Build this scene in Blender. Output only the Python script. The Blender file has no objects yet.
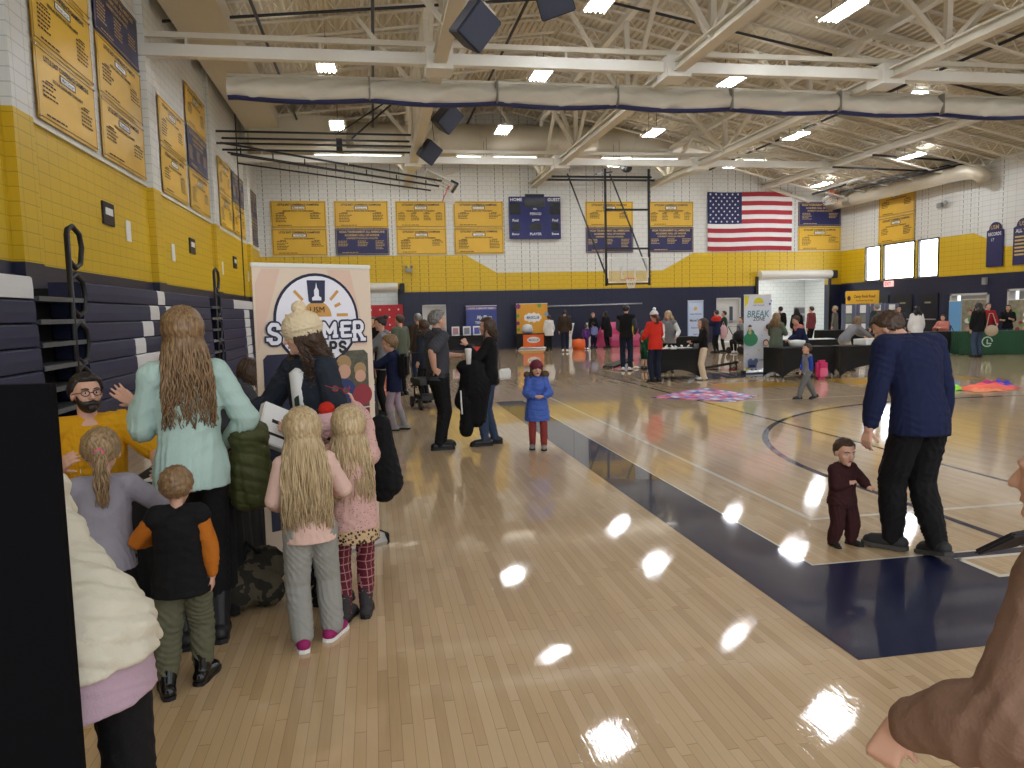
import bpy, bmesh, math, random
import numpy as np
from mathutils import Vector, Matrix, noise as mnoise
PI = math.pi
sc = bpy.context.scene
COL = sc.collection
random.seed(7)
RNG = np.random.RandomState(11)

# ------------------------------------------------------------------ camera
cam_data = bpy.data.cameras.new('camera'); cam = bpy.data.objects.new('camera', cam_data); COL.objects.link(cam)
YAW, PITCH, ROLL, FPX, EYE = 0.17586, -0.09310, -0.023446, 768.7, 1.72
fw = Vector((math.sin(YAW)*math.cos(PITCH), math.cos(YAW)*math.cos(PITCH), math.sin(PITCH)))
rt = Vector((math.cos(YAW), -math.sin(YAW), 0)); up = rt.cross(fw)
rt2 = rt*math.cos(ROLL)+up*math.sin(ROLL); up2 = -rt*math.sin(ROLL)+up*math.cos(ROLL)
cam.matrix_world = Matrix(((rt2.x, up2.x, -fw.x, 0), (rt2.y, up2.y, -fw.y, 0), (rt2.z, up2.z, -fw.z, EYE), (0, 0, 0, 1)))
cam_data.sensor_width = 36.0; cam_data.lens = FPX/1024*36.0; cam_data.clip_start = 0.02; cam_data.clip_end = 200
sc.camera = cam
# ------------------------------------------------------------------ world, light, exposure
w = bpy.data.worlds.new('world'); sc.world = w; w.use_nodes = True
w.node_tree.nodes['Background'].inputs[0].default_value = (0.93, 0.96, 1.0, 1)
w.node_tree.nodes['Background'].inputs[1].default_value = 1.2
sc.view_settings.view_transform = 'Standard'; sc.view_settings.look = 'None'
sc.view_settings.gamma = 1.0; sc.view_settings.use_curve_mapping = False
sc.view_settings.exposure = 0.5
LAMP_E = 62.0       # emission of the high-bay lamps
STRIP_E = 5.0       # emission of the strip lights
WINDOW_E = 6.0      # daylight behind the three frosted panes

# ------------------------------------------------------------------ materials
def lin(c):
    return tuple(((v/255.0)/12.92 if v/255.0 <= .04045 else ((v/255.0+.055)/1.055)**2.4) for v in c)
_mats = {}
def nd(nt, t, **kw):
    n = nt.nodes.new(t)
    for k, v in kw.items(): setattr(n, k, v)
    return n
def mat(name, rgb, rough=.6, metal=0.0, var=0.0, vscale=8.0, bump=0.0, bscale=60.0, coat=0.0, emit=0.0, spec=0.5, alpha=1.0, sheen=0.0, trans=0.0):
    """rgb in 0..255 sRGB; var = brightness variation by noise, bump = fine surface relief"""
    if name in _mats: return _mats[name]
    m = bpy.data.materials.new(name); m.use_nodes = True; nt = m.node_tree; b = nt.nodes['Principled BSDF']
    c = lin(rgb)
    b.inputs['Base Color'].default_value = (*c, 1); b.inputs['Roughness'].default_value = rough
    b.inputs['Metallic'].default_value = metal; b.inputs['Specular IOR Level'].default_value = spec
    b.inputs['Coat Weight'].default_value = coat; b.inputs['Sheen Weight'].default_value = sheen
    b.inputs['Transmission Weight'].default_value = trans
    tc = nd(nt, 'ShaderNodeTexCoord')
    n = nd(nt, 'ShaderNodeTexNoise'); n.inputs['Scale'].default_value = vscale; n.inputs['Detail'].default_value = 3
    nt.links.new(tc.outputs['Object'], n.inputs['Vector'])
    v = max(var, .03)
    mr = nd(nt, 'ShaderNodeMapRange'); mr.inputs['To Min'].default_value = 1-v; mr.inputs['To Max'].default_value = 1+v
    nt.links.new(n.outputs['Fac'], mr.inputs['Value'])
    mx = nd(nt, 'ShaderNodeVectorMath', operation='SCALE'); mx.inputs[0].default_value = c
    nt.links.new(mr.outputs[0], mx.inputs['Scale']); nt.links.new(mx.outputs[0], b.inputs['Base Color'])
    if bump > 0:
        n2 = nd(nt, 'ShaderNodeTexNoise'); n2.inputs['Scale'].default_value = bscale; n2.inputs['Detail'].default_value = 2
        nt.links.new(tc.outputs['Object'], n2.inputs['Vector'])
        bp = nd(nt, 'ShaderNodeBump'); bp.inputs['Strength'].default_value = bump; bp.inputs['Distance'].default_value = .01
        nt.links.new(n2.outputs['Fac'], bp.inputs['Height']); nt.links.new(bp.outputs[0], b.inputs['Normal'])
    if emit > 0:
        b.inputs['Emission Color'].default_value = (*c, 1); b.inputs['Emission Strength'].default_value = emit
    if alpha < 1: b.inputs['Alpha'].default_value = alpha
    _mats[name] = m
    return m
def two_tone(name, fac_builder, rgb_a, rgb_b, rough=.7):
    """a material mixing two colours by a factor made from object coordinates"""
    if name in _mats: return _mats[name]
    m = bpy.data.materials.new(name); m.use_nodes = True; nt = m.node_tree; b = nt.nodes['Principled BSDF']
    b.inputs['Roughness'].default_value = rough
    tc = nd(nt, 'ShaderNodeTexCoord'); f = fac_builder(nt, tc.outputs['Object'])
    mx = nd(nt, 'ShaderNodeMix', data_type='RGBA'); mx.inputs[6].default_value = (*lin(rgb_a), 1); mx.inputs[7].default_value = (*lin(rgb_b), 1)
    nt.links.new(f, mx.inputs[0]); nt.links.new(mx.outputs[2], b.inputs['Base Color'])
    _mats[name] = m
    return m
def mth(nt, op, a, b_=None):
    n = nd(nt, 'ShaderNodeMath', operation=op)
    for i, v in enumerate((a, b_)):
        if v is None: continue
        if isinstance(v, (int, float)): n.inputs[i].default_value = v
        else: nt.links.new(v, n.inputs[i])
    return n.outputs[0]
def wood_floor():
    m = bpy.data.materials.new('maple_boards'); m.use_nodes = True; nt = m.node_tree; b = nt.nodes['Principled BSDF']
    tc = nd(nt, 'ShaderNodeTexCoord'); sp = nd(nt, 'ShaderNodeSeparateXYZ'); nt.links.new(tc.outputs['Object'], sp.inputs[0])
    X, Y = sp.outputs[0], sp.outputs[1]
    u = mth(nt, 'DIVIDE', X, .048); ui = mth(nt, 'FLOOR', u); uf = mth(nt, 'FRACT', u)
    wn = nd(nt, 'ShaderNodeTexWhiteNoise', noise_dimensions='1D'); nt.links.new(ui, wn.inputs['W'])
    v = mth(nt, 'ADD', mth(nt, 'DIVIDE', Y, 0.70), mth(nt, 'MULTIPLY', wn.outputs['Value'], 17.0))
    vi = mth(nt, 'FLOOR', v); vf = mth(nt, 'FRACT', v)
    cb = nd(nt, 'ShaderNodeCombineXYZ'); nt.links.new(ui, cb.inputs[0]); nt.links.new(vi, cb.inputs[1])
    w2 = nd(nt, 'ShaderNodeTexWhiteNoise', noise_dimensions='2D'); nt.links.new(cb.outputs[0], w2.inputs['Vector'])
    # grain
    mp = nd(nt, 'ShaderNodeMapping'); mp.inputs['Scale'].default_value = (40, 2.5, 1); nt.links.new(tc.outputs['Object'], mp.inputs[0])
    gn = nd(nt, 'ShaderNodeTexNoise'); gn.inputs['Scale'].default_value = 1.5; gn.inputs['Detail'].default_value = 4; nt.links.new(mp.outputs[0], gn.inputs['Vector'])
    f = mth(nt, 'ADD', mth(nt, 'MULTIPLY', w2.outputs['Value'], .75), mth(nt, 'MULTIPLY', gn.outputs['Fac'], .35))
    cr = nd(nt, 'ShaderNodeValToRGB'); nt.links.new(f, cr.inputs[0])
    e = cr.color_ramp.elements; e[0].position = .05; e[0].color = (*lin((186, 156, 116)), 1); e[1].position = .95; e[1].color = (*lin((212, 184, 144)), 1)
    e2 = cr.color_ramp.elements.new(.4); e2.color = (*lin((202, 172, 130)), 1)
    gx = mth(nt, 'LESS_THAN', uf, .045); gy = mth(nt, 'LESS_THAN', vf, .006); g = mth(nt, 'MAXIMUM', gx, gy)
    mx = nd(nt, 'ShaderNodeMix', data_type='RGBA'); nt.links.new(mth(nt, 'MULTIPLY', g, .5), mx.inputs[0]); nt.links.new(cr.outputs[0], mx.inputs[6]); mx.inputs[7].default_value = (*lin((70, 52, 36)), 1)
    nt.links.new(mx.outputs[2], b.inputs['Base Color'])
    b.inputs['Roughness'].default_value = .5; b.inputs['Coat Weight'].default_value = 1.0; b.inputs['Coat Roughness'].default_value = .035; b.inputs['Coat IOR'].default_value = 1.6
    wv = nd(nt, 'ShaderNodeTexNoise'); wv.inputs['Scale'].default_value = 3.0; nt.links.new(mp.outputs[0], wv.inputs['Vector'])
    hs = mth(nt, 'ADD', mth(nt, 'MULTIPLY', w2.outputs['Value'], .12), wv.outputs['Fac'])
    bp = nd(nt, 'ShaderNodeBump'); bp.inputs['Strength'].default_value = .13; bp.inputs['Distance'].default_value = .002
    nt.links.new(hs, bp.inputs['Height']); nt.links.new(bp.outputs[0], b.inputs['Coat Normal'])
    return m
def paint_floor(name, rgb):
    m = mat(name, rgb, rough=.45, var=.05, vscale=3, coat=.85)
    b = m.node_tree.nodes['Principled BSDF']; b.inputs['Coat Roughness'].default_value = .04; b.inputs['Coat IOR'].default_value = 1.42; b.inputs['Specular IOR Level'].default_value = .1
    return m
def block_wall(name, rgb, axis, slots=False, grout=.70):
    """painted concrete block; axis 'x' or 'y' = the horizontal direction of the wall; slots = upright sound slots"""
    m = bpy.data.materials.new(name); m.use_nodes = True; nt = m.node_tree; b = nt.nodes['Principled BSDF']
    tc = nd(nt, 'ShaderNodeTexCoord'); sp = nd(nt, 'ShaderNodeSeparateXYZ'); nt.links.new(tc.outputs['Object'], sp.inputs[0])
    cb = nd(nt, 'ShaderNodeCombineXYZ'); H = mth(nt, 'ADD', sp.outputs[0], sp.outputs[1])
    nt.links.new(H, cb.inputs[0]); nt.links.new(sp.outputs[2], cb.inputs[1])
    br = nd(nt, 'ShaderNodeTexBrick'); nt.links.new(cb.outputs[0], br.inputs['Vector'])
    br.inputs['Scale'].default_value = 1.0; br.inputs['Brick Width'].default_value = .4; br.inputs['Row Height'].default_value = .2
    br.inputs['Mortar Size'].default_value = .009; br.inputs['Mortar Smooth'].default_value = .3
    br.offset = 0.5 if axis == 'x' else 0.0
    c = lin(rgb); br.inputs['Color1'].default_value = (*c, 1); br.inputs['Color2'].default_value = (*[x*.985 for x in c], 1); br.inputs['Mortar'].default_value = (*[x*grout for x in c], 1)
    out = br.outputs['Color']
    if slots:
        u = mth(nt, 'FRACT', mth(nt, 'DIVIDE', H, .4)); s = mth(nt, 'LESS_THAN', mth(nt, 'ABSOLUTE', mth(nt, 'SUBTRACT', u, .5)), .045)
        v = mth(nt, 'FRACT', mth(nt, 'DIVIDE', sp.outputs[2], .2)); s2 = mth(nt, 'GREATER_THAN', v, .3)
        ui = mth(nt, 'FLOOR', mth(nt, 'DIVIDE', H, .4)); wn = nd(nt, 'ShaderNodeTexWhiteNoise', noise_dimensions='1D'); nt.links.new(ui, wn.inputs['W'])
        s3 = mth(nt, 'GREATER_THAN', wn.outputs['Value'], .3)
        mx = nd(nt, 'ShaderNodeMix', data_type='RGBA'); nt.links.new(mth(nt, 'MULTIPLY', mth(nt, 'MULTIPLY', mth(nt, 'MULTIPLY', s, s2), s3), .75), mx.inputs[0]); nt.links.new(out, mx.inputs[6]); mx.inputs[7].default_value = (*[x*.15 for x in c], 1)
        out = mx.outputs[2]
    nt.links.new(out, b.inputs['Base Color']); b.inputs['Roughness'].default_value = .42
    bp = nd(nt, 'ShaderNodeBump'); bp.inputs['Strength'].default_value = .3; bp.inputs['Distance'].default_value = .01; bp.invert = True
    nt.links.new(br.outputs['Fac'], bp.inputs['Height']); nt.links.new(bp.outputs[0], b.inputs['Normal'])
    return m

WHITE = (222, 222, 216); YELLOW = (212, 176, 28); NAVY = (22, 28, 58)
M_maple = wood_floor()
M_navyfloor = paint_floor('navy_floor_paint', (20, 26, 62)); M_whitefloor = paint_floor('white_floor_paint', (225, 222, 210)); M_goldfloor = paint_floor('gold_floor_paint', (196, 150, 40))
M_steel = mat('cream_painted_steel', (216, 210, 194), .5); M_steelwhite = mat('white_painted_steel', (226, 224, 214), .45)
M_black = mat('black_painted_metal', (22, 22, 24), .45); M_blackcloth = mat('black_cloth', (17, 17, 19), .85, bump=.2); M_blackpl = mat('black_plastic', (20, 20, 24), .5)
M_white = mat('white_paper', (235, 235, 232), .7); M_chrome = mat('chrome', (190, 190, 195), .2, 1.0); M_alu = mat('brushed_aluminium', (200, 202, 205), .35, .8)
M_gold = mat('gold_banner_vinyl', (222, 178, 58), .42, var=.06, vscale=1.5); M_navyv = mat('navy_banner_vinyl', (34, 36, 84), .42, var=.06, vscale=1.5)
M_ink = mat('dark_ink', (38, 28, 30), .6); M_inkgold = mat('gold_ink', (206, 176, 110), .6); M_navyink = mat('navy_ink', (24, 28, 58), .6)

# ------------------------------------------------------------------ mesh helpers
def tag(o, label=None, cat=None, group=None, kind=None):
    if label: o['label'] = label
    if cat: o['category'] = cat
    if group: o['group'] = group
    if kind: o['kind'] = kind
    return o
def empty(name, loc=(0, 0, 0), rz=0.0, label=None, cat=None, group=None):
    o = bpy.data.objects.new(name, None); COL.objects.link(o); o.location = loc; o.rotation_euler = (0, 0, rz); o.empty_display_size = .1
    return tag(o, label, cat, group)
class MB:
    def __init__(s): s.v = []; s.f = []; s.m = []; s.n = 0
    def add(s, verts, faces, mi=0):
        verts = np.asarray(verts, float).reshape(-1, 3)
        s.v.append(verts); k = s.n
        s.f.extend([tuple(i+k for i in f) for f in faces]); s.m.extend([mi]*len(faces)); s.n += len(verts)
        return s
    def box(s, c, d, mi=0, rz=0.0, R=None, taper=1.0):
        c = np.array(c, float); h = np.array(d, float)/2
        P = np.array([[x, y, z] for z in (-1, 1) for y in (-1, 1) for x in (-1, 1)], float)
        P[4:, :2] *= taper
        P = P*h
        if R is not None: P = P @ np.array(R).T
        elif rz: cz, sz = math.cos(rz), math.sin(rz); P = P @ np.array([[cz, sz, 0], [-sz, cz, 0], [0, 0, 1]])
        return s.add(P+c, [(0, 2, 3, 1), (4, 5, 7, 6), (0, 1, 5, 4), (2, 6, 7, 3), (0, 4, 6, 2), (1, 3, 7, 5)], mi)
    def bar(s, a, b, wd, hd=None, mi=0):
        """rectangular bar between two points"""
        a = Vector(a); b = Vector(b); d = b-a; L = d.length
        if L < 1e-6: return s
        d.normalize(); x = d.cross(Vector((0, 0, 1)))
        if x.length < 1e-3: x = Vector((1, 0, 0))
        x.normalize(); z = x.cross(d)
        R = np.array([[x.x, d.x, z.x], [x.y, d.y, z.y], [x.z, d.z, z.z]])
        return s.box((a+b)/2, (wd, L, hd or wd), mi, R=R)
    def loft(s, C, RX, RY, U, V, n=12, mi=0, cap=True):
        """rings: centres C, half sizes RX, RY along the unit vectors U, V (each per ring or one for all)"""
        C = np.asarray(C, float); k = len(C)
        U = np.broadcast_to(np.asarray(U, float), (k, 3)); V = np.broadcast_to(np.asarray(V, float), (k, 3))
        RX = np.broadcast_to(np.asarray(RX, float), (k,)); RY = np.broadcast_to(np.asarray(RY, float), (k,))
        a = np.arange(n)*2*PI/n
        P = C[:, None, :]+np.cos(a)[None, :, None]*RX[:, None, None]*U[:, None, :]+np.sin(a)[None, :, None]*RY[:, None, None]*V[:, None, :]
        f = []
        for i in range(k-1):
            for j in range(n):
                j2 = (j+1) % n; f.append((i*n+j, i*n+j2, (i+1)*n+j2, (i+1)*n+j))
        if cap: f.append(tuple(range(n-1, -1, -1))); f.append(tuple((k-1)*n+j for j in range(n)))
        return s.add(P.reshape(-1, 3), f, mi)
    def tube(s, pts, r, n=8, mi=0):
        pts = np.asarray(pts, float); k = len(pts); r = np.broadcast_to(np.asarray(r, float), (k,))
        T = np.gradient(pts, axis=0); T /= np.maximum(np.linalg.norm(T, axis=1), 1e-9)[:, None]
        u = np.cross(T[0], [0, 0, 1]);
        if np.linalg.norm(u) < .1: u = np.cross(T[0], [1, 0, 0])
        u /= np.linalg.norm(u); U = []
        for t in T:
            u = u-t*np.dot(u, t); u /= max(np.linalg.norm(u), 1e-9); U.append(u)
        U = np.array(U); V = np.cross(T, U)
        return s.loft(pts, r, r, U, V, n, mi)
    def cap(s, a, b, ra, rb, n=10, mi=0):
        """closed tapered capsule"""
        a = np.array(a, float); b = np.array(b, float); d = b-a; L = np.linalg.norm(d)
        d = d/L if L > 1e-6 else np.array([0, 0, 1.])
        cs = []; rs = []
        for t in (1, .8, .5, .2): cs.append(a-d*ra*t*.98); rs.append(ra*math.sqrt(max(1-t*t, .02)))
        cs += [a, b]; rs += [ra, rb]
        for t in (.2, .5, .8, 1): cs.append(b+d*rb*t*.98); rs.append(rb*math.sqrt(max(1-t*t, .02)))
        u = np.cross(d, [0, 0, 1]);
        if np.linalg.norm(u) < .1: u = np.cross(d, [1, 0, 0])
        u /= np.linalg.norm(u); v = np.cross(d, u)
        return s.loft(cs, rs, rs, u, v, n, mi)
    def ell(s, c, r, R=None, nu=16, nv=10, mi=0):
        c = np.array(c, float); V = []; 
        for i in range(nv+1):
            t = PI*i/nv
            t = min(max(t, .08), PI-.08)
            for j in range(nu):
                p = 2*PI*j/nu; V.append((math.sin(t)*math.cos(p)*r[0], math.sin(t)*math.sin(p)*r[1], math.cos(t)*r[2]))
        V = np.array(V)
        if R is not None: V = V @ np.array(R).T
        f = [(i*nu+j, (i+1)*nu+j, (i+1)*nu+(j+1) % nu, i*nu+(j+1) % nu) for i in range(nv) for j in range(nu)]
        f.append(tuple(range(nu))); f.append(tuple(nv*nu+j for j in range(nu-1, -1, -1)))
        return s.add(V+c, f, mi)
    def lathe(s, prof, c=(0, 0, 0), n=20, mi=0):
        """profile of (radius, z) turned about the vertical"""
        c = np.array(c, float); C = [(c[0], c[1], c[2]+z) for r, z in prof]; R = [max(r, 1e-4) for r, z in prof]
        return s.loft(C, R, R, (1, 0, 0), (0, 1, 0), n, mi)
    def poly(s, pts, ext=None, mi=0):
        """flat polygon; ext = thickness vector"""
        pts = np.asarray(pts, float); n = len(pts)
        if ext is None: return s.add(pts, [tuple(range(n))], mi)
        P = np.vstack([pts, pts+np.array(ext)])
        return s.add(P, [tuple(range(n-1, -1, -1)), tuple(range(n, 2*n))]+[(i, (i+1) % n, n+(i+1) % n, n+i) for i in range(n)], mi)
    def mesh(s, name, mats, smooth=False):
        me = bpy.data.meshes.new(name)
        V = np.vstack(s.v) if s.v else np.zeros((0, 3))
        me.from_pydata(V.tolist(), [], s.f)
        for m in (mats if isinstance(mats, (list, tuple)) else [mats]): me.materials.append(m)
        if any(s.m): me.polygons.foreach_set('material_index', s.m)
        if smooth: me.polygons.foreach_set('use_smooth', [True]*len(me.polygons))
        me.validate(clean_customdata=False); me.update()
        return me
    def obj(s, name, mats, parent=None, smooth=False, bevel=0.0, loc=None, rz=0):
        me = s.mesh(name, mats, smooth)
        o = bpy.data.objects.new(name, me); COL.objects.link(o)
        if loc is not None: o.location = loc
        if rz: o.rotation_euler = (0, 0, rz)
        if parent is not None: o.parent = parent
        bm = bmesh.new(); bm.from_mesh(me); bmesh.ops.recalc_face_normals(bm, faces=bm.faces)
        if bevel > 0:
            es = [e for e in bm.edges if len(e.link_faces) == 2 and e.calc_face_angle(0) > .5]
            bmesh.ops.bevel(bm, geom=es, offset=bevel, segments=2, affect='EDGES', clamp_overlap=True)
        bm.to_mesh(me); bm.free()
        return o
    def remesh(s, name, mats, parent, voxel, smooth=3, puff=None, wrinkle=0.0, wscale=.12, keep=True, facemat=None):
        """union of all the closed pieces as one continuous surface"""
        tmp = bpy.data.objects.new('tmp', s.mesh('tmp', mats)); COL.objects.link(tmp)
        r = tmp.modifiers.new('r', 'REMESH'); r.mode = 'VOXEL'; r.voxel_size = voxel; r.adaptivity = 0
        if smooth: k = tmp.modifiers.new('s', 'SMOOTH'); k.factor = .5; k.iterations = smooth
        dg = bpy.context.evaluated_depsgraph_get(); me = bpy.data.meshes.new_from_object(tmp.evaluated_get(dg))
        old = tmp.data; bpy.data.objects.remove(tmp); bpy.data.meshes.remove(old)
        me.name = name
        n = len(me.vertices)
        if (puff or wrinkle) and n:
            co = np.zeros(n*3); me.vertices.foreach_get('co', co); co = co.reshape(-1, 3)
            no = np.zeros(n*3); me.vertices.foreach_get('normal', no); no = no.reshape(-1, 3)
            d = np.zeros(n)
            if puff:
                per, amp, tilt = puff; ph = (co[:, 2]+tilt*co[:, 0]+.012*np.sin(co[:, 0]*19+co[:, 1]*23))/per; q = np.abs(np.sin(PI*ph)); d += amp*(q**.55-.6)
                d += amp*.35*np.sin(co[:, 0]*61+co[:, 2]*37)*np.sin(co[:, 1]*53+co[:, 2]*71)*q
            if wrinkle:
                for k in range(5):
                    a = RNG.normal(size=3); a /= np.linalg.norm(a); b = RNG.normal(size=3)
                    fq = 2*PI/(wscale*(.5+.28*k)); wv = np.sin(fq*(co@a)+1.7*np.sin(co@b*18)+k)
                    d += wrinkle*(1-np.abs(wv))*(.55 if k else .8)*np.clip(.5+.8*np.sin(co@np.roll(b, 1)*9+k), 0, 1)
                d -= wrinkle*.5
            co += no*d[:, None]; me.vertices.foreach_set('co', co.ravel())
        me.polygons.foreach_set('use_smooth', [True]*len(me.polygons))
        o = bpy.data.objects.new(name, me); COL.objects.link(o)
        if parent is not None: o.parent = parent
        if facemat:
            pc = np.zeros(len(me.polygons)*3); me.polygons.foreach_get('center', pc); me.polygons.foreach_set('material_index', facemat(pc.reshape(-1, 3)).astype(int))
        me.update()
        return o
_txt = {}
def text_arrays(s, bold=0.0, shear=0.0):
    """flat letter shapes of a line of text, unit height, centred; from the built-in font"""
    key = (s, bold, shear)
    if key in _txt: return _txt[key]
    c = bpy.data.curves.new('t', 'FONT'); c.body = s; c.size = 1.0; c.offset = bold; c.shear = shear; c.resolution_u = 2; c.align_x = 'CENTER'; c.align_y = 'CENTER'
    o = bpy.data.objects.new('t', c); COL.objects.link(o)
    dg = bpy.context.evaluated_depsgraph_get(); me = bpy.data.meshes.new_from_object(o.evaluated_get(dg))
    V = np.zeros(len(me.vertices)*3); me.vertices.foreach_get('co', V); F = [tuple(p.vertices) for p in me.polygons]
    bpy.data.objects.remove(o); bpy.data.curves.remove(c); bpy.data.meshes.remove(me)
    V = V.reshape(-1, 3)
    if len(V): V[:, 1] -= (V[:, 1].max()+V[:, 1].min())/2
    _txt[key] = (V, F)
    return _txt[key]
def put_text(mb, s, c, h, maxw, ux, uz, mi=0, bold=.0, shear=0.0, width=None):
    """letters of height h at centre c on the plane of ux (reading direction) and uz (up)"""
    V, F = text_arrays(s, bold, shear)
    if not len(V): return
    w0 = V[:, 0].max()-V[:, 0].min(); hh = V[:, 1].max()-V[:, 1].min()
    sy = h/max(hh, .3) if hh > .3 else h
    sx = sy
    if width: sx = width/w0
    elif w0*sx > maxw: sx = maxw/w0
    ux = np.array(ux, float); uz = np.array(uz, float)
    mb.add(np.array(c, float)+V[:, :1]*sx*ux+V[:, 1:2]*sy*uz, F, mi)
def struct(mb, name, mats, **k):
    o = mb.obj(name, mats, **k); o['kind'] = 'structure'; return o
def copy_tree(o, parent=None):
    c = o.copy(); COL.objects.link(c)
    if parent is not None: c.parent = parent
    for ch in list(o.children): copy_tree(ch, c)
    return c
# ================================================================== the room
XL, XR, YB, YF = -4.86, 23.6, 36.0, -3.0
RX, RZ, ZL, ZR = 6.0, 11.0, 9.65, 7.12
def roof_z(x): return ZL+(RZ-ZL)*(x-XL)/(RX-XL) if x < RX else RZ+(ZR-RZ)*(x-RX)/(XR-RX)
b = MB(); b.box(((XL+XR)/2, (YB+YF)/2, -.1), (XR-XL+.6, YB-YF+.6, .2)); struct(b, 'floor', M_maple)
# court paint, a thin film on the boards
b = MB(); Z0 = .0
def flat(mb, pts, z=.0015, mi=0): mb.poly([(x, y, z) for x, y in pts], None, mi)
flat(b, [(2.25, 3.24), (2.25, 14.6), (2.80, 14.6), (2.80, 4.54), (7.2, 4.54), (7.2, 3.24)])
struct(b, 'trim_1', M_navyfloor)
b = MB()
flat(b, [(3.39, 5.53), (3.39, 15.5), (3.44, 15.5), (3.44, 5.58), (12, 5.58), (12, 5.53)])
flat(b, [(2.80, 4.54), (2.80, 14.6), (2.82, 14.6), (2.82, 4.56), (7.2, 4.56), (7.2, 4.54)], .002)
for i in range(1): 
    flat(b, [(3.78, 4.10), (3.82, 4.10), (3.82, 4.43), (3.78, 4.43)], .003); flat(b, [(3.78, 4.06), (4.9, 4.06), (4.9, 4.1), (3.78, 4.1)], .003); flat(b, [(3.78, 4.40), (4.9, 4.40), (4.9, 4.44), (3.78, 4.44)], .003)
flat(b, [(5.6, 13.0), (14, 13.0), (14, 13.05), (5.6, 13.05)]); flat(b, [(9.6, 9.6), (18, 9.6), (18, 9.65), (9.6, 9.65)]); flat(b, [(7.6, 16.8), (14, 16.8), (14, 16.86), (7.6, 16.86)])
struct(b, 'trim_2', M_whitefloor)
b = MB(); flat(b, [(3.82, 4.1), (4.9, 4.1), (4.9, 4.4), (3.82, 4.4)], .0025); struct(b, 'trim_3', M_maple)
b = MB()
flat(b, [(5.87, 9.0), (5.87, 22), (5.93, 22), (5.93, 9.0)]); flat(b, [(5.87, 5.5), (5.87, 9.0), (5.93, 9.0), (5.93, 5.5)])
def arc(mb, cx, cy, r0, r1, a0, a1, n=40, z=.0015, mi=0):
    for i in range(n):
        a, c = a0+(a1-a0)*i/n, a0+(a1-a0)*(i+1)/n
        flat(mb, [(cx+r0*math.cos(a), cy+r0*math.sin(a)), (cx+r1*math.cos(a), cy+r1*math.sin(a)), (cx+r1*math.cos(c), cy+r1*math.sin(c)), (cx+r0*math.cos(c), cy+r0*math.sin(c))], z, mi)
arc(b, 9.6, 6.9, 5.12, 5.2, PI*.5, PI)
flat(b, [(9.6, 12.02), (15, 12.02), (15, 12.1), (9.6, 12.1)]); flat(b, [(4.42, 3.24), (4.42, 6.9), (4.49, 6.9), (4.49, 3.24)], .0026)
flat(b, [(8.0, 17.3), (9.9, 17.3), (9.9, 18.9), (8.0, 18.9)], .002); 
struct(b, 'trim_4', M_navyfloor)
b = MB()
flat(b, [(7.3, 15.0), (9.3, 15.2), (8.8, 16.4), (7.4, 16.2)]); flat(b, [(10.0, 14.9), (13.4, 14.9), (13.4, 16.4), (10.2, 16.2)]); flat(b, [(11.0, 8.4), (16, 8.4), (16, 10.2), (11.0, 10.2)])
flat(b, [(7.9, 17.0), (10.9, 17.0), (10.6, 17.3), (8.2, 17.3)])
struct(b, 'trim_5', M_goldfloor)

# walls
M_bw = block_wall('white_block_back', WHITE, 'x', True); M_by = block_wall('yellow_block_back', YELLOW, 'x', True); M_bn = block_wall('navy_block_back', NAVY, 'x', True)
M_sw = block_wall('white_block_side', WHITE, 'y'); M_sy = block_wall('yellow_block_side', YELLOW, 'y'); M_sn = block_wall('navy_block_side', NAVY, 'y')
M_rw = block_wall('white_block_right', WHITE, 'y', True); M_pw = block_wall('painted_block_white', (226, 230, 230), 'x')
NB = 2.75
b = MB()
def wallx(mb, poly, mi, off): mb.poly([(x, YB-off, z) for x, z in poly], (0, off+.3, 0), mi)
doorsx = [(-.3, 1.15, 2.9), (2.25, 3.35, 2.15), (16.8, 18.1, 2.18), (19.0, 22.86, 3.2)]
# navy wainscot between the openings, yellow band with its swoosh, white above
xs = [XL]+[v for d in doorsx for v in d[:2]]+[XR]
for i in range(0, len(xs), 2): wallx(b, [(xs[i], 0), (xs[i+1], 0), (xs[i+1], NB), (xs[i], NB)], 2, 0)
for x0, x1, h in doorsx:
    if h < NB: wallx(b, [(x0, h), (x1, h), (x1, NB), (x0, NB)], 2, 0)
def seg(x0, x1, zt0, zt1, z0=NB): wallx(b, [(x0, z0), (x1, z0), (x1, zt1), (x0, zt0)], 1, 0); wallx(b, [(x0, zt0), (x1, zt1), (x1, roof_z(x1)+.1), (x0, roof_z(x0)+.1)], 0, 0)
seg(XL, -.3, 4.42, 4.42); seg(-.3, 1.15, 4.42, 4.42, 2.9); seg(1.15, 4.36, 4.42, 4.42); seg(4.36, 5.81, 4.42, 3.58); seg(5.81, RX, 3.58, 3.58); seg(RX, 14.0, 3.58, 3.58); seg(14.0, 15.6, 3.58, 4.42); seg(15.6, 19.0, 4.42, 4.42)
seg(19.0, 22.86, 4.42, 4.42, 3.2); seg(22.86, XR, 4.42, 4.42)
struct(b, 'wall_back', [M_bw, M_by, M_bn])
b = MB()
def wallyL(poly, mi, x=XL): b.poly([(x, y, z) for y, z in poly], (-.3, 0, 0), mi)
wallyL([(YF, 0), (YB, 0), (YB, 2.58), (YF, 2.58)], 2); wallyL([(YF, 2.58), (YB, 2.58), (YB, 4.68), (YF, 4.68)], 1); wallyL([(YF, 4.68), (YB, 4.68), (YB, ZL+.1), (YF, ZL+.1)], 0)
for y in (-1.8, 5.0, 11.8, 18.65, 25.6, 32.5):      # piers
    for z0, z1, mi in ((0, 2.58, 2), (2.58, 4.68, 1), (4.68, 9.7, 0)): b.box((XL+.06, y+.32, (z0+z1)/2), (.16, .65, z1-z0), mi)
struct(b, 'wall_left', [M_sw, M_sy, M_sn])
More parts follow.
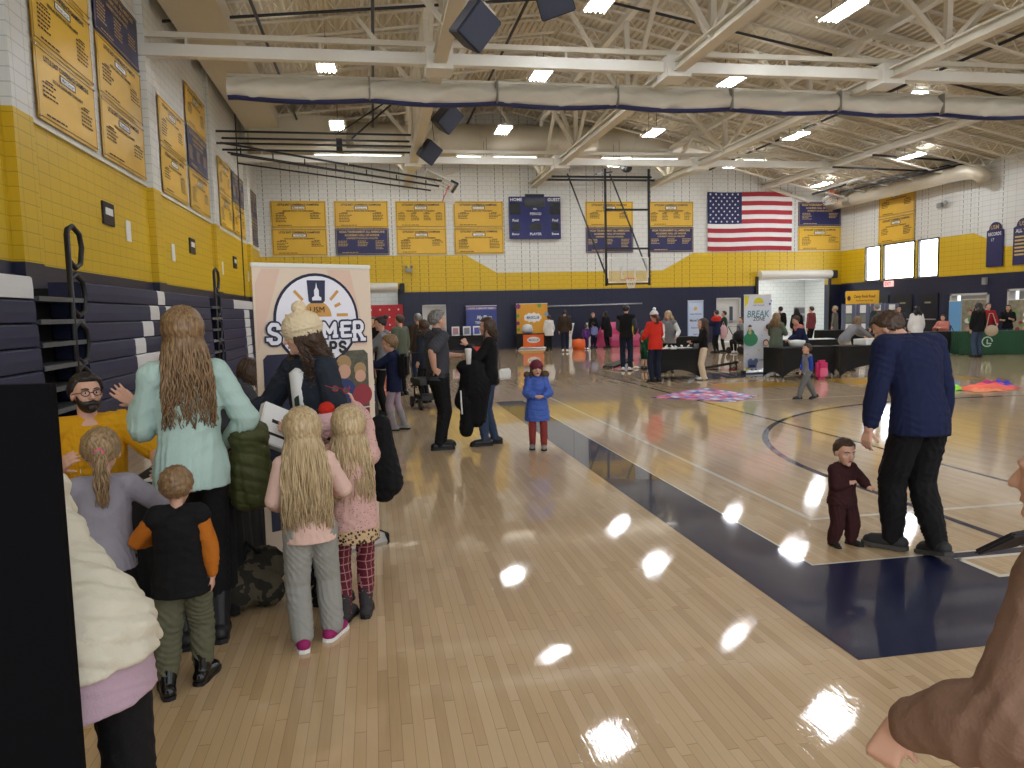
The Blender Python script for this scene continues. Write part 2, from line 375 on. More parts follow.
b = MB()
def wallyR(y0, y1, z0, z1, mi, t0=None, t1=None): b.poly([(XR, y0, z0), (XR, y1, z0), (XR, y1, t1 or z1), (XR, y0, t0 or z1)], (.3, 0, 0), mi)
wins = [(29.12, 30.34), (30.59, 32.68), (32.92, 34.02)]; rdoors = [(22.9, 25.4, 2.15), (26.3, 28.34, 2.05)]
ys = [YF]+[v for d in rdoors for v in d[:2]]+[YB]
for i in range(0, len(ys), 2): wallyR(ys[i], ys[i+1], 0, 2.78, 2)
for y0, y1, h in rdoors: wallyR(y0, y1, h, 2.78, 2)
ye = [27.2]+[v for d in wins for v in d]+[YB]
for i in range(0, len(ye), 2): wallyR(ye[i], ye[i+1], 2.78, 4.42, 1)
for y0, y1 in wins: wallyR(y0, y1, 2.78, 2.82, 1)
wallyR(27.2, YB, 4.42, 7.2, 0)
wallyR(25.6, 27.2, 2.78, 0, 1, 3.75, 4.42); wallyR(25.6, 27.2, 3.75, 0, 0, 7.2, 7.2) if False else b.poly([(XR, 25.6, 3.75), (XR, 27.2, 4.42), (XR, 27.2, 7.2), (XR, 25.6, 7.2)], (.3, 0, 0), 0)
wallyR(YF, 25.6, 2.78, 3.75, 1); wallyR(YF, 25.6, 3.75, 7.2, 0)
struct(b, 'wall_right', [M_rw, M_sy, M_sn])
# windows, frosted panes with daylight behind
M_sky = mat('frosted_daylight_pane', (235, 242, 255), .5, emit=WINDOW_E)
for i, (y0, y1) in enumerate(wins):
    b = MB(); b.box((XR+.1, (y0+y1)/2, 3.62), (.02, y1-y0, 1.62)); o = struct(b, 'window_%d' % (i+1), M_sky)
    b = MB()
    for y in (y0, y1): b.box((XR+.04, y, 3.62), (.14, .06, 1.66))
    for z in (2.82, 4.43): b.box((XR+.04, (y0+y1)/2, z), (.14, y1-y0+.06, .06))
    b.obj('window_frame', mat('bronze_window_frame', (60, 56, 48), .4), o)
# doors
M_doorw = mat('white_door_paint', (200, 200, 196), .4); M_doorgrey = mat('grey_steel_door', (150, 152, 150), .45); M_doorn = mat('navy_door_paint', (20, 22, 34), .4); M_glassd = mat('dark_door_glass', (70, 76, 80), .1)
def door_x(n, x0, x1, h, m):
    b = MB(); b.box(((x0+x1)/2, YB+.12, h/2), (x1-x0-.12, .05, h-.06)); o = struct(b, 'door_%d' % n, m, bevel=.004)
    b = MB(); b.box((x0+.03, YB+.1, h/2), (.06, .25, h)); b.box((x1-.03, YB+.1, h/2), (.06, .25, h)); b.box(((x0+x1)/2, YB+.1, h-.03), (x1-x0, .25, .06)); b.obj('door_frame', M_doorw, o)
    b = MB(); b.box(((x0+x1)/2+.18, YB+.09, h*.62), (.18, .02, .8)); b.obj('door_window', M_glassd, o)
    b = MB(); b.bar((x0+.15, YB+.05, 1.02), (x1-.15, YB+.05, 1.02), .05); b.obj('push_bar', M_alu, o)
door_x(1, 2.25, 3.35, 2.15, M_doorw); door_x(2, 16.8, 18.1, 2.18, M_doorw)
def shutter(n, x0, x1, h, back_y, name='rolling_shutter'):
    """opening with its rolled-up shutter above, a painted block room beyond"""
    b = MB(); b.box(((x0+x1)/2, back_y, h/2), (x1-x0+2.4, .1, h+.5)); b.box(((x0+x1)/2, (YB+back_y)/2+.15, h+.3), (x1-x0+2.4, back_y-YB-.3, .1)); b.box((x0-1.15, (YB+back_y)/2+.15, h/2), (.1, back_y-YB-.3, h+.5)); b.box((x1+1.15, (YB+back_y)/2+.15, h/2), (.1, back_y-YB-.3, h+.5)); b.box(((x0+x1)/2, (YB+back_y)/2+.2, -.06), (x1-x0+2.4, back_y-YB-.2, .1))
    struct(b, 'wall_back_room_%d' % n, M_pw)
    t = empty(name, ((x0+x1)/2, YB, h), 0, ('wide' if x1-x0 > 2 else 'narrow')+' rolled-up white shutter housing above the '+('bright open doorway at the far right corner' if x1-x0 > 2 else 'doorway behind the tall camp banner'), 'rolling shutter')
    W = x1-x0
    b = MB(); a = np.arange(0, 25)*2*PI/24; prof = [(-.18+.30*math.cos(v), .02+.22*math.sin(v)) for v in a[:-1]]
    b.poly([(-W/2, y, z+.05) for y, z in prof], (W, 0, 0)); b.obj('housing', M_steelwhite, t, smooth=False)
    b = MB(); b.box((-W/2-.06, -.06, -h/2), (.12, .12, h)); b.obj('guide_rail', M_black, t); b = MB(); b.box((W/2+.06, -.06, -h/2), (.12, .12, h)); b.obj('guide_rail', M_black, t)
    b = MB(); b.box((W/2+.2, -.2, .05), (.22, .4, .4)); b.obj('motor', M_black, t, bevel=.02)
    b = MB(); b.box((0, -.02, -.13), (W, .06, .12)); b.obj('bottom_bar', M_alu, t)
shutter(1, -.3, 1.15, 2.9, 38.5); shutter(2, 19.0, 22.86, 3.2, 40.0)
def ceiling_panel(x, y, z, lx, ly, e, rz=0):
    """a recessed room lamp beyond the doorway"""
    b = MB(); b.box((0, 0, 0), (lx, ly, .05)); o = b.obj('room_lamp', mat('room_lamp_glow', (255, 252, 245), .5, emit=e), None, loc=(x, y, z)); tag(o, 'white lamp in the ceiling of the room beyond the %s doorway' % ('right' if x > 10 else 'left'), 'lamp')
ceiling_panel(20.9, 38.2, 3.43, 3.0, 1.2, 5.0); ceiling_panel(.4, 37.4, 3.13, .9, .5, 2.5)
for n, (y0, y1, h) in enumerate(rdoors):
    b = MB(); b.box((XR+.5, (y0+y1)/2, h/2), (.06, y1-y0, h)); o = struct(b, 'door_%d' % (n+3), M_doorw)
    b = MB()
    for y in (y0+.04, y1-.04): b.box((XR+.1, y, h/2), (.3, .08, h))
    b.box((XR+.1, (y0+y1)/2, h-.04), (.3, y1-y0, .08)); b.obj('door_frame', M_doorw, o)
# four navy double doors along the right wall under the windows
for n, y in enumerate((29.0, 30.6, 32.2)):
    b = MB(); b.box((XR-.02, y+.62, 1.05), (.05, 1.2, 2.1)); o = struct(b, 'door_%d' % (n+5), M_doorn, bevel=.006)
    b = MB(); b.box((XR-.06, y+.62, 1.72), (.02, .36, .07)); b.obj('door_plate', mat('olive_plate', (150, 150, 110), .5), o)
    b = MB(); b.bar((XR-.08, y+.1, 1.0), (XR-.08, y+1.1, 1.0), .05); b.obj('push_bar', M_alu, o)
# roof deck with real corrugation
b = MB(); xs = []; x = XL-.3
P = .19
while x < XR+.3:
    for dx, dz in ((0, 0), (.07, 0), (.095, .06), (.165, .06)): xs.append((x+dx, dz))
    x += P
V = []; 
for x, dz in xs:
    z = roof_z(min(max(x, XL), XR))+dz; V += [(x, YF, z), (x, YB+.3, z)]
b.add(V, [(2*i, 2*i+1, 2*i+3, 2*i+2) for i in range(len(xs)-1)])
M_deck = mat('cream_roof_deck', (204, 194, 172), .6, var=.08, vscale=.7)
struct(b, 'ceiling', M_deck)
# bar joists across the hall
for k, y in enumerate(np.arange(3.6, 35.9, 1.62)):
    b = MB()
    for x0, x1 in ((XL+.05, RX), (RX, XR-.05)):
        z0, z1 = roof_z(x0)-.04, roof_z(x1)-.04
        b.bar((x0, y, z0), (x1, y, z1), .10, .05); b.bar((x0+.3, y, z0-.42), (x1, y, z1-.42), .10, .05)
        n = int(abs(x1-x0)/.62); 
        for i in range(n):
            xa = x0+(x1-x0)*i/n; xb = x0+(x1-x0)*(i+.5)/n; xc = x0+(x1-x0)*(i+1)/n
            b.bar((xa, y, roof_z(xa)-.05), (xb, y, roof_z(xb)-.45), .028); b.bar((xb, y, roof_z(xb)-.45), (xc, y, roof_z(xc)-.05), .028)
    o = struct(b, 'roof_joist', M_steel)
# long trusses: a broad bottom chord with bundles of webs fanning up to the deck
TX = (1.75, 7.6, 13.45, 19.3)
for tx in TX:
    zc = 7.62; zt = roof_z(tx)-.5
    b = MB(); b.box((tx, (YB+YF)/2, zc+.11), (.30, YB-YF, .05)); b.box((tx, (YB+YF)/2, zc-.11), (.30, YB-YF, .05)); b.box((tx, (YB+YF)/2, zc), (.06, YB-YF, .2)); b.box((tx, (YB+YF)/2, zt), (.2, YB-YF, .16))
    for ny in (4.9, 10.7, 16.5, 22.3, 28.1, 33.9):
        b.bar((tx, ny, zc), (tx, ny, zt), .14, .14)
        for s in (-1, 1):
            if 0 < ny+s*2.9 < YB: b.bar((tx, ny, zc), (tx, ny+s*2.8, zt), .12, .12)
            if XL < tx+s*2.0 < XR and roof_z(tx+s*1.9)-zc > 1.0: b.bar((tx, ny, zc), (tx+s*1.9, ny, roof_z(tx+s*1.9)-.35), .11, .11)
    struct(b, 'roof_truss', M_steel)
# cross beams with box connectors
for by in (7.0, 18.7, 30.6):
    b = MB(); b.box(((XL+XR)/2, by, 7.66), (XR-XL, .22, .26), 1); b.bar((XL, by+.05, 8.02), (XR, by+.05, 8.02), .12, .12, 0)
    for x in np.arange(XL+1, XR, 2.9): b.bar((x, by, 7.7), (x, by+.05, 8.05), .05, .05, 0)
    for tx in TX: b.box((tx, by, 7.62), (.62, .7, .5), 1)
    struct(b, 'cross_beam', [M_steel, M_steelwhite], bevel=0)
# slanting end braces on the far wall
b = MB()
for tx in TX: b.bar((tx, YB-.1, 7.6), (tx+2.4, YB-.1, 6.9 if tx > 15 else 8.3), .18, .14)
struct(b, 'end_brace', M_steel)
# dark conduits and sprinkler pipes among the joists
b = MB()
for x, z in ((-2.6, 9.3), (.3, 9.6), (10.2, 9.6), (16.4, 8.4), (4.5, 10.2)): b.tube([(x, 2, z), (x, 35.9, z)], .045, 8)
for y in (9.6, 14.9, 21.0): b.tube([(XL, y, 9.1), (RX, y, 10.2), (20, y, 7.75)], .04, 8)
struct(b, 'ceiling_pipe', M_black)
# ducts
M_duct = mat('cream_duct_metal', (205, 196, 176), .38, .25, var=.04)
b = MB(); b.tube([(XL+.1, 34.2, 9.15), (21.5, 34.2, 9.15)], .76, 28)
o = b.obj('air_duct', M_duct, None, smooth=True); tag(o, 'huge round cream air duct running along the far wall under the roof', 'air duct')
for x in np.arange(-4, 21.5, 1.75):
    s = MB(); s.tube([(x, 34.2, 9.15), (x+.06, 34.2, 9.15)], .785, 28); s.obj('duct_ring', M_duct, o, smooth=False)
b = MB(); b.tube([(22.9, 34.6, 6.75), (22.9, 27.2, 6.75), (22.93, 26.7, 6.72), (23.1, 26.4, 6.6), (23.3, 26.3, 6.3)], .3, 20); b.tube([(22.9, 35.9, 6.75), (22.9, 34, 6.75)], .3, 20)
o = b.obj('air_duct', M_duct, None, smooth=True); tag(o, 'smaller round white air duct along the top of the right wall', 'air duct')
# slab-faced square duct pieces high at left
b = MB(); b.box((-2.6, 31.9, 8.95), (3.6, 1.2, 1.0)); o = b.obj('duct_box', M_duct, None, bevel=.01); tag(o, 'square cream duct box high in the far left corner', 'air duct')
b = MB(); b.box((-3.9, 20.5, 9.2), (1.3, 24.0, .5)); o = b.obj('duct_box', M_duct, None, bevel=.01); tag(o, 'long square cream duct running beside the left wall near the roof', 'air duct')
b = MB(); b.box((2.6, 12.0, 9.0), (1.6, 2.2, 1.0)); o = b.obj('duct_box', M_duct, None, bevel=.01); tag(o, 'square cream duct box behind the large hanging loudspeaker', 'air duct')
# strip lights under the big duct
M_strip = mat('strip_light_glow', (255, 250, 236), .5, emit=STRIP_E)
for i, (x0, x1) in enumerate(((-2.15, 1.46), (3.75, 7.29), (10.19, 13.78), (16.53, 20.07))):
    t = empty('strip_light', ((x0+x1)/2, 33.5, 8.4), 0, 'long white strip light under the big duct, %s of four' % ('leftmost', 'second from left', 'third from left', 'rightmost')[i], 'strip light', 'strip lights under the big duct')
    b = MB(); b.box((0, 0, .05), (x1-x0, .3, .1)); b.obj('housing', M_steelwhite, t, bevel=.01); b = MB(); b.box((0, 0, -.02), (x1-x0-.1, .22, .03)); b.obj('diffuser', M_strip, t)
    for s in (-1, 1): b = MB(); b.tube([(s*(x1-x0)*.4, .1, .1), (s*(x1-x0)*.4, .3, .35)], .012, 6); b.obj('hanger', M_black, t)
# high-bay lamps
M_lamp = mat('highbay_lamp_glow', (244, 248, 255), .5, emit=LAMP_E)
proto = None
lamps = [(10.65, 16.4, 8.3), (5.05, 16.5, 8.3), (-.95, 21.4, 8.3), (4.85, 21.6, 8.3), (10.55, 21.6, 8.3), (16.1, 21.4, 7.9), (-.95, 28.0, 8.3), (4.88, 28.2, 8.3), (10.6, 28.2, 8.3), (15.95, 27.4, 8.1), (20.6, 27.0, 7.35),
         (4.85, 32.4, 8.0), (-.95, 32.6, 8.0), (10.6, 32.6, 8.0), (16.0, 32.6, 8.0), (20.7, 33.3, 7.3), (-.95, 14.8, 8.3), (16.2, 15.0, 8.0), (5.0, 10.0, 8.3), (10.6, 10.0, 8.3), (16.2, 9.0, 8.0), (20.6, 18.0, 7.3)]
place = {0: 'first row, high at the right top edge', 1: 'first row, at the top edge above the scoreboard', 2: 'second row, left, seen above the curtain', 3: 'second row, above the curtain near the centre', 4: 'second row, above the curtain right of centre', 5: 'second row, far right above the curtain'}
for i, (x, y, z) in enumerate(lamps):
    if proto is None:
        proto = t = empty('highbay_lamp', (x, y, z), 0)
        b = MB(); b.box((-.115, 0, .05), (.17, 1.25, .03)); b.box((.115, 0, .05), (.17, 1.25, .03)); b.box((0, -.6, .05), (.56, .06, .06)); b.box((0, .6, .05), (.56, .06, .06)); b.box((-.27, 0, .0), (.04, 1.25, .08)); b.box((.27, 0, .0), (.04, 1.25, .08)); b.box((0, 0, .10), (.12, 1.0, .07)); b.obj('housing', M_steelwhite, t, bevel=.006)
        b = MB(); [b.tube([(k*.115, -.58, 0), (k*.115, .58, 0)], .022, 8) for k in (-1.5, -.5, .5, 1.5)]; b.obj('tube', M_lamp, t, smooth=True)
        for s in (-1, 1): b = MB(); b.tube([(0, s*.4, .14), (0, s*.4, .9)], .008, 6); b.obj('hanger', M_black, t)
    else: t = copy_tree(proto); t.location = (x, y, z)
    lr = ['leftmost column', 'second column', 'third column', 'fourth column', 'right wall column'][int(np.argmin([abs(x-c) for c in (-.95, 4.9, 10.6, 16.1, 20.6)]))]
    rowy = 'nearest rows' if y < 12 else 'row in front of the curtain, nearer' if y < 19 else 'row just in front of the curtain' if y < 24 else 'row just behind the curtain' if y < 30 else 'row nearest the far wall'
    tag(t, 'hanging white fluorescent lamp, %s, %s' % (lr, rowy), 'ceiling lamp', 'fluorescent lamps hanging under the roof')
# ------------------------------------------------------------------ divider curtain rolled up across the hall
t = empty('divider_curtain', (10.1, 20.1, 6.92), 0, 'grey-white divider curtain rolled up across the hall with a navy hem', 'divider curtain')
XC0, XC1, nodes, ph0 = -13.35, 13.3, 3.2, 10.1-.13
xs = np.arange(XC0, XC1+.01, .05)
def sag(x): return .075*abs(math.sin(PI*(x+ph0)/nodes))
V = []; nr = 22
for x in xs:
    s = sag(x)
    for j in range(nr):
        a = j/nr*2*PI; zz = math.sin(a); ry = .24*(1+.10*math.sin(3*x+2*a)); z = .40+(.25 if zz > 0 else .24+s)*zz; V.append((x, math.cos(a)*ry*(1-.55*max(0, zz))+.022*math.sin(x*5+a*4)+.012*math.sin(x*13-a*7), z+.016*math.sin(x*9+a*3)))
n = len(xs); b = MB(); b.add(V, [(i*nr+j, i*nr+(j+1) % nr, (i+1)*nr+(j+1) % nr, (i+1)*nr+j) for i in range(n-1) for j in range(nr)])
b.obj('rolled_fabric', mat('grey_white_mesh_curtain', (222, 218, 206), .75, var=.10, vscale=2.2, bump=.35, bscale=12), t, smooth=True)
V = []
for x in xs:
    s = sag(x)
    for dy, dz in ((-.12, .03), (-.05, -.045), (.05, -.045), (.12, .03)): V.append((x, dy, .15-s+dz))
b = MB(); b.add(V, [(i*4+j, i*4+(j+1) % 4, (i+1)*4+(j+1) % 4, (i+1)*4+j) for i in range(n-1) for j in range(4)]); b.obj('navy_hem', mat('navy_vinyl', (28, 34, 88), .5), t, smooth=True)
b = MB(); b.tube([(XC0, 0, .68), (XC1, 0, .68)], .04, 8); b.obj('top_pipe', M_steel, t)
for k in range(9):
    x = -ph0+nodes*k
    if x < XC0 or x > XC1: continue
    b = MB(); b.box((x, 0, .40), (.045, .56, .56)); b.obj('strap', mat('grey_strap', (150, 148, 140), .7), t, bevel=.02); b = MB(); b.tube([(x, 0, .66), (x, 0, 1.9)], .012, 6); b.obj('hoist_cable', M_steel, t)
# ================================================================== things on the walls
def frame_vec(side):
    return {'back': ((1, 0, 0), (0, -1, 0)), 'left': ((0, 1, 0), (1, 0, 0)), 'right': ((0, -1, 0), (-1, 0, 0))}[side]
ZV = np.array([0, 0, 1.])
def champion_banner(side, u0, w_, z0, h, scheme, label, title='LITTLE EAST CONFERENCE CHAMPIONS', sport="Men's Soccer", cols=2, rs=None):
    """vinyl banner of champions on a wall: panel with eyelets, printed border, title, sport plate, lists of names"""
    ux, nrm = [np.array(v, float) for v in frame_vec(side)]
    base = {'back': np.array([0, YB, 0.]), 'left': np.array([XL, 0, 0.]), 'right': np.array([XR, 0, 0.])}[side]
    cu = u0+(w_/2 if side != 'right' else -w_/2)
    absu = np.abs(ux)
    org = base+absu*cu+nrm*.03+ZV*(z0+h/2)
    t = empty('champions_banner', org, 0, label, 'banner', 'champions banners on the gym walls')
    r = rs or np.random.RandomState(int(abs(u0*100+z0*10)) % 9999)
    b = MB(); n = 14; V = []
    for i in range(n+1):
        for j in range(9):
            q = .006*math.sin(i*1.3+j*.9+u0); V.append(ux*(-w_/2+w_*i/n)+ZV*(-h/2+h*j/8)+nrm*(.012+q))
    b.add(V, [(i*9+j, (i+1)*9+j, (i+1)*9+j+1, i*9+j+1) for i in range(n) for j in range(8)])
    V2 = [ux*sx*w_/2+ZV*sz*h/2+nrm*-.004 for sx, sz in ((-1, -1), (1, -1), (1, 1), (-1, 1))]; b.add(V2, [(0, 1, 2, 3)])
    b.obj('panel', M_gold if scheme == 'gold' else M_navyv, t, smooth=True)
    ink = M_ink if scheme == 'gold' else M_inkgold
    L = MB(); off = nrm*.022
    def T(s, x, z, hh, mw, mi=0, bold=.035): put_text(L, s, off+ux*x+ZV*z, hh, mw, ux, ZV, mi, bold)
    def rect(x0, x1, z0_, z1_, mi=0, o=.021): L.poly([nrm*o+ux*x0+ZV*z0_, nrm*o+ux*x1+ZV*z0_, nrm*o+ux*x1+ZV*z1_, nrm*o+ux*x0+ZV*z1_], None, mi)
    m = .04*h; lw = .012*h
    for a in ((-w_/2+m, w_/2-m, h/2-m-lw, h/2-m), (-w_/2+m, w_/2-m, -h/2+m, -h/2+m+lw), (-w_/2+m, -w_/2+m+lw, -h/2+m, h/2-m), (w_/2-m-lw, w_/2-m, -h/2+m, h/2-m)): rect(*a)
    if scheme == 'gold':
        T(title, 0, h*.36, h*.075, w_*.74, 1)
        rect(-w_*.13, w_*.13, h*.19, h*.30, 1, .0205); rect(-w_*.115, w_*.115, h*.205, h*.285, 2, .0215)
        put_text(L, sport, nrm*.0225+ZV*h*.245, h*.06, w_*.2, ux, ZV, 0, .01)
        T('REGULAR SEASON AND TOURNAMENT', 0, h*.13, h*.05, w_*.56)
        rows = 6
    else:
        T('NCAA TOURNAMENT ALL AMERICANS', 0, h*.37, h*.085, w_*.84); T('ACADEMIC HALL OF HONOR', 0, h*.245, h*.075, w_*.74); T('UNIVERSITY SCHOLAR ATHLETES', 0, h*.13, h*.06, w_*.6); rows = 6
    cx = [-.31, .31] if cols == 2 else [-.36, 0, .33] if cols == 3 else [-.38, -.13, .12, .36]
    for c in cx:
        cw = w_*(.2 if cols == 2 else .17 if cols == 3 else .13); n = r.randint(rows-2, rows+1)
        if scheme == 'gold': rect(c*w_-cw*.25, c*w_+cw*.3, h*.055, h*.075)
        for k in range(n):      # lists of names too small to read: word-long strokes
            z = h*.015-k*h*.058; x = c*w_-cw/2
            while x < c*w_+cw*(.2+.3*r.rand()):
                l = w_*(.02+.03*r.rand()); rect(x, x+l, z, z+h*.024); x += l+w_*.008
    x = -w_*.38
    for k in range(5): l = w_*(.03+.04*r.rand()); rect(x, x+l, -h*.41, -h*.385); x += l+w_*.01
    L.obj('lettering', [ink, M_navyink if scheme == 'gold' else ink, M_white], t)
    E_ = MB()
    for sx in (-1, 1):
        for sz in (-1, 1): 
            c = ux*sx*(w_/2-.04)+ZV*sz*(h/2-.04)+nrm*.02; E_.tube([c, c+nrm*.012], .02, 8)
    E_.obj('eyelet', M_chrome, t)
    return t
SP = ["Men's Soccer", "Women's Soccer", 'Field Hockey', 'Cross Country', 'Baseball', 'Softball', 'Lacrosse', 'Tennis', 'Wrestling', 'Ice Hockey']
cb = champion_banner
B = [(-4.3, 2.4, 'gold', 'gold'), (-1.55, 2.4, 'gold', 'navy'), (1.18, 2.3, 'gold', 'gold'), (3.83, 2.33, 'gold', 'gold'), (10.13, 2.37, 'gold', 'navy'), (13.28, 2.3, 'gold', 'navy'), (21.16, 2.36, 'navy', 'gold')]
W5 = ['far left pair', 'second pair from left', 'third pair from left', 'pair just left of the scoreboard', 'pair behind the basketball hoop', 'pair between hoop and flag', 'pair right of the flag']
for i, (x, w_, top, bot) in enumerate(B):
    tz = {'gold': 'gold', 'navy': 'navy'}
    cb('back', x, w_, 5.68, 1.2, top, 'upper %s champions banner on the far wall, %s' % (top, W5[i]), sport=SP[i], cols=4 if i in (2, 5) else 2)
    cb('back', x, w_, 4.46, 1.2, bot, 'lower %s champions banner on the far wall, %s' % (bot, W5[i]), sport=SP[-i-1], cols=3 if bot == 'navy' else 2)
LB = [(12.9, 2.55, 'GGG'), (15.75, 2.75, 'GGN'), (19.9, 2.55, 'GG'), (22.8, 2.55, 'GNG'), (27.0, 2.3, 'GG'), (29.6, 2.5, 'GN'), (33.5, 2.0, 'NN')]
BW = ['first', 'second', 'third', 'fourth', 'fifth', 'sixth', 'last']
for i, (y, w_, st) in enumerate(LB):
    for k, s in enumerate(st):
        cb('left', y, w_, 4.80+k*1.15, 1.12, 'gold' if s == 'G' else 'navy', '%s %s banner of the %s column along the left wall' % (('bottom', 'middle' if len(st) > 2 else 'top', 'topmost')[k], 'gold' if s == 'G' else 'navy', BW[i]), sport=SP[(i+k) % 10], cols=3 if s == 'N' else 2)
# white ledge under the left banners
b = MB(); b.box((XL+.02, 15.6, 4.70), (.06, 5.9, .05)); b.box((XL+.02, 22.6, 4.70), (.06, 5.9, .05)); struct(b, 'trim_6', M_steelwhite)
cb('right', 33.05, 2.45, 5.70, 1.2, 'gold', 'upper gold champions banner on the right wall above the bright windows', sport=SP[4]); cb('right', 33.05, 2.45, 4.48, 1.2, 'gold', 'lower gold champions banner on the right wall above the bright windows', sport=SP[7])
# small name signs on the left wall
for i, y in enumerate((15.83, 22.7, 29.4)):
    t = empty('name_sign', (XL+.02, y, 3.74), 0, ['nearest', 'middle', 'farthest'][i]+' small black name plate on the yellow left wall', 'sign', 'black plates on the left wall')
    b = MB(); b.box((0, 0, 0), (.04, .62, .42)); b.obj('plate', M_ink, t, bevel=.005); b = MB(); b.box((.025, 0, .04), (.01, .4, .13)); b.obj('white_strip', M_white, t)
for i, (y, z) in enumerate(((17.04, 3.55), (20.6, 3.4), (27.0, 3.4), (32.4, 3.4))):
    b = MB(); b.box((XL+.015, y, z), (.01, .30, .42)); o = b.obj('paper_notice', M_white, None); tag(o, 'white paper notice taped to the yellow left wall, %s along it' % ['first', 'second', 'third', 'last'][i], 'notice')
# scoreboard
t = empty('scoreboard', (7.65, YB-.12, 6.1), 0, 'blue electronic scoreboard with white lettering high on the far wall', 'scoreboard')
b = MB(); b.box((0, 0, 0), (2.46, .2, 1.95)); b.obj('cabinet', mat('scoreboard_blue', (22, 28, 92), .4), t, bevel=.02)
b = MB(); b.box((.0, -.02, 1.02), (.9, .12, .14)); b.obj('horn_box', M_black, t)
for (x, z, ww, hh) in ((-.02, .68, 1.0, .42), (-.95, .42, .5, .55), (.95, .42, .5, .55), (0, -.42, .55, .3), (-.92, -.42, .36, .36), (.95, -.42, .36, .36)):
    b = MB(); b.box((x, -.105, z), (ww, .02, hh)); b.obj('digit_window', mat('dark_digit_glass', (14, 15, 18), .25), t)
b = MB()
for s, x, z, h in (('HOME', -.9, .83, .15), ('GUEST', .9, .83, .15), ('Foul', -.95, -.12, .12), ('Foul', .95, -.12, .12), ('PERIOD', .02, .18, .12), ('game', .02, -.12, .12), ('PLAYER', 0, -.75, .12), ('Bonus', -.95, -.75, .1), ('Bonus', .95, -.75, .1), ('no.', 0, .4, .08)):
    put_text(b, s, (x, -.12, z), h, .6, (1, 0, 0), (0, 0, 1), 0, .02)
b.obj('lettering', M_white, t)
# flag of stripes and stars
t = empty('flag', (18.55, YB-.05, 5.92), 0, 'large American flag hung flat on the far wall', 'flag')
W_, H_ = 4.5, 2.85
b = MB(); NX = 60; V = []; F = []; MI = []
M_red = mat('flag_red', (158, 36, 48), .75); M_fw = mat('flag_white', (232, 230, 228), .75); M_fb = mat('flag_navy', (30, 38, 84), .75)
for r in range(14):
    for i in range(NX+1): V.append((-W_/2+W_*i/NX, -.02-.015*math.sin(i*.55+r*.2), H_/2-H_*r/13-.02*math.sin(i*.12)))
for r in range(13):
    for i in range(NX):
        b_ = r < 7 and i < NX*.385; F.append((r*(NX+1)+i, (r+1)*(NX+1)+i, (r+1)*(NX+1)+i+1, r*(NX+1)+i+1)); MI.append(2 if b_ else (0 if r % 2 == 0 else 1))
b.add(V, F); b.m = MI; b.obj('cloth', [M_red, M_fw, M_fb], t, smooth=True)
b = MB()
for r in range(9):
    for c in range(6 if r % 2 == 0 else 5):
        x = -W_/2+W_*.385*((c+ (.5 if r % 2 == 0 else 1))/6); z = H_/2-H_*7/13*((r+.6)/9.3)-.02; P_ = []
        for k in range(10): a = PI/2+k*PI/5; q = .062 if k % 2 == 0 else .028; P_.append((x+q*math.cos(a), -.052, z+q*math.sin(a)))
        P_.reverse(); b.poly(P_)
o = b.obj('stars', M_fw, t)
# record plaques shaped like domes, right wall
for i, (y, w_) in enumerate(((26.05, .78), (24.7, .95))):
    t = empty('record_board', (XR-.04, y, 3.85), 0, ['left', 'right'][i]+' navy round-topped record board on the right wall', 'record board', 'navy record boards')
    b = MB(); pts = [(0, w_/2, -.82), (0, -w_/2, -.82), (0, -w_/2, .55)]; pts += [(0, -w_*.36*math.cos(a), .6+.27*math.sin(a)) for a in np.linspace(0, PI, 13)]; pts += [(0, w_/2, .55)]
    b.poly(pts, (-.05, 0, 0)); b.obj('board', M_navyv, t)
    b = MB(); put_text(b, 'USM', (-.055, 0, .68), .16, w_*.5, (0, -1, 0), (0, 0, 1), 1, .01); put_text(b, 'RECORDS' if i == 0 else 'ALL TIME', (-.055, 0, .42), .13, w_*.8, (0, -1, 0), (0, 0, 1), 0, .02)
    if i == 0: put_text(b, '17', (-.055, .1, .2), .12, .4, (0, -1, 0), (0, 0, 1), 0, .01)
    else:
        for k in range(6): b.box((-.055, .18, .2-k*.13), (.01, .42, .06), 1)
    b.obj('lettering', [M_white, M_inkgold], t)
# exit sign, banner over a dark alcove, small wall fittings
t = empty('exit_sign', (XR-.06, 32.2, 2.62), 0, 'small red lit exit sign on the right wall below the windows', 'exit sign')
b = MB(); b.box((0, 0, 0), (.08, .62, .26)); b.obj('case', mat('exit_sign_case', (240, 190, 185), .5, emit=.6), t, bevel=.01); b = MB(); put_text(b, 'EXIT', (-.045, 0, 0), .16, .5, (0, -1, 0), (0, 0, 1), 0, .02); b.obj('lettering', mat('exit_red', (230, 40, 50), .5, emit=1.2), t)
t = empty('vinyl_sign', (22.75, 33.0, 1.98), -.7, 'yellow vinyl sign with brown lettering hung over the display boards', 'sign'); t.scale = (.64, 1, .85)
b = MB(); b.box((0, 0, 0), (2.25, .03, .86)); b.obj('panel', mat('yellow_sign_vinyl', (226, 172, 32), .5), t)
b = MB(); put_text(b, 'Camp Rock Road', (.15, -.02, .1), .2, 1.6, (1, 0, 0), (0, 0, 1), 0, .03); put_text(b, 'Year-Round Day & Trips', (.15, -.02, -.12), .11, 1.4, (1, 0, 0), (0, 0, 1), 0, .02); put_text(b, 'GORHAM, ME', (.1, -.02, -.3), .08, .8, (1, 0, 0), (0, 0, 1)); b.lathe([(0.001, -.02), (.11, -.02), (.11, 0), (.001, 0)], (0, 0, 0), 12) if False else b.poly([(-.9+.12*math.cos(-a), -.02, .02+.14*math.sin(-a)) for a in np.arange(0, 2*PI, .5)])
b.obj('lettering', mat('brown_sign_ink', (70, 40, 20), .6), t)
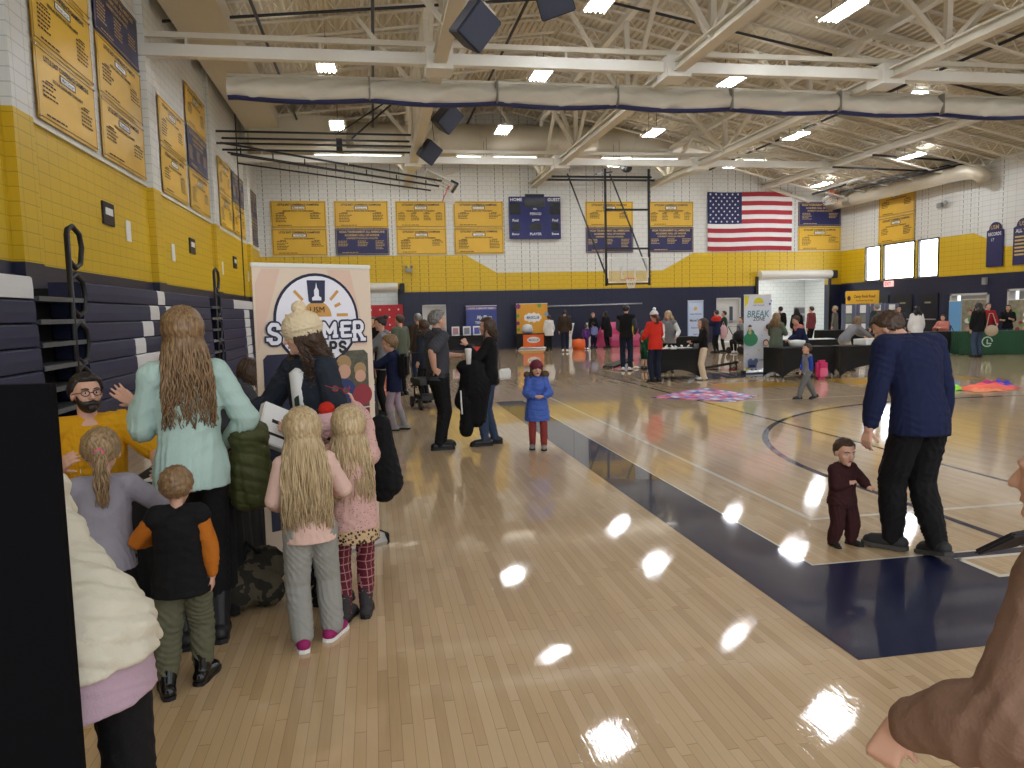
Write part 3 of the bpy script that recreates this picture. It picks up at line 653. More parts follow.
for s in (-1, 1): b = MB(); b.tube([(s*1.05, .03, -2.32), (s*1.05, .03, .5)], .02, 8); b.box((s*1.05, .03, -2.31), (.3, .4, .03)); b.obj('stand_pole', M_black, t)
for i, (x, y, z, lab) in enumerate(((XR-.06, 26.5, 2.5, 'small grey wall speaker on the navy right wall'), (XR-.06, 35.4, 2.2, 'small grey wall speaker in the navy far corner'))):
    b = MB(); b.box((0, 0, 0), (.1, .22, .28)); b.box((-.06, 0, 0), (.02, .16, .22)); o = b.obj('wall_speaker', M_doorgrey, None, bevel=.01, loc=(x, y, z)); tag(o, lab, 'wall speaker')
t = empty('emergency_light', (5.25+.15, YB-.1, 3.85), 0, 'two-headed emergency light on the yellow band left of the flag swoosh', 'emergency light'); t.location = (3.6-1.9, YB-.1, 3.75)
b = MB(); b.box((0, 0, 0), (.3, .1, .16)); b.obj('case', M_doorgrey, t, bevel=.01)
for s in (-1, 1): b = MB(); b.lathe([(.03, 0), (.07, .1), (.07, .12)], (s*.12, -.05, .08)); b.obj('lamp_head', M_doorgrey, t, smooth=True)
t = empty('emergency_light', (XR-.1, 28.2, 6.0), 0, 'round emergency light high on the white right wall', 'emergency light')
t.location = (XR-.1, 29.0, 5.75)
b = MB(); b.box((0, 0, 0), (.12, .3, .2)); b.obj('case', M_doorgrey, t, bevel=.02); b = MB(); b.ell((-.05, -.38, .05), (.06, .11, .11)); b.obj('lamp_head', M_doorgrey, t, smooth=True)
t['label'] = 'grey emergency light high on the white right wall'
b = MB(); b.tube([(2.5, YB-.1, 2.5), (14.0, YB-.1, 2.5)], .03, 8); b.tube([(8.1, YB-.1, 2.12), (12.9, YB-.1, 2.12)], .03, 8)
b = MB(); b.tube([(8.1, YB-.12, 1.95), (12.9, YB-.12, 2.0)], .035, 8)
o = b.obj('wall_rail', M_alu, None, smooth=True); tag(o, 'thin pale horizontal rail along the navy far wall', 'rail')
# cables
b = MB(); b.tube([(XL+.3, 29.4, z) for z in (10, 6, 2.4)], .022, 6); o = b.obj('hanging_cable', M_black, None); tag(o, 'thin black cable hanging down in front of the left wall banners', 'cable')

# ================================================================== loudspeakers hung from the roof
def Rzx(rz, tx, ty=0): return np.array((Matrix.Rotation(rz, 3, 'Z') @ Matrix.Rotation(tx, 3, 'X') @ Matrix.Rotation(ty, 3, 'Y')))
def loudspeaker(loc, size, rz, tx, ty, label):
    t = empty('loudspeaker', loc, 0, label, 'loudspeaker'); R = Matrix.Rotation(rz, 3, 'Z') @ Matrix.Rotation(tx, 3, 'X') @ Matrix.Rotation(ty, 3, 'Y')
    t.rotation_euler = R.to_euler()
    w_, d, h = size
    b = MB(); V = [(-w_/2, -d/2, -h/2), (w_/2, -d/2, -h/2), (w_*.36, d/2, -h/2), (-w_*.36, d/2, -h/2)]; b.poly(V, (0, 0, h)); b.obj('cabinet', mat('slate_speaker_cabinet', (44, 48, 60), .55), t, bevel=.02)
    b = MB(); b.box((0, -d/2-.015, 0), (w_*.93, .03, h*.93)); b.obj('grille', mat('slate_speaker_grille', (66, 72, 90), .7, bump=.4, bscale=90), t, bevel=.01)
    b = MB(); b.box((0, 0, h/2+.03), (.3, .3, .05)); b.obj('bracket', M_steel, t)
    c = MB(); zt = max(.3, roof_z(loc[0])-loc[2]-.3); Ri = R.inverted(); tp = Ri @ Vector((0, 0, zt)); c.tube([(0, 0, h/2), tuple(tp)], .012, 6); c.obj('hanger', M_black, t)
loudspeaker((1.93, 13.9, 6.75), (.60, .52, .66), .35, .42, .55, 'large slate-blue loudspeaker hanging nearest, left of centre')
loudspeaker((3.55, 14.4, 7.42), (.66, .5, .5), -.3, .4, -.25, 'slate loudspeaker at the top edge of the picture, second from left')
loudspeaker((2.45, 24.2, 7.72), (.62, .55, .75), .45, .42, .6, 'slate loudspeaker half hidden behind the rolled curtain')
loudspeaker((2.12, 27.4, 7.35), (.62, .5, .68), .35, .42, .55, 'slate loudspeaker beyond the curtain beside the folded hoop')

# ================================================================== basketball backstops
M_glass = mat('clear_backboard_glass', (225, 235, 235), .05, alpha=.18)
def backboard(t, R, c, rim=True):
    """glass board with white frame lines and rim; R columns: right, outward (towards the court), up"""
    R = np.array(R, float); c = np.array(c, float)
    def P(x, y, z): return c+R[:, 0]*x+R[:, 1]*y+R[:, 2]*z
    b = MB(); b.box(c, (1.80, .02, 1.05), R=R); g = b.obj('backboard', M_glass, t)
    b = MB()
    for x in (-.9, .9): b.bar(P(x, 0, -.54), P(x, 0, .54), .05, .04)
    for z in (-.52, .52): b.bar(P(-.9, 0, z), P(.9, 0, z), .05, .04)
    b.bar(P(-.3, .02, -.38), P(.3, .02, -.38), .04, .01); b.bar(P(-.3, .02, .08), P(.3, .02, .08), .04, .01); b.bar(P(-.3, .02, -.38), P(-.3, .02, .08), .04, .01); b.bar(P(.3, .02, -.38), P(.3, .02, .08), .04, .01)
    b.obj('board_lines', M_white, t)
    b = MB(); b.bar(P(-.93, 0, -.6), P(.93, 0, -.6), .07, .07); b.bar(P(-.93, 0, -.6), P(-.93, 0, -.35), .07, .07); b.bar(P(.93, 0, -.6), P(.93, 0, -.35), .07, .07); b.obj('edge_pad', M_black, t)
    b = MB(); pts = [P(.23*math.cos(a), .38+.23*math.sin(a), -.38) for a in np.linspace(0, 2*PI, 25)]; b.tube(pts, .012, 6); b.bar(P(0, 0, -.38), P(0, .16, -.38), .12, .05); b.obj('rim', mat('orange_rim', (220, 74, 28), .4), t)
    b = MB()
    for k in range(12):
        a = k*PI/6
        for s in (-1, 1):
            pts = [P((.23-.1*q)*math.cos(a+s*q*.5), .38+(.23-.1*q)*math.sin(a+s*q*.5), -.38-.42*q) for q in np.linspace(0, 1, 6)]; b.tube(pts, .007, 4)
    b.obj('net', mat('white_net_cord', (230, 228, 222), .8), t)
t = empty('basketball_backstop', (10.9, 32, 0), 0, 'black-framed glass basketball hoop hanging from the roof at the far end', 'basketball hoop')
def L_(x, y, z): return (x-10.9, y-32, z)
b = MB()
for x in (9.93, 11.87): b.bar(L_(x, 32.1, 2.75), L_(x, 32.1, 7.7), .085)
for z in (7.35, 5.98, 4.33): b.bar(L_(9.93, 32.1, z), L_(11.87, 32.1, z), .085)
b.obj('hanging_frame', M_black, t)
b = MB()
b.bar(L_(8.0, 35.2, 7.75), L_(13.4, 35.2, 7.75), .09); b.bar(L_(7.6, 32.1, 7.35), L_(12, 32.1, 7.35), .08); b.obj('roof_rail', M_black, t)
b = MB(); b.bar(L_(9.93, 32.1, 3.2), L_(8.9, 34.5, 7.9), .05); b.bar(L_(11.87, 32.1, 3.2), L_(10.9, 34.5, 7.9), .05); b.obj('brace', M_black, t)
b = MB(); b.bar(L_(9.6, 32.3, 7.5), L_(11.0, 34.5, 8.0), .06); b.ell(L_(11.2, 33, 7.9), (.25, .2, .2)); b.obj('winch', M_black, t)
backboard(t, np.eye(3)*[1, 1, 1] @ np.array([[1, 0, 0], [0, -1, 0], [0, 0, 1]]), L_(10.88, 32.0, 3.42))
# side hoop folded up on the left
t = empty('basketball_backstop', (-4.7, 27.4, 7.3), 0, 'folded-up side basketball hoop on long black arms, left of centre', 'basketball hoop')
b = MB()
for y, z in ((-.5, .5), (.5, .5), (-.5, .12), (.5, .12)): b.bar((-.1, y, z), (6.2, y, z-.02), .06)
b.obj('upper_arm', M_black, t)
b = MB()
for y in (-.9, .9): b.bar((.1, y, .05), (7.2, y*.6, -1.05), .06); b.bar((.3, y, -.25), (6.9, y*.6, -1.2), .05)
for q in np.linspace(.1, .95, 7): b.bar((7*q, -.9+.35*q, .02-1.1*q), (7*q, -.9+.35*q, -.25-1.0*q), .04)
b.obj('lower_arm', M_black, t)
b = MB(); b.bar((3.7, -.3, .5), (5.6, .4, 1.9), .05); b.bar((4.2, .3, .5), (6.0, -.2, 1.9), .05); b.box((3.8, 0, .2), (.2, .4, .4)); b.obj('fold_brace', M_black, t)
a = math.radians(-68); R = np.array((Matrix.Rotation(-PI/2, 3, 'Z') @ Matrix.Rotation(math.radians(65), 3, 'X')))
R = R @ np.diag([1, -1, 1.]); backboard(t, R, (7.15, 0, -.95))
# side hoop folded up on the right
t = empty('basketball_backstop', (22.9, 28.0, 7.0), 0, 'folded-up side basketball hoop on black arms at the upper right', 'basketball hoop')
b = MB(); b.bar((.5, -.5, .25), (-3.6, -.5, .45), .07); b.bar((.5, .9, .1), (-4.4, .9, .25), .07); b.obj('upper_arm', M_black, t)
b = MB(); b.bar((.4, -.7, .15), (-4.4, -.6, -.85), .08); b.bar((.4, .5, .15), (-4.3, .5, -.8), .08); b.bar((.2, -.1, .2), (-4.2, 0, -.6), .05); b.bar((0, -.6, .2), (-1.5, -1.5, 1.0), .05); b.obj('lower_arm', M_black, t)
R = np.array((Matrix.Rotation(PI/2, 3, 'Z') @ Matrix.Rotation(math.radians(70), 3, 'X'))) @ np.diag([1, -1, 1.]); backboard(t, R, (-4.7, 0, -.62))

# ================================================================== bleachers, pushed back against the left wall
M_bl = mat('navy_bleacher_plastic', (26, 34, 68), .55, var=.05); M_blw = mat('white_bleacher_plastic', (226, 228, 230), .35); M_void = mat('bleacher_hollow_shade', (8, 8, 10), .8)  # M_void: shade in the bleacher hollows, put into the colour
def bleacher(y0, y1, whites, label):
    t = empty('bleacher_stand', (-4.4, (y0+y1)/2, 0), 0, label, 'bleachers', 'closed navy bleachers')
    cy = (y0+y1)/2; zt = 2.28
    for r in range(8):
        z1 = zt-r*.285; z0 = z1-.262; xf = .40+.012*r
        cuts = sorted(set([y0, y1]+[v for (rr, a, c) in whites if rr == r for v in (a, c)]))
        b = MB()
        for a, c in zip(cuts[:-1], cuts[1:]):
            wmi = any(rr == r and a >= wa-1e-6 and c <= wc+1e-6 for rr, wa, wc in whites)
            n = max(1, int(round((c-a)/.46)))
            prof = [(-.42, z0+.06), (-.04, z0+.02), (0, z0), (.004, z0+.12), (-.004, z1-.02), (-.025, z1), (-.42, z1)]
            b.poly([(xf+px_, a-cy, pz) for px_, pz in prof], (0, c-a, 0), 1 if wmi else 0)
        b.obj('bench_row', [M_bl, M_blw], t)
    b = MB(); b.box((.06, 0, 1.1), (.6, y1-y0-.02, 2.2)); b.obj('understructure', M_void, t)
    return t
W1 = [(0, 15.6, 16.1), (1, 15.0, 15.6), (1, 16.1, 16.6), (2, 14.45, 15.1), (3, 13.9, 14.5), (4, 13.9, 15.8), (5, 13.9, 14.5), (6, 13.9, 14.5), (4, 16.9, 17.5), (3, 16.9, 17.5), (5, 16.9, 17.5)]
bleacher(1.5, 10.15, [(0, 8.3, 10.15), (2, 6, 7)], 'navy closed bleachers nearest on the left, with a white top row end')
bleacher(11.7, 20.3, W1, 'navy closed bleachers in the middle with white stepped letter blocks')
bleacher(21.7, 33.0, [(0, 23.7, 27.3)]+[(r, 25.4, 26.4) for r in range(1, 8)], 'far navy closed bleachers with a white letter T shape')
for i, (y0, y1) in enumerate(((10.2, 11.65), (20.35, 21.65))):
    t = empty('bleacher_aisle', (-4.5, (y0+y1)/2, 0), 0, ['nearer', 'farther'][i]+' dark aisle of steps between bleacher sections', 'aisle steps', 'bleacher aisles')
    b = MB(); b.box((-.1, 0, 1.0), (.4, y1-y0, 2.0)); b.obj('recess_shade_block', M_void, t)  # solid near-black block, its colour stands in for shade inside the aisle
    for r in range(7): b = MB(); b.box((.28, 0, 2.02-r*.285), (.5, y1-y0, .05)); b.box((.53, 0, 2.02-r*.285), (.03, y1-y0, .06)); b.obj('step', mat('grey_step_edge', (84, 88, 92), .5), t)
    yy = .5 if i == 0 else .1
    t = empty('aisle_handrail', (-4.0, (y0+y1)/2+yy-.15, 0), 0, ['nearer', 'farther'][i]+' tall black looped handrail at a bleacher aisle', 'handrail', 'bleacher handrails')
    def loop(z, s): return [(.02, 0, z-.45*s), (.02, 0, z), (.02, .03, z+.06*s), (.03, .18, z+.12*s), (.05, .36, z+.03*s), (.05, .42, z-.15*s), (.04, .36, z-.38*s), (.03, .2, z-.44*s), (.02, .03, z-.36*s)]
    b = MB(); b.tube([(.02, 0, .05), (.02, 0, 2.9)], .038, 10); b.obj('post', M_blackpl, t, smooth=True)
    for z in (2.9, 2.25, 1.6, 1.0): b = MB(); b.tube(loop(z, 1.0), .036, 10); b.obj('rail_loop', M_blackpl, t, smooth=True)
# ================================================================== people
def fabric(name, rgb, rough=.85, var=.10, bump=.25, bs=140): return mat(name, rgb, rough, var=var, vscale=5, bump=bump, bscale=bs, spec=.25)
SK = mat('skin_light', (214, 166, 142), .5, var=.05, vscale=12); SK2 = mat('skin_rosy', (204, 148, 124), .5, var=.05, vscale=12); M_eyew = mat('eye_white', (225, 222, 218), .25); M_iris = mat('eye_dark', (40, 28, 22), .2); M_lip = mat('lip', (168, 90, 84), .5)
def hairmat(name, a, bb):
    """strand-streaked hair"""
    def fb(nt, co):
        mp = nd(nt, 'ShaderNodeMapping'); mp.inputs['Scale'].default_value = (60, 60, 5); nt.links.new(co, mp.inputs[0])
        n = nd(nt, 'ShaderNodeTexNoise'); n.inputs['Scale'].default_value = 1.6; n.inputs['Detail'].default_value = 3; nt.links.new(mp.outputs[0], n.inputs['Vector'])
        mr = nd(nt, 'ShaderNodeMapRange'); mr.inputs['From Min'].default_value = .3; mr.inputs['From Max'].default_value = .7; nt.links.new(n.outputs['Fac'], mr.inputs[0]); return mr.outputs[0]
    return two_tone(name, fb, a, bb, .45)
HB = hairmat('hair_brown', (52, 36, 26), (84, 60, 42)); HD = hairmat('hair_dark', (22, 18, 17), (44, 34, 30)); HBL = hairmat('hair_blond', (158, 132, 94), (214, 192, 152)); HLB = hairmat('hair_light_brown', (96, 72, 48), (158, 126, 88)); HG = hairmat('hair_grey', (96, 94, 92), (148, 146, 142)); HR = hairmat('hair_auburn', (74, 40, 26), (110, 64, 40)); HS = hairmat('hair_sandy', (112, 86, 58), (150, 120, 86))
def nrmz(v): v = np.array(v, float); return v/max(np.linalg.norm(v), 1e-9)
def ik(S, T, a, b_, pole):
    S = np.array(S, float); T = np.array(T, float); d = T-S; L = np.linalg.norm(d); mxl = (a+b_)*.995
    if L > mxl: d = d/L*mxl; T = S+d; L = mxl
    L = max(L, abs(a-b_)+.01); u = d/np.linalg.norm(d); x = (a*a-b_*b_+L*L)/(2*L); h = math.sqrt(max(a*a-x*x, 0))
    p = np.array(pole, float); p = p-u*np.dot(p, u)
    if np.linalg.norm(p) < 1e-4: p = np.array([0, 0, 1.])-u*u[2]
    return S+u*x+nrmz(p)*h, T
PROP = {  # fractions of the height: head, neck base, shoulder height and half width, hip height and half width, knee, upper arm, forearm
    'man': dict(hh=.133, nb=.835, sh=.815, sw=.108, hip=.52, hw=.052, kn=.28, ua=.165, fa=.148, g=1.0),
    'woman': dict(hh=.135, nb=.835, sh=.812, sw=.092, hip=.52, hw=.054, kn=.28, ua=.16, fa=.14, g=.93),
    'child': dict(hh=.172, nb=.79, sh=.772, sw=.092, hip=.49, hw=.05, kn=.26, ua=.15, fa=.132, g=.95),
    'toddler': dict(hh=.235, nb=.735, sh=.71, sw=.105, hip=.41, hw=.06, kn=.22, ua=.14, fa=.118, g=1.25)}
def human(label, x, y, heading, H, kind='man', pose=None, tops=(), legs=None, shoes=None, hair=None, hat=None, skin=None, v=.012, face=False, group=None, extra=None, g=1.0, z=0.0):
    P = pose or {}; p = dict(PROP[kind]); p['sw'] *= P.get('sw', 1); hh = p['hh']*H; g = g*p['g']; skin = skin or SK
    root = empty('person', (x, y, z), math.radians(heading), label, 'person', group)
    lean = math.radians(P.get('lean', 0)); tw = math.radians(P.get('twist', 0)); side = math.radians(P.get('side', 0))
    hz = P['pel'][1] if 'pel' in P else p['hip']; py = P['pel'][0] if 'pel' in P else 0.0; px_ = P['pel'][2] if 'pel' in P and len(P['pel']) > 2 else 0.0
    pel = np.array([px_*H, py*H, hz*H])
    def spine(f):       # f = fraction of the upright height
        if f <= p['hip']: return pel+np.array([0, 0, (f-p['hip'])*H]), np.array([1., 0, 0]), np.array([0, 1., 0])
        n = 10; pos = pel.copy(); df = (f-p['hip'])/n; th = 0
        for i in range(n):
            th = lean*min(1, .35+(df*(i+.5))/.12); pos = pos+np.array([math.sin(side)*math.cos(th), math.sin(th), math.cos(th)])*df*H
        t = tw*min(1, (f-p['hip'])/.25); U = np.array([math.cos(t)*math.cos(side), math.sin(t), -math.sin(side)]); up_ = np.array([math.sin(side), math.sin(th), math.cos(th)]); U = nrmz(U-up_*np.dot(U, up_))
        return pos, U, np.cross(up_, U)
    K = [p['hip']-.06, p['hip']-.02, p['hip']+.02, p['hip']+.1, p['hip']+.2, p['sh']-.04, p['sh'], p['nb']-.004, p['nb']+.01]
    fat = P.get('belly', 0)
    RXs = np.array([.070, .086, .088, .074+fat*.02, .084+fat*.012, .086, .082, .048, .034])*g*H; RYs = np.array([.056, .064, .062, .052+fat*.03, .06+fat*.015, .056, .044, .034, .030])*g*H
    if kind == 'woman': RXs[1:3] *= 1.1
    if kind in ('child', 'toddler'): RXs[3] *= 1.08
    sc_w = p['sw']/.105
    RXs[5:7] *= sc_w
    def torso(mb, f0, f1, grow, flare=0.0, n=11, grow_top=None):
        fs = np.linspace(f0, f1, n); C = []; U = []; V = []; RX = []; RY = []
        for f in fs:
            c, u, vv = spine(f); C.append(c); U.append(u); V.append(vv); fl = (flare+(.004 if grow > 0 else 0))*max(0, (p['hip']+.06-f)/max(p['hip']+.06-f0, .01))
            fq = max(f, p['hip']-.005) if grow > 0 else f; RX.append(np.interp(fq, K, RXs)+grow+fl); RY.append(np.interp(fq, K, RYs)+grow+fl)
        mb.loft(C, RX, RY, np.array(U), np.array(V), 20)
    # joints
    cs, us, vs = spine(p['sh']); nb, un, vn = spine(p['nb']); cu, _, _ = spine(p['sh']-.05)
    sup = nrmz(cs-cu)
    J = {}
    for s, k in ((-1, 'L'), (1, 'R')):
        S = cs+us*s*p['sw']*H+sup*(-.005*H); up_a, fo = p['ua']*H, p['fa']*H
        if k+'A' in P:
            T = np.array(P[k+'A'], float)*H
            if P.get('rel'): T = S+T
        else: T = S+us*s*.03*H+np.array([0, .03*H, -(p['ua']+p['fa'])*H*.985])
        pole = P.get(k+'E', (s*.5, -1, -.2)); E, Wr = ik(S, T, up_a, fo, pole); J[k] = (S, E, Wr)
        Hp = pel+np.array([s*p['hw']*H, 0, -.005*H]); an = np.array(P.get(k+'F', (s*.052, 0, .045)), float)*H
        th = (p['hip']-p['kn'])*H*1.01; shn = (p['kn']-.045)*H*1.01
        Kn, An = ik(Hp, an, th, shn, P.get(k+'K', (s*.15, 1, 0))); J[k+'leg'] = (Hp, Kn, An)
    ho = np.array(P.get('ho', (0, 0, 0)), float)*H
    ndir = nrmz(sup*.7+np.array([0, 0.05, .6])); hp, hy = math.radians(P.get('hp', 0)), math.radians(P.get('hy', 0))
    hr_ = math.radians(P.get('hr', 0))
    R = np.array(Matrix.Rotation(tw+hy, 3, 'Z') @ Matrix.Rotation(-hp, 3, 'X') @ Matrix.Rotation(hr_, 3, 'Y'))
    chin = nb+ndir*(.022 if kind in ('man', 'woman') else .010)*H; hc = chin+ndir*hh*.22+R @ np.array([0, .06*hh, .30*hh])+ho
    def hw_(q): return hc+R @ (np.array(q, float)*hh)
    # ---- body, one continuous surface
    b = MB(); torso(b, p['hip']-.03, p['nb']+.004, -.008)
    b.cap(nb-ndir*.03*H, hw_((0, -.08, -.1)), .030*H*g**.5*(.95 if kind != 'man' else 1.0), .029*H*g**.5*(.92 if kind != 'man' else .98), 12)
    b.ell(hw_((0, -.06, .11)), np.array((.345, .42, .385))*hh, R, 20, 14); b.ell(hw_((0, .10, -.10)), np.array((.285, .285, .33))*hh, R, 18, 12); b.ell(hw_((0, .16, -.30)), np.array((.2, .19, .18))*hh, R); b.ell(hw_((0, .33, -.38)), np.array((.09, .07, .08))*hh, R, 10, 8)
    b.cap(hw_((0, .37, .05)), hw_((0, .46, -.10)), .035*hh, .052*hh, 8); b.ell(hw_((.05, .41, -.115)), np.array((.035,)*3)*hh, R, 8, 6); b.ell(hw_((-.05, .41, -.115)), np.array((.035,)*3)*hh, R, 8, 6)
    for s in (-1, 1):
        b.ell(hw_((s*.345, -.03, -.03)), np.array((.045, .085, .13))*hh, R, 10, 8); b.ell(hw_((s*.16, .24, -.1)), np.array((.11, .1, .1))*hh, R, 10, 8); b.cap(hw_((s*.06, .365, .12)), hw_((s*.20, .315, .12)), .035*hh, .03*hh, 8)
    b.cap(hw_((-.07, .36, -.235)), hw_((.07, .36, -.235)), .035*hh, .035*hh, 8)
    lr = g*H
    for k, s in (('L', -1), ('R', 1)):
        S, E, Wr = J[k]; b.cap(nb+us*s*.012*H-sup*.006*H, S-sup*.010*H, .022*lr, .026*lr, 10); b.ell(S, (.034*lr,)*3); b.cap(S, E, .031*lr, .0235*lr, 12); b.cap(E, E+(Wr-E)*.3, .0235*lr, .0245*lr, 12); b.cap(E+(Wr-E)*.3, Wr, .0245*lr, .016*lr, 12)
        hd = nrmz(P[k+'H']) if k+'H' in P else nrmz(Wr-E); n0 = np.array(P.get(k+'N', (-s, 0.2, 0.)), float); n0 = nrmz(n0-hd*np.dot(n0, hd)); sd = np.cross(hd, n0)*(-s)   # towards the thumb
        hs = p['fa']*H/.148/1.75*(.92 if kind in ('child', 'toddler') else 1); c1 = P.get(k+'C', .35)
        for i, (o, fl, r0) in enumerate(((.030, .072, .0088), (.010, .080, .009), (-.010, .075, .0086), (-.029, .060, .0078))):
            kn = Wr+(hd*.088+sd*o*1.0)*hs; rr = max(r0*hs, v*.62)
            b.cap(Wr+(hd*.012+sd*o*.5)*hs, kn, .015*hs, .0125*hs, 8)
            sp_ = sd*(o*P.get(k+'S', .25)/.03)*.9; d1 = nrmz(hd*math.cos(c1)+n0*math.sin(c1)+sp_*.35); d2 = nrmz(hd*math.cos(c1*2.3)+n0*math.sin(c1*2.3)+sp_*.25); d3 = nrmz(hd*math.cos(c1*3.2)+n0*math.sin(c1*3.2)+sp_*.2)
            m1 = kn+d1*fl*.45*hs; m2 = m1+d2*fl*.32*hs; b.cap(kn, m1, rr, rr*.96, 8); b.cap(m1, m2, rr*.96, rr*.9, 8); b.cap(m2, m2+d3*fl*.24*hs, rr*.9, rr*.8, 8)
        tb = Wr+(hd*.03+sd*.022+n0*.004)*hs; td = nrmz(hd*.65+sd*.75+n0*.35); t1 = tb+td*.036*hs; rr = max(.0105*hs, v*.62); b.cap(tb, t1, .014*hs, rr, 8); b.cap(t1, t1+nrmz(td+n0*c1*.8+hd*.3)*.034*hs, rr, rr*.85, 8)
        J[k+'hand'] = (Wr, hd, n0, sd, hs)
        Hp, Kn, An = J[k+'leg']; b.cap(Hp-np.array([0, 0, .02*H]), Kn, .040*lr, .032*lr, 12); b.cap(Kn, Kn+(An-Kn)*.35, .032*lr, .033*lr, 12); b.cap(Kn+(An-Kn)*.35, An, .033*lr, .021*lr, 12)
        ftd = math.radians(P.get(k+'T', -s*8)); fd = np.array([-math.sin(ftd), math.cos(ftd), 0.]); pit = math.radians(P.get(k+'P', 0)); fdir = fd*math.cos(pit)+np.array([0, 0, -math.sin(pit)])
        b.cap(An-fd*.008*H-np.array([0, 0, .01*H]), An+fdir*.085*H-np.array([0, 0, .024*H]), .015*H, .011*H, 8); J[k+'foot'] = (An, fd, fdir)
    b.remesh('body', skin, root, v, 2 if v < .01 else 1)
    # ---- face
    if face:
        for s in (-1, 1):
            e = MB(); e.ell(hw_((s*.135, .322, .03)), np.array((.055, .035, .026))*hh, R, 12, 8); e.obj('eye', M_eyew, root, smooth=True)
            e = MB(); e.ell(hw_((s*.135, .350, .03)), np.array((.024, .010, .024))*hh, R, 10, 6); e.obj('iris', M_iris, root.children[-1] if False else root, smooth=True)
            e = MB(); e.tube([hw_((s*.06, .405, .125)), hw_((s*.14, .385, .15)), hw_((s*.22, .33, .125))], .016*hh, 6); (None if hat else e.obj('eyebrow', (hair or {}).get('m', HB), root, smooth=True))
        e = MB(); e.ell(hw_((0, .393, -.222)), np.array((.085, .02, .02))*hh, R, 12, 6); e.ell(hw_((0, .390, -.255)), np.array((.07, .022, .022))*hh, R, 12, 6); e.obj('mouth', M_lip, root, smooth=True)
    # ---- garments
    for T in tops:
        b = MB(); t = T.get('t', .010); f0 = p['hip']-T.get('hem', .03); torso(b, f0, p['nb']-(T.get('nk', .012) if not T.get('collar') else -.004), t, T.get('fl', .0), 14)
        sl = T.get('sl', 2); at = T.get('at', t); vv_ = T.get('v', v)
        for k, s in (('L', -1), ('R', 1)):
            S, E, Wr = J[k]
            if T.get('only') and k not in T['only']: continue
            b.cap(nb+us*s*.020*H-sup*.016*H, S-us*s*.012*H-sup*.004*H, .026*lr+t*.7, .036*lr+t*.8, 14); b.ell(S-us*s*t*.25, (.033*lr+t*.6,)*3)
            if sl <= 0: continue
            if sl <= 1: b.cap(S, S+(E-S)*sl, .033*lr+at, .030*lr+at, 14)
            else:
                S2 = S-us*s*at*.5-sup*at*.4; b.cap(S2, E, .033*lr+at*.85, .0255*lr+at, 14); e2 = E+(Wr-E)*(sl-1)*(1-(.019*lr+at*.5)*.8/(p['fa']*H))
                b.cap(E, E+(e2-E)*.5, .0255*lr+at, .026*lr+at*.95, 14); b.cap(E+(e2-E)*.5, e2, .026*lr+at*.95, .019*lr+at*T.get('cuff', .6), 14)
        if T.get('hood'): b.cap(nb-vn*.045*H-us*.035*H, nb-vn*.045*H+us*.035*H, .028*H, .028*H); b.cap(nb-vn*.05*H-np.array([0, 0, .03*H]), nb-vn*.03*H, .035*H, .035*H)
        if T.get('hoodup'): b.ell(hw_((0, -.12, .05)), np.array((.42, .46, .5))*hh, R, 16, 12)
        if T.get('collar'): b.cap(nb, nb+ndir*.018*H, .036*H*g, .034*H*g, 14)
        b.remesh(T.get('n', 'shirt'), T['m'], root, vv_, T.get('sm', 3), T.get('puff'), T.get('wr', .004 if v < .01 else 0), T.get('ws', .13))
    if legs:
        b = MB(); t = legs.get('t', .010); ln = legs.get('len', 2); torso(b, p['hip']-.05, p['hip']+legs.get('top', .03), t*.5)
        for k, s in (('L', -1), ('R', 1)):
            Hp, Kn, An = J[k+'leg']
            b.cap(Hp+np.array([0, 0, 0]), Kn if ln >= 1 else Hp+(Kn-Hp)*ln, .043*lr+t, (.033 if ln >= 1 else .042)*lr+t, 14)
            if ln > 1: e2 = Kn+(An-Kn)*(ln-1); m2 = Kn+(e2-Kn)*.5; b.cap(Kn, m2, .033*lr+t, .032*lr+t, 14); b.cap(m2, e2, .032*lr+t, .022*lr+t*legs.get('cuff', 1), 14)
        b.remesh(legs.get('n', 'trousers'), legs['m'], root, legs.get('v', v), 3, legs.get('puff'), legs.get('wr', .005 if v < .01 else 0), .11)
    # ---- shoes
    if shoes:
        fs = shoes.get('s', 1.0)*H*(.92 if kind != 'toddler' else .88)*(1 if kind in ('man', 'woman') else 1.05)
        for k in 'LR':
            An, fd, fdir = J[k+'foot']; sdv = np.array([fd[1], -fd[0], 0]); upv = np.cross(sdv, fdir); upv = upv if upv[2] > 0 else -upv; h0 = .045*H
            def Q(a, c, e): return An+fdir*a*fs+sdv*c*fs+upv*(e*fs)-upv*h0
            b = MB(); b.cap(Q(-.035, 0, .03), Q(.02, 0, .03), .030*fs, .031*fs, 12); b.cap(Q(.02, 0, .03), Q(.08, .003, .024), .031*fs, .029*fs, 12); b.cap(Q(.06, .004, .022), Q(.1, .004, .02), .027*fs, .023*fs, 12)
            bt = shoes.get('boot', 0.03); b.cap(Q(-.012, 0, .04), An+nrmz(J[k+'leg'][1]-An)*bt*H, .030*fs, (.029 if bt < .06 else shoes.get('shaft', .034))*fs, 12)
            so = b.remesh('boot' if bt > .05 else 'shoe', shoes['m'], root, max(.006, v*.8), 2)
            c = MB(); pts = []
            for a_, w1 in ((-.066, .0), (-.058, .022), (-.02, .029), (.03, .029), (.075, .035), (.105, .031), (.125, .014), (.128, 0)): pts.append((a_, w1))
            ring = [Q(a_, w1, .001) for a_, w1 in pts]+[Q(a_, -w1+.0, .001) for a_, w1 in reversed(pts[1:-1])]
            c.poly(ring, upv*.016*fs); c.obj('sole', shoes.get('sole', M_blackpl), so)
    # ---- hair
    skull_c = np.array([0, -.06, .11]); skr = np.array([.345, .42, .385])
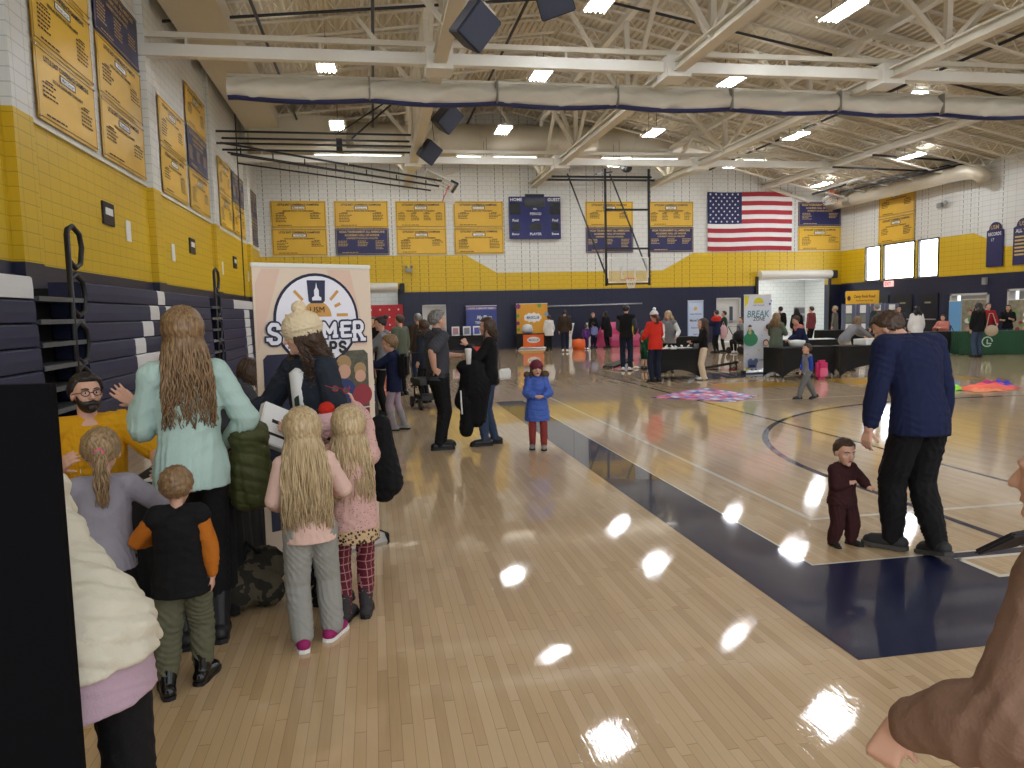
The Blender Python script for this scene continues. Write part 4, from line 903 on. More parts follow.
    if hair:
        kd = hair['k']; m = hair['m']; th = hair.get('th', .07)
        nu, nv = (64, 40) if v < .009 else (28, 18); V = []
        seed = RNG.rand()*10
        for i in range(nv+1):
            ph = PI*i/nv
            for j in range(nu):
                a = 2*PI*j/nu; d = np.array([math.sin(ph)*math.cos(a), math.sin(ph)*math.sin(a), math.cos(ph)])
                front = d[1]; line = .58 if front > .5 else np.interp(front, [-1, -.3, .05, .3, .5], [-1.05, -.62 if kd != 'short' else -.82, -.25, .05, .5])
                if hair.get('bang') and front > .3: line = .25
                mk = min(1, max(0, (d[2]-line)/.14+.5)); nz = hair.get('rg', 1)*(.022*mnoise.noise(Vector(d*5)+Vector((seed, 0, 0)))+.012*mnoise.noise(Vector(d*13)+Vector((0, seed, 0))))+(.014*math.sin(a*23+4*math.sin(ph*5+seed)) if v < .009 else 0)
                r = skr*(1+ (th/.38+nz/.38)*mk-.12*(1-mk)); V.append(hw_(skull_c+d*r))
        b = MB(); b.add(V, [(i*nu+j, (i+1)*nu+j, (i+1)*nu+(j+1) % nu, i*nu+(j+1) % nu) for i in range(nv) for j in range(nu)])
        if kd in ('long', 'pony', 'curly'):
            Lh = hair.get('L', .25)*H; n = hair.get('n', 260 if v < .009 else 60); sg = 16 if v < .009 else 9; wv = hair.get('wave', .006); rr = hair.get('r', .0042 if v < .009 else .011)
            rs = np.random.RandomState(int(seed*100)); spr = hair.get('spread', 1.0)
            back = -us*0+(-vs)
            for q in range(n):
                a = PI*1.5+(rs.rand()-.5)*PI*(1.35 if kd != 'pony' else 1.1); e = rs.rand()*1.15-.12
                d = np.array([math.cos(a)*math.cos(e), math.sin(a)*math.cos(e), math.sin(e)])
                p0 = hw_(skull_c+d*skr*1.13); low = skull_c+np.array([d[0]/max(math.cos(e), .3)*skr[0]*1.16, d[1]/max(math.cos(e), .3)*skr[1]*1.14, -.26]); p1 = hw_(low)
                pts = []
                if kd == 'pony':
                    kn = hw_((0, -.56, hair.get('pz', .05))); rnd = rs.normal(size=3)*.035*hh
                    mid = (p0+kn)/2; mm = mid-hw_(skull_c); mid = hw_(skull_c)+nrmz(mm)*max(np.linalg.norm(mm), .46*hh)
                    pts = [p0, mid, kn+rnd*.3]
                    Lq = Lh*(.7+.35*rs.rand()); dr = rs.normal(size=3)*.05*H*.35
                    for k in range(1, sg-2): tq = k/(sg-3); pts.append(kn+rnd+vs*(-.02*H*math.sin(tq*2.5))+np.array([0, 0, -Lq*tq])+dr*tq*(1.3-tq)+wv*np.array([math.sin(tq*14+q), math.cos(tq*11+q*2), 0]))
                    rads = [rr]*3+[rr*(1.1-.8*k/(sg-3)) for k in range(1, sg-2)]
                else:
                    top = hw_(skull_c)+R @ (nrmz(d+np.array([0, -.15, .8]))*skr*1.12*hh)
                    pts = [top, p0, p1]; Lq = Lh*(.72+.33*rs.rand()); out = np.array([p1[0]-hc[0], p1[1]-hc[1], 0]); on = nrmz(out)
                    tgt = us*(d[0]*.085*H*spr)+(-vs)*(.055*H+.03*H*rs.rand())*(1 if d[1] < .2 else -.6); st = p1.copy()
                    for k in range(1, sg-2):
                        tq = k/(sg-3); gx = min(1, tq*1.5*Lq/max(Lq, .01)); base = cs+tgt
                        hx = st+(np.array([base[0], base[1], 0])-np.array([st[0], st[1], 0]))*(1-(1-gx)**2)*.75; fall = np.array([0, 0, -Lq*tq])
                        if abs(lean) > .5: hx = st+np.array([0, .0, 0]); 
                        wob = wv*np.array([math.sin(tq*hair.get('fr', 13)+q*.9), math.cos(tq*hair.get('fr', 13)*.9+q*1.7), 0])*(.3+tq)
                        pts.append(np.array([hx[0], hx[1], st[2]])+fall+wob)
                    rads = [rr*.6, rr, rr]+[rr*(1.1-.75*k/(sg-3)) for k in range(1, sg-2)]
                b.tube(pts, rads, 4)
            if kd != 'pony':      # inner volume behind the strands
                z0 = hw_((0, -.2, -.1)); c2 = cs-vs*.045*H; zl = z0[2]-Lh*.72; cc = [z0+np.array([0, 0, .1*hh]), z0-np.array([0, 0, .2*hh])]; lo = np.array([c2[0], c2[1], min(zl, z0[2]-.25*hh)])
                if lean < .5: cc += [cc[1]*.4+lo*.6, lo]; b.loft(cc, [.32*hh, .36*hh, .075*H*spr, .05*H*spr], [.25*hh, .25*hh, .03*H, .015*H], us, vs, 14)
            else: kn = hw_((0, -.53, hair.get('pz', .05))); b.ell(kn, (.1*hh,)*3); e = MB(); e.tube([kn+R @ np.array([.075*hh*math.cos(a), -.01, .075*hh*math.sin(a)]) for a in np.linspace(0, 2*PI, 13)], .03*hh, 6); e.obj('hair_tie', mat('pink_hair_tie', (214, 84, 130), .6), root)
        if kd == 'bun': b.ell(hw_((0, -.5, .42)), np.array((.2, .2, .18))*hh, R, 14, 10)
        b.obj('hair', m, root, smooth=True)
        if hair.get('beard'):
            V = []; 
            for i in range(25):
                ph = PI*i/24
                for j in range(36):
                    a = 2*PI*j/36; d = np.array([math.sin(ph)*math.cos(a), math.sin(ph)*math.sin(a), math.cos(ph)]); lim = -.22 if d[1] > .6 else np.interp(d[1], [-.2, .3, .6], [.55, .1, -.1])
                    on = 1 if (d[2] < lim and d[1] > -.15) else 0; c = np.array([0, .12, -.13]); r = np.array([.29, .30, .36])*(1.06 if on else .8); V.append(hw_(c+d*r))
            e = MB(); e.add(V, [(i*36+j, (i+1)*36+j, (i+1)*36+(j+1) % 36, i*36+(j+1) % 36) for i in range(24) for j in range(36)]); e.ell(hw_((0, .33, -.37)), np.array((.13, .11, .12))*hh, R, 12, 8)
            e.cap(hw_((-.09, .40, -.2)), hw_((0, .43, -.175)), .022*hh, .022*hh, 6); e.cap(hw_((.09, .40, -.2)), hw_((0, .43, -.175)), .022*hh, .022*hh, 6)
            e.obj('beard', m, root, smooth=True)
    if hat:
        b = MB(); b.ell(hw_((0, -.07, .20)), np.array((.41, .48, .42))*hh*hat.get('s', 1), R, 24, 14)
        b2 = hw_((0, -.03, .17)); u2, v2, w2 = R[:, 0], R[:, 1], R[:, 2]
        for k in range(2): b.tube([b2+w2*hh*.075*k+u2*.40*hh*hat.get('s', 1)*math.cos(a)+v2*(.44*hh*hat.get('s', 1)*math.sin(a))-v2*.05*hh for a in np.linspace(0, 2*PI, 25)], .055*hh, 8)
        b.ell(b2-w2*.2*hh, np.array((.2, .2, .1))*hh, R)
        ho = b.remesh('knit_hat', hat['m'], root, max(.005, v*.7), 1, None, hat.get('wr', 0), .03)
        if hat.get('pom'): q = MB(); q.ell(hw_((0, -.12, .72)), np.array((.15, .15, .14))*hh*hat.get('ps', 1), R, 14, 10); q.remesh('pompom', hat.get('pm', hat['m']), ho, max(.005, v*.7), 0, None, .006, .03)
    if extra: extra(root, dict(J=J, hw=hw_, R=R, hh=hh, spine=spine, H=H, us=us, vs=vs, nb=nb, p=p, pel=pel))
    def to_world(q): c, s_ = math.cos(math.radians(heading)), math.sin(math.radians(heading)); return np.array([x+c*q[0]-s_*q[1], y+s_*q[0]+c*q[1], z+q[2]])
    return root, J, hw_, to_world
# ================================================================== everyone in the hall
def plaid(nt, co):
    sp = nd(nt, 'ShaderNodeSeparateXYZ'); nt.links.new(co, sp.inputs[0])
    a = mth(nt, 'LESS_THAN', mth(nt, 'FRACT', mth(nt, 'DIVIDE', sp.outputs[2], .045)), .14); c = mth(nt, 'LESS_THAN', mth(nt, 'FRACT', mth(nt, 'DIVIDE', mth(nt, 'ADD', sp.outputs[0], mth(nt, 'MULTIPLY', sp.outputs[1], .6)), .035)), .16)
    return mth(nt, 'MULTIPLY', mth(nt, 'MAXIMUM', a, c), .55)
M_plaid = two_tone('maroon_plaid', plaid, (92, 20, 36), (206, 150, 150), .85)
def spots(sc_, lo):
    def f(nt, co):
        v = nd(nt, 'ShaderNodeTexVoronoi'); v.inputs['Scale'].default_value = sc_; nt.links.new(co, v.inputs['Vector']); return mth(nt, 'LESS_THAN', v.outputs['Distance'], lo)
    return f
M_leo = two_tone('leopard_print', spots(55, .42), (196, 166, 128), (50, 34, 26), .85)
M_pinkleo = two_tone('faint_spotted_pink_fleece', spots(60, .25), (206, 166, 158), (168, 122, 118), .9)
def camo(nt, co):
    n = nd(nt, 'ShaderNodeTexNoise'); n.inputs['Scale'].default_value = 9; nt.links.new(co, n.inputs['Vector']); return mth(nt, 'GREATER_THAN', n.outputs['Fac'], .52)
M_camo = two_tone('camouflage_cloth', camo, (92, 84, 66), (46, 44, 36), .9)
f = fabric
F_gold = f('mustard_cotton', (214, 156, 24)); F_mint = f('mint_sweatshirt', (176, 202, 194)); F_black = f('black_fabric', (20, 20, 22)); F_blackj = f('black_trouser', (24, 23, 25)); F_navy = f('navy_knit', (27, 34, 66)); F_jean = f('blue_denim', (58, 72, 98)); F_djean = f('dark_denim', (30, 38, 58))
F_cream = f('cream_puffer_nylon', (214, 208, 190), .55); F_lilac = f('lilac_knit', (188, 162, 178)); F_charc = f('charcoal_cotton', (68, 68, 75)); F_grey = f('heather_grey', (132, 132, 136)); F_lgrey = f('light_grey_sweats', (150, 150, 144)); F_olive = f('olive_cargo', (98, 98, 78)); F_oliv2 = f('olive_puffer', (72, 76, 44), .55)
F_rust = f('rust_sleeve', (186, 108, 32)); F_blush = f('blush_cotton', (222, 188, 174)); F_pink = f('pink_fleece', (210, 120, 150)); F_red = f('red_knit', (206, 50, 36)); F_dred = f('dark_red_knit', (140, 26, 36)); F_white = f('white_cotton', (226, 226, 224)); F_blue = f('blue_puffer_nylon', (72, 102, 186), .5); F_brick = f('brick_leggings', (146, 62, 58)); F_brown = f('brown_fleece', (58, 28, 30)); F_tan = f('tan_jacket', (132, 102, 84)); F_bjack = f('dark_brown_jacket', (58, 46, 36)); F_lav = f('lavender_leggings', (180, 160, 176)); F_purp = f('purple_jacket', (88, 52, 120)); F_dgreen = f('dark_green_cloth', (44, 62, 56)); F_beige = f('cream_trouser', (220, 202, 176)); F_slate = f('slate_jacket', (40, 46, 56)); F_green = f('green_shorts', (26, 74, 50)); F_teal = f('camo_teal', (96, 104, 88)); F_bwool = f('cream_wool', (226, 208, 174), bump=1.0, bs=45); F_maroon = f('maroon_knit', (104, 44, 58)); F_royal = f('royal_blue_sleeve', (46, 72, 168)); F_coral = f('faded_coral', (204, 130, 116))
S_blk = dict(m=M_blackpl); S_grey = dict(m=f('grey_suede', (140, 140, 142)), sole=M_white)
# --- near left
def glasses(root, q):
    b = MB(); hw, hh, R = q['hw'], q['hh'], q['R']
    for s in (-1, 1):
        b.tube([hw((s*.145+.10*math.cos(a), .405-.02*abs(math.cos(a)), .025+.075*math.sin(a))) for a in np.linspace(0, 2*PI, 17)], .011*hh, 6); b.tube([hw((s*.245, .39, .04)), hw((s*.36, .2, .03)), hw((s*.37, 0, .01))], .010*hh, 6)
    b.tube([hw((-.045, .42, .03)), hw((0, .435, .04)), hw((.045, .42, .03))], .010*hh, 6); b.obj('glasses', M_blackpl, root)
    b = MB(); c, u, v_ = q['spine'](.80); c2, _, _2 = q['spine'](.70); fr = nrmz(v_)
    for s in (-1, 1): b.tube([q['nb']+u*s*.07+fr*.0, c+u*s*.065+fr*.10, c2+u*.0+fr*.155], .005, 6)
    b.obj('lanyard', f('red_lanyard', (120, 30, 30)), root)
    b = MB(); c3, u3, v3 = q['spine'](.685); b.box(c3+v3*.165+u3*.0, (.17, .02, .06)); b.obj('shirt_emblem', M_white, root)
def smile(root, q):
    b = MB(); hw, hh = q['hw'], q['hh']; b.ell(hw((0, .405, -.235)), np.array((.055, .012, .012))*hh, q['R'], 10, 6); b.obj('teeth', M_white, root)
human('smiling bearded person in a mustard yellow T-shirt and glasses seated behind the front table', -1.83, 5.30, -158, 1.80, 'man',
      dict(pel=(-.02, .30), lean=8, belly=1, hp=-4, hy=6, twist=8, LF=(-.06, .22, .04), RF=(.06, .22, .04), RA=(.10, .20, .475), LA=(-.20, .21, .435), RE=(.8, -.5, -.6), LE=(-.8, -.3, -.5), RN=(-1, 0, .3), RH=(-.3, .6, .5), LH=(.2, 1, .1)),
      tops=[dict(m=F_gold, sl=.9, t=.016, at=.018, hem=.02, n='shirt', wr=.006)], legs=dict(m=F_djean), shoes=S_blk, hair=dict(k='short', m=HD, beard=1, th=.09), v=.0055, face=True, g=1.18, extra=lambda r, q: (glasses(r, q), smile(r, q)))
human('child with a ponytail and pink hair tie in a grey sweatshirt', -1.27, 3.80, 14, 1.25, 'child', dict(LA=(-.14, .20, .62), RA=(.16, .18, .66), lean=6, hp=10),
      tops=[dict(m=f('lavender_grey_sweatshirt', (146, 142, 152)), t=.018, hem=.04)], legs=dict(m=F_blackj), shoes=S_blk, hair=dict(k='pony', m=hairmat('hair_dark_blond', (118, 94, 66), (178, 150, 112)), L=.19, n=260, th=.06, pz=-.02), v=.0065)
human('person with long wavy hair in a mint sweatshirt raising one hand', -.97, 4.22, 18, 1.78, 'woman', dict(LA=(-.128, .16, .715), LE=(-.1, -.5, -1), LH=(-.6, .25, .5), LN=(.2, .9, .2), LC=.12, LS=.6, RA=(.12, .10, .58), RE=(.7, -.6, -.6), lean=2),
      tops=[dict(m=F_mint, t=.030, at=.024, hem=.045, cuff=.8, wr=.008, ws=.2, n='sweatshirt', v=.007)], legs=dict(m=F_blackj, t=.014), shoes=dict(m=M_blackpl, boot=.09, shaft=.04), hair=dict(k='long', m=HLB, L=.245, n=480, wave=.013, fr=15, r=.0062, th=.11, spread=.85), v=.006)
human('small child in a black vest with rust sleeves and rain boots', -.925, 3.70, 6, 1.07, 'child', dict(LA=(-.10, .16, .64), LE=(-1, -.3, -.6), RA=(.135, -.02, .42), RE=(1, -.2, 0), LF=(-.075, -.06, .045), RF=(.06, .04, .045), LT=14, RT=-18, hp=8),
      tops=[dict(m=F_rust, t=.014, at=.013, hem=.02, n='shirt'), dict(m=F_black, t=.030, sl=0, hem=.06, fl=.014, n='vest', puff=(.06, .004, 0))], legs=dict(m=F_olive, t=.026, len=1.75, n='cargo_pants', wr=.007), shoes=dict(m=mat('black_rubber', (14, 14, 16), .18), boot=.17, shaft=.045, s=1.12), hair=dict(k='short', m=HS, th=.06, rg=2), v=.006)
human('child with long blond hair in light grey sweatpants and magenta sneakers', -.37, 4.07, 10, 1.265, 'child', dict(LA=(-.10, .12, .56), RA=(.12, .15, .60), LF=(-.055, -.045, .045), RF=(.075, .02, .045), LT=2, RT=-32, hp=6, side=-2),
      tops=[dict(m=F_blush, t=.018, hem=.05, fl=.01, n='sweater')], legs=dict(m=F_lgrey, t=.026, cuff=1.3, len=1.94, n='sweatpants', wr=.004), shoes=dict(m=f('magenta_mesh', (150, 36, 98), .6), sole=M_white, boot=.02), hair=dict(k='long', m=HBL, L=.36, n=620, wave=.008, fr=11, r=.0052, th=.13, spread=1.25), v=.006)
human('blond child with a dark headband, pink fleece and maroon plaid leggings', -.16, 4.36, 4, 1.235, 'child', dict(LA=(-.075, .10, .60), RA=(.03, .19, 1.0), RE=(1, -.2, -.6), RH=(-.3, .1, .9), RC=.5, LF=(-.05, -.02, .045), RF=(.045, .02, .045), LT=-22, RT=-8, hp=-2),
      tops=[dict(m=M_leo, t=.026, hem=.12, fl=.02, sl=0, n='tunic'), dict(m=M_pinkleo, t=.040, at=.028, hem=.06, n='fleece_jacket')], legs=dict(m=M_plaid, t=.010, n='leggings'), shoes=dict(m=mat('charcoal_suede', (52, 48, 50), .8), boot=.10, shaft=.038), hair=dict(k='long', m=HBL, L=.30, n=560, wave=.009, fr=11, r=.0052, th=.13, spread=1.25), v=.006,
      extra=lambda r, q: (lambda b: (b.tube([q['hw']((.40*math.cos(a), -.06+.1*math.sin(a), .10+.46*math.sin(a))) for a in np.linspace(-.1, PI+.1, 21)], .03*q['hh'], 8), b.obj('headband', F_charc, r)))(MB()))
human('toddler in a fuzzy pink and red hat mostly hidden between the two blond children', -.27, 4.62, 60, 1.16, 'child', dict(hp=10), tops=[dict(m=F_navy, t=.02)], legs=dict(m=F_djean), shoes=S_blk, hair=dict(k='short', m=HB), hat=dict(m=f('fuzzy_pink_wool', (226, 188, 192)), wr=.006, pom=1, pm=F_red, s=1.12, ps=1.5), v=.007)
def strap(root, q):
    b = MB(); c1, u, v_ = q['spine'](.80); c2, _, _v = q['spine'](.56)
    b.loft([q['nb']+u*.05-v_*.0+ZV*.02, c1+u*.03+v_*.10, c1*.5+c2*.5-u*.03+v_*.155, c2-u*.11+v_*.14], .022, .004, u, v_, 8); b.loft([q['nb']+u*.05-v_*.0+ZV*.02, c1+u*.03-v_*.12, c1*.5+c2*.5-u*.03-v_*.16, c2-u*.11-v_*.14], .022, .004, u, v_, 8); b.obj('bag_strap', F_dgreen, root)
    b = MB(); b.loft([c1+v_*.055+ZV*.03, c1+v_*.088, c1*.5+c2*.5+v_*.088, c2+v_*.082, c2+v_*.07-ZV*.12], [.03, .06, .062, .06, .05], .055, u, v_, 16); b.obj('white_shirt', F_white, root, smooth=True)
human('person in a cream pompom hat and dark coat beside the camp banner', -.38, 4.96, 138, 1.74, 'woman', dict(LA=(-.10, .16, .62), RA=(.13, .20, .66), LH=(.1, 1, .2), hp=12, hy=-48, RH=(-.2, 1, 0), lean=5),
      tops=[dict(m=F_slate, t=.034, at=.028, hem=.10, n='coat', collar=0, sl=2, wr=.007)], legs=dict(m=F_djean), shoes=dict(m=M_blackpl, boot=.1), hair=dict(k='curly', m=HB, L=.15, n=340, wave=.024, fr=34, th=.08, spread=1.05), hat=dict(m=F_bwool, pom=1, wr=.004, s=1.12, ps=1.3), v=.0065, face=True, extra=strap)
# cream puffer jacket person, bent over the table end behind the black panel
human('person in a cream quilted puffer jacket leaning at the left edge', -.78, 2.08, 60, 1.70, 'woman', dict(lean=46, LA=(-.14, .34, .60), RA=(.06, .30, .62), RE=(.5, 0, -1), pel=(-.02, .53), hp=40, LF=(-.06, .05, .045), RF=(.06, -.06, .045)),
      tops=[dict(m=F_lilac, t=.012, hem=.09, fl=.01, sl=1, n='long_shirt', wr=.004), dict(m=F_cream, t=.028, at=.028, hem=.025, fl=.01, n='puffer_jacket', puff=(.066, .013, .45), collar=1, v=.0065)], legs=dict(m=F_blackj, t=.014), shoes=S_blk, hair=dict(k='long', m=HD, L=.12, n=200), v=.0065)
# near right: brown fleece toddler, the adult in navy
human('toddler in a dark brown hooded fleece suit walking beside the adult in navy', 3.25, 4.90, 193, .785, 'toddler', g=1.12, pose=dict(LA=(-.09, .22, .56), RA=(.02, .10, .60), LH=(-.3, 1, 0), hy=-14, hp=10, LE=(-1, -.4, -.8), RE=(1, -.6, -.6), LF=(-.085, .03, .045), RF=(.085, -.02, .045), LT=12, RT=-12),
      tops=[dict(m=F_brown, t=.016, at=.012, hem=.02, hood=1, n='fleece_top')], legs=dict(m=F_brown, t=.014, top=.08, n='fleece_pants'), shoes=dict(m=mat('black_suede', (26, 24, 26), .8), boot=.08), hair=dict(k='short', m=HB, th=.05), v=.005, face=True)
human('adult in a navy sweater and black trousers walking away, head bowed towards the toddler', 3.60, 4.57, 8, 1.78, 'man', dict(lean=13, sw=1.12, hp=36, hy=30, ho=(-.012, .042, -.040), LA=(-.19, .06, .47), RA=(.17, .05, .47), LE=(-.5, -1, 0), RE=(.5, -1, 0), LF=(-.03, .09, .05), RF=(.035, -.06, .06), LT=30, RT=-6, RP=12),
      tops=[dict(m=F_navy, t=.018, at=.014, hem=.045, nk=-.001, n='sweater', wr=.006, ws=.22)], legs=dict(m=F_blackj, t=.016, wr=.007), shoes=dict(m=mat('dark_grey_mesh', (44, 44, 46), .7), sole=mat('worn_grey_sole', (70, 68, 64), .8)), hair=dict(k='short', m=HB, th=.05, rg=1.6), v=.006, face=True, g=1.26)
human('person in a tan jacket cut by the right edge, very close to the camera', 1.30, 1.17, 30, 1.50, 'woman', dict(LA=(-.172, .165, .61), LE=(-.4, -1, -.3), LH=(-.1, .3, -1), LC=.7, RA=(.12, .0, .52), lean=4, hp=4), tops=[dict(m=F_tan, t=.036, at=.040, hem=.08, n='jacket', wr=.006, ws=.2, cuff=.55, collar=1, v=.006)], legs=dict(m=F_djean), shoes=S_blk, hair=dict(k='short', m=HD), v=.006)
# --- middle distance
human('grey-haired person in a charcoal polo shirt with one hand on the hip', .78, 9.76, -72, 1.77, 'man', dict(RA=(.13, -.08, .59), RE=(.8, -1, .1), RH=(-.4, .9, -.6), LA=(-.09, .22, .66), LE=(-.6, -.5, -1), LC=.9, LF=(-.06, .04, .045), RF=(.05, -.03, .045), hp=6, belly=.5),
      tops=[dict(m=F_charc, sl=.85, t=.014, at=.02, hem=.02, collar=1, n='polo_shirt')], legs=dict(m=F_blackj, t=.016), shoes=S_blk, hair=dict(k='short', m=HG, th=.08, rg=3.2), v=.008, face=True, g=1.12,
      extra=lambda r, q: (lambda b: (b.loft([q['spine'](.535)[0]-ZV*.01, q['spine'](.535)[0]+ZV*.03], .19, .145, (1, 0, 0), (0, 1, 0), 20), b.obj('belt', M_blackpl, r)))(MB()))
human('person with straight brown hair in a black sweater and jeans holding a black coat', 1.46, 9.85, 82, 1.66, 'woman', dict(LA=(-.06, .17, .79), LE=(-.3, -.1, -1), LC=.9, LH=(.1, .5, .8), RA=(.06, .20, .62), RE=(.6, -.3, -1), LF=(-.05, .05, .045), RF=(.05, -.03, .045), hp=4), tops=[dict(m=F_black, t=.022, at=.018, hem=.04, n='sweater')], legs=dict(m=F_jean, t=.016), shoes=dict(m=M_blackpl, s=1.05), hair=dict(k='long', m=HB, L=.10, n=160, wave=.004), v=.008, face=True)
def furhood(root, q):
    b = MB(); hw = q['hw']; hh = q['hh']
    for k in range(26): a = PI+PI*k/25; b.ell(hw((.62*math.cos(a), -.15+.1*math.sin(a*2), -.42+.16*math.sin(a)+.1)), (.03+.008*(k % 3),)*3, None, 8, 6)
    b.remesh('fur_hood', f('tan_fur', (96, 76, 60)), root, .007, 1, None, .008, .02)
human('child in a bright blue puffer coat and maroon hat facing the camera', 1.98, 9.38, 176, 1.13, 'child', dict(LA=(-.045, .15, .60), RA=(.035, .15, .60), LH=(1, .3, 0), RH=(-1, .3, 0), LE=(-1, -.3, -.8), RE=(1, -.3, -.8), hy=2, LF=(-.06, .06, .045), RF=(.06, -.02, .045), LT=-8), tops=[dict(m=F_blue, t=.036, at=.026, hem=.17, fl=.03, n='puffer_coat', puff=(.062, .008, 0))], legs=dict(m=F_brick, t=.012, n='leggings'), shoes=dict(m=f('grey_suede_boot', (136, 134, 136)), boot=.06), hair=dict(k='long', m=HB, L=.10, n=160), hat=dict(m=F_maroon, wr=.003), v=.0075, face=True,
      extra=lambda r, q: (furhood(r, q), (lambda b: (b.ell(q['hw']((0, .405, -.25)), np.array((.07, .02, .05))*q['hh'], q['R'], 10, 6), b.obj('open_mouth', M_ink, r)))(MB())))
human('child in a navy jacket, lavender leggings and grey boots at the long table', .27, 11.55, 78, 1.46, 'child', dict(LA=(-.05, .26, .70), RA=(.06, .24, .66), LF=(-.04, .02, .045), RF=(.05, -.08, .045), hp=12, lean=3), tops=[dict(m=F_navy, t=.028, at=.02, hem=.09, hood=1, n='jacket')], legs=dict(m=F_lav, t=.01, n='leggings'), shoes=dict(m=f('silver_boot', (158, 156, 158)), boot=.15, shaft=.042), hair=dict(k='short', m=HLB, th=.1), v=.009,
      extra=lambda r, q: (lambda b: (b.box(q['spine'](.66)[0]+np.array([0, -.16, 0]), (.26, .14, .36)), b.obj('backpack', F_black, r, bevel=.04)))(MB()))
human('person with a dark bun and grey hoodie picking things from the long table', .14, 13.4, 84, 1.70, 'woman', dict(LA=(-.02, .26, .60), RA=(.06, .22, .62), hp=10), tops=[dict(m=F_grey, t=.022, hood=1, hem=.06, n='hoodie')], legs=dict(m=F_blackj), shoes=S_blk, hair=dict(k='bun', m=HD), v=.011, face=True)
human('person with big curly brown hair in the crowd by the long table', .95, 15.0, 60, 1.60, 'woman', dict(), tops=[dict(m=F_slate, t=.03, hem=.1)], legs=dict(m=F_blackj), shoes=S_blk, hair=dict(k='curly', m=HB, L=.13, n=90, wave=.03, spread=1.5, th=.16), v=.013)
human('tall person in an olive jacket behind the bun-haired person', .55, 16.6, 50, 1.73, 'man', dict(), tops=[dict(m=F_teal, t=.03, hem=.08)], legs=dict(m=F_blackj), shoes=S_blk, hair=dict(k='short', m=HB), v=.014)
human('grey-haired person in brown farther back in the crowd near the white door', 1.05, 18.6, 20, 1.75, 'man', dict(), tops=[dict(m=F_bjack, t=.03, hem=.06)], legs=dict(m=F_djean), shoes=S_blk, hair=dict(k='short', m=HG), v=.014)
human('person in a black jacket standing at the red star backdrop', .0, 21.0, 150, 1.68, 'woman', dict(), tops=[dict(m=F_black, t=.02)], legs=dict(m=F_blackj), shoes=S_blk, hair=dict(k='long', m=HD, L=.13, n=50), v=.014)
human('person in a dark grey hoodie leaning over things behind the second table', -1.42, 7.35, -68, 1.62, 'woman', dict(pel=(0, .40), lean=30, hp=25, LA=(-.08, .34, .46), RA=(.08, .33, .44), LF=(-.06, .02, .04), RF=(.06, .1, .04)), tops=[dict(m=F_charc, t=.03, hood=1)], legs=dict(m=F_blackj), shoes=S_blk, hair=dict(k='long', m=HB, L=.06, n=160), v=.009, face=True)
# --- centre table
human('person in a bright red sweater and white pompom hat at the small black table', 6.5, 17.2, 12, 1.68, 'woman', dict(LA=(-.10, .18, .60), RA=(.12, .2, .60), lean=5), tops=[dict(m=F_red, t=.035, at=.03, hem=.06)], legs=dict(m=F_djean, t=.02), shoes=S_blk, hair=dict(k='pony', m=HR, L=.12, n=50), hat=dict(m=F_white, pom=1, ps=1.2), v=.013)
human('tall person in a black vest and dark jeans near the centre table', 6.98, 20.75, -24, 1.86, 'man', dict(LA=(-.08, .14, .58), RA=(.12, .1, .55), hp=10), tops=[dict(m=F_charc, t=.015), dict(m=F_black, t=.03, sl=0, hem=.04, n='vest', collar=1)], legs=dict(m=F_djean, t=.02), shoes=dict(m=M_white), hair=dict(k='short', m=HD), v=.014)
human('small child in green shorts standing beside the person in the black vest', 7.55, 20.9, -60, 1.15, 'child', dict(LA=(-.05, .16, .66)), tops=[dict(m=F_green, t=.02, hem=.05)], legs=dict(m=F_green, t=.02, len=.8, n='shorts'), shoes=S_blk, hair=dict(k='short', m=HLB), v=.014)
human('blond person in a grey vest with white sleeves serving behind the small black table', 7.80, 19.6, 150, 1.68, 'woman', dict(LA=(-.14, .16, .58), RA=(.06, .2, .56), hp=25, lean=10, hy=-10), tops=[dict(m=F_white, t=.02), dict(m=F_grey, t=.032, sl=0, hem=.05, n='vest')], legs=dict(m=F_blackj), shoes=S_blk, hair=dict(k='long', m=HBL, L=.08, n=60), v=.013, face=True)
human('child with long brown hair and cream trousers at the centre table', 7.72, 17.25, 75, 1.50, 'child', dict(LA=(-.04, .2, .62), RA=(.06, .16, .6)), tops=[dict(m=F_black, t=.022, hem=.05)], legs=dict(m=F_beige, t=.03, cuff=1.5), shoes=dict(m=M_white), hair=dict(k='long', m=HB, L=.22, n=70, wave=.01), v=.012, face=True)
human('small child in grey trousers and a grey shirt with royal blue sleeves walking left', 7.74, 12.8, 88, 1.05, 'child', dict(LF=(-.03, .17, .05), RF=(.03, -.17, .055), RP=20, LA=(-.08, -.02, .46), RA=(.08, .08, .47), hp=2), tops=[dict(m=F_royal, t=.014, sl=1.9, n='sleeves'), dict(m=F_grey, t=.017, sl=0, n='shirt')], legs=dict(m=f('grey_jogger', (112, 112, 112)), t=.018), shoes=S_blk, hair=dict(k='short', m=HB), v=.0085, face=True)
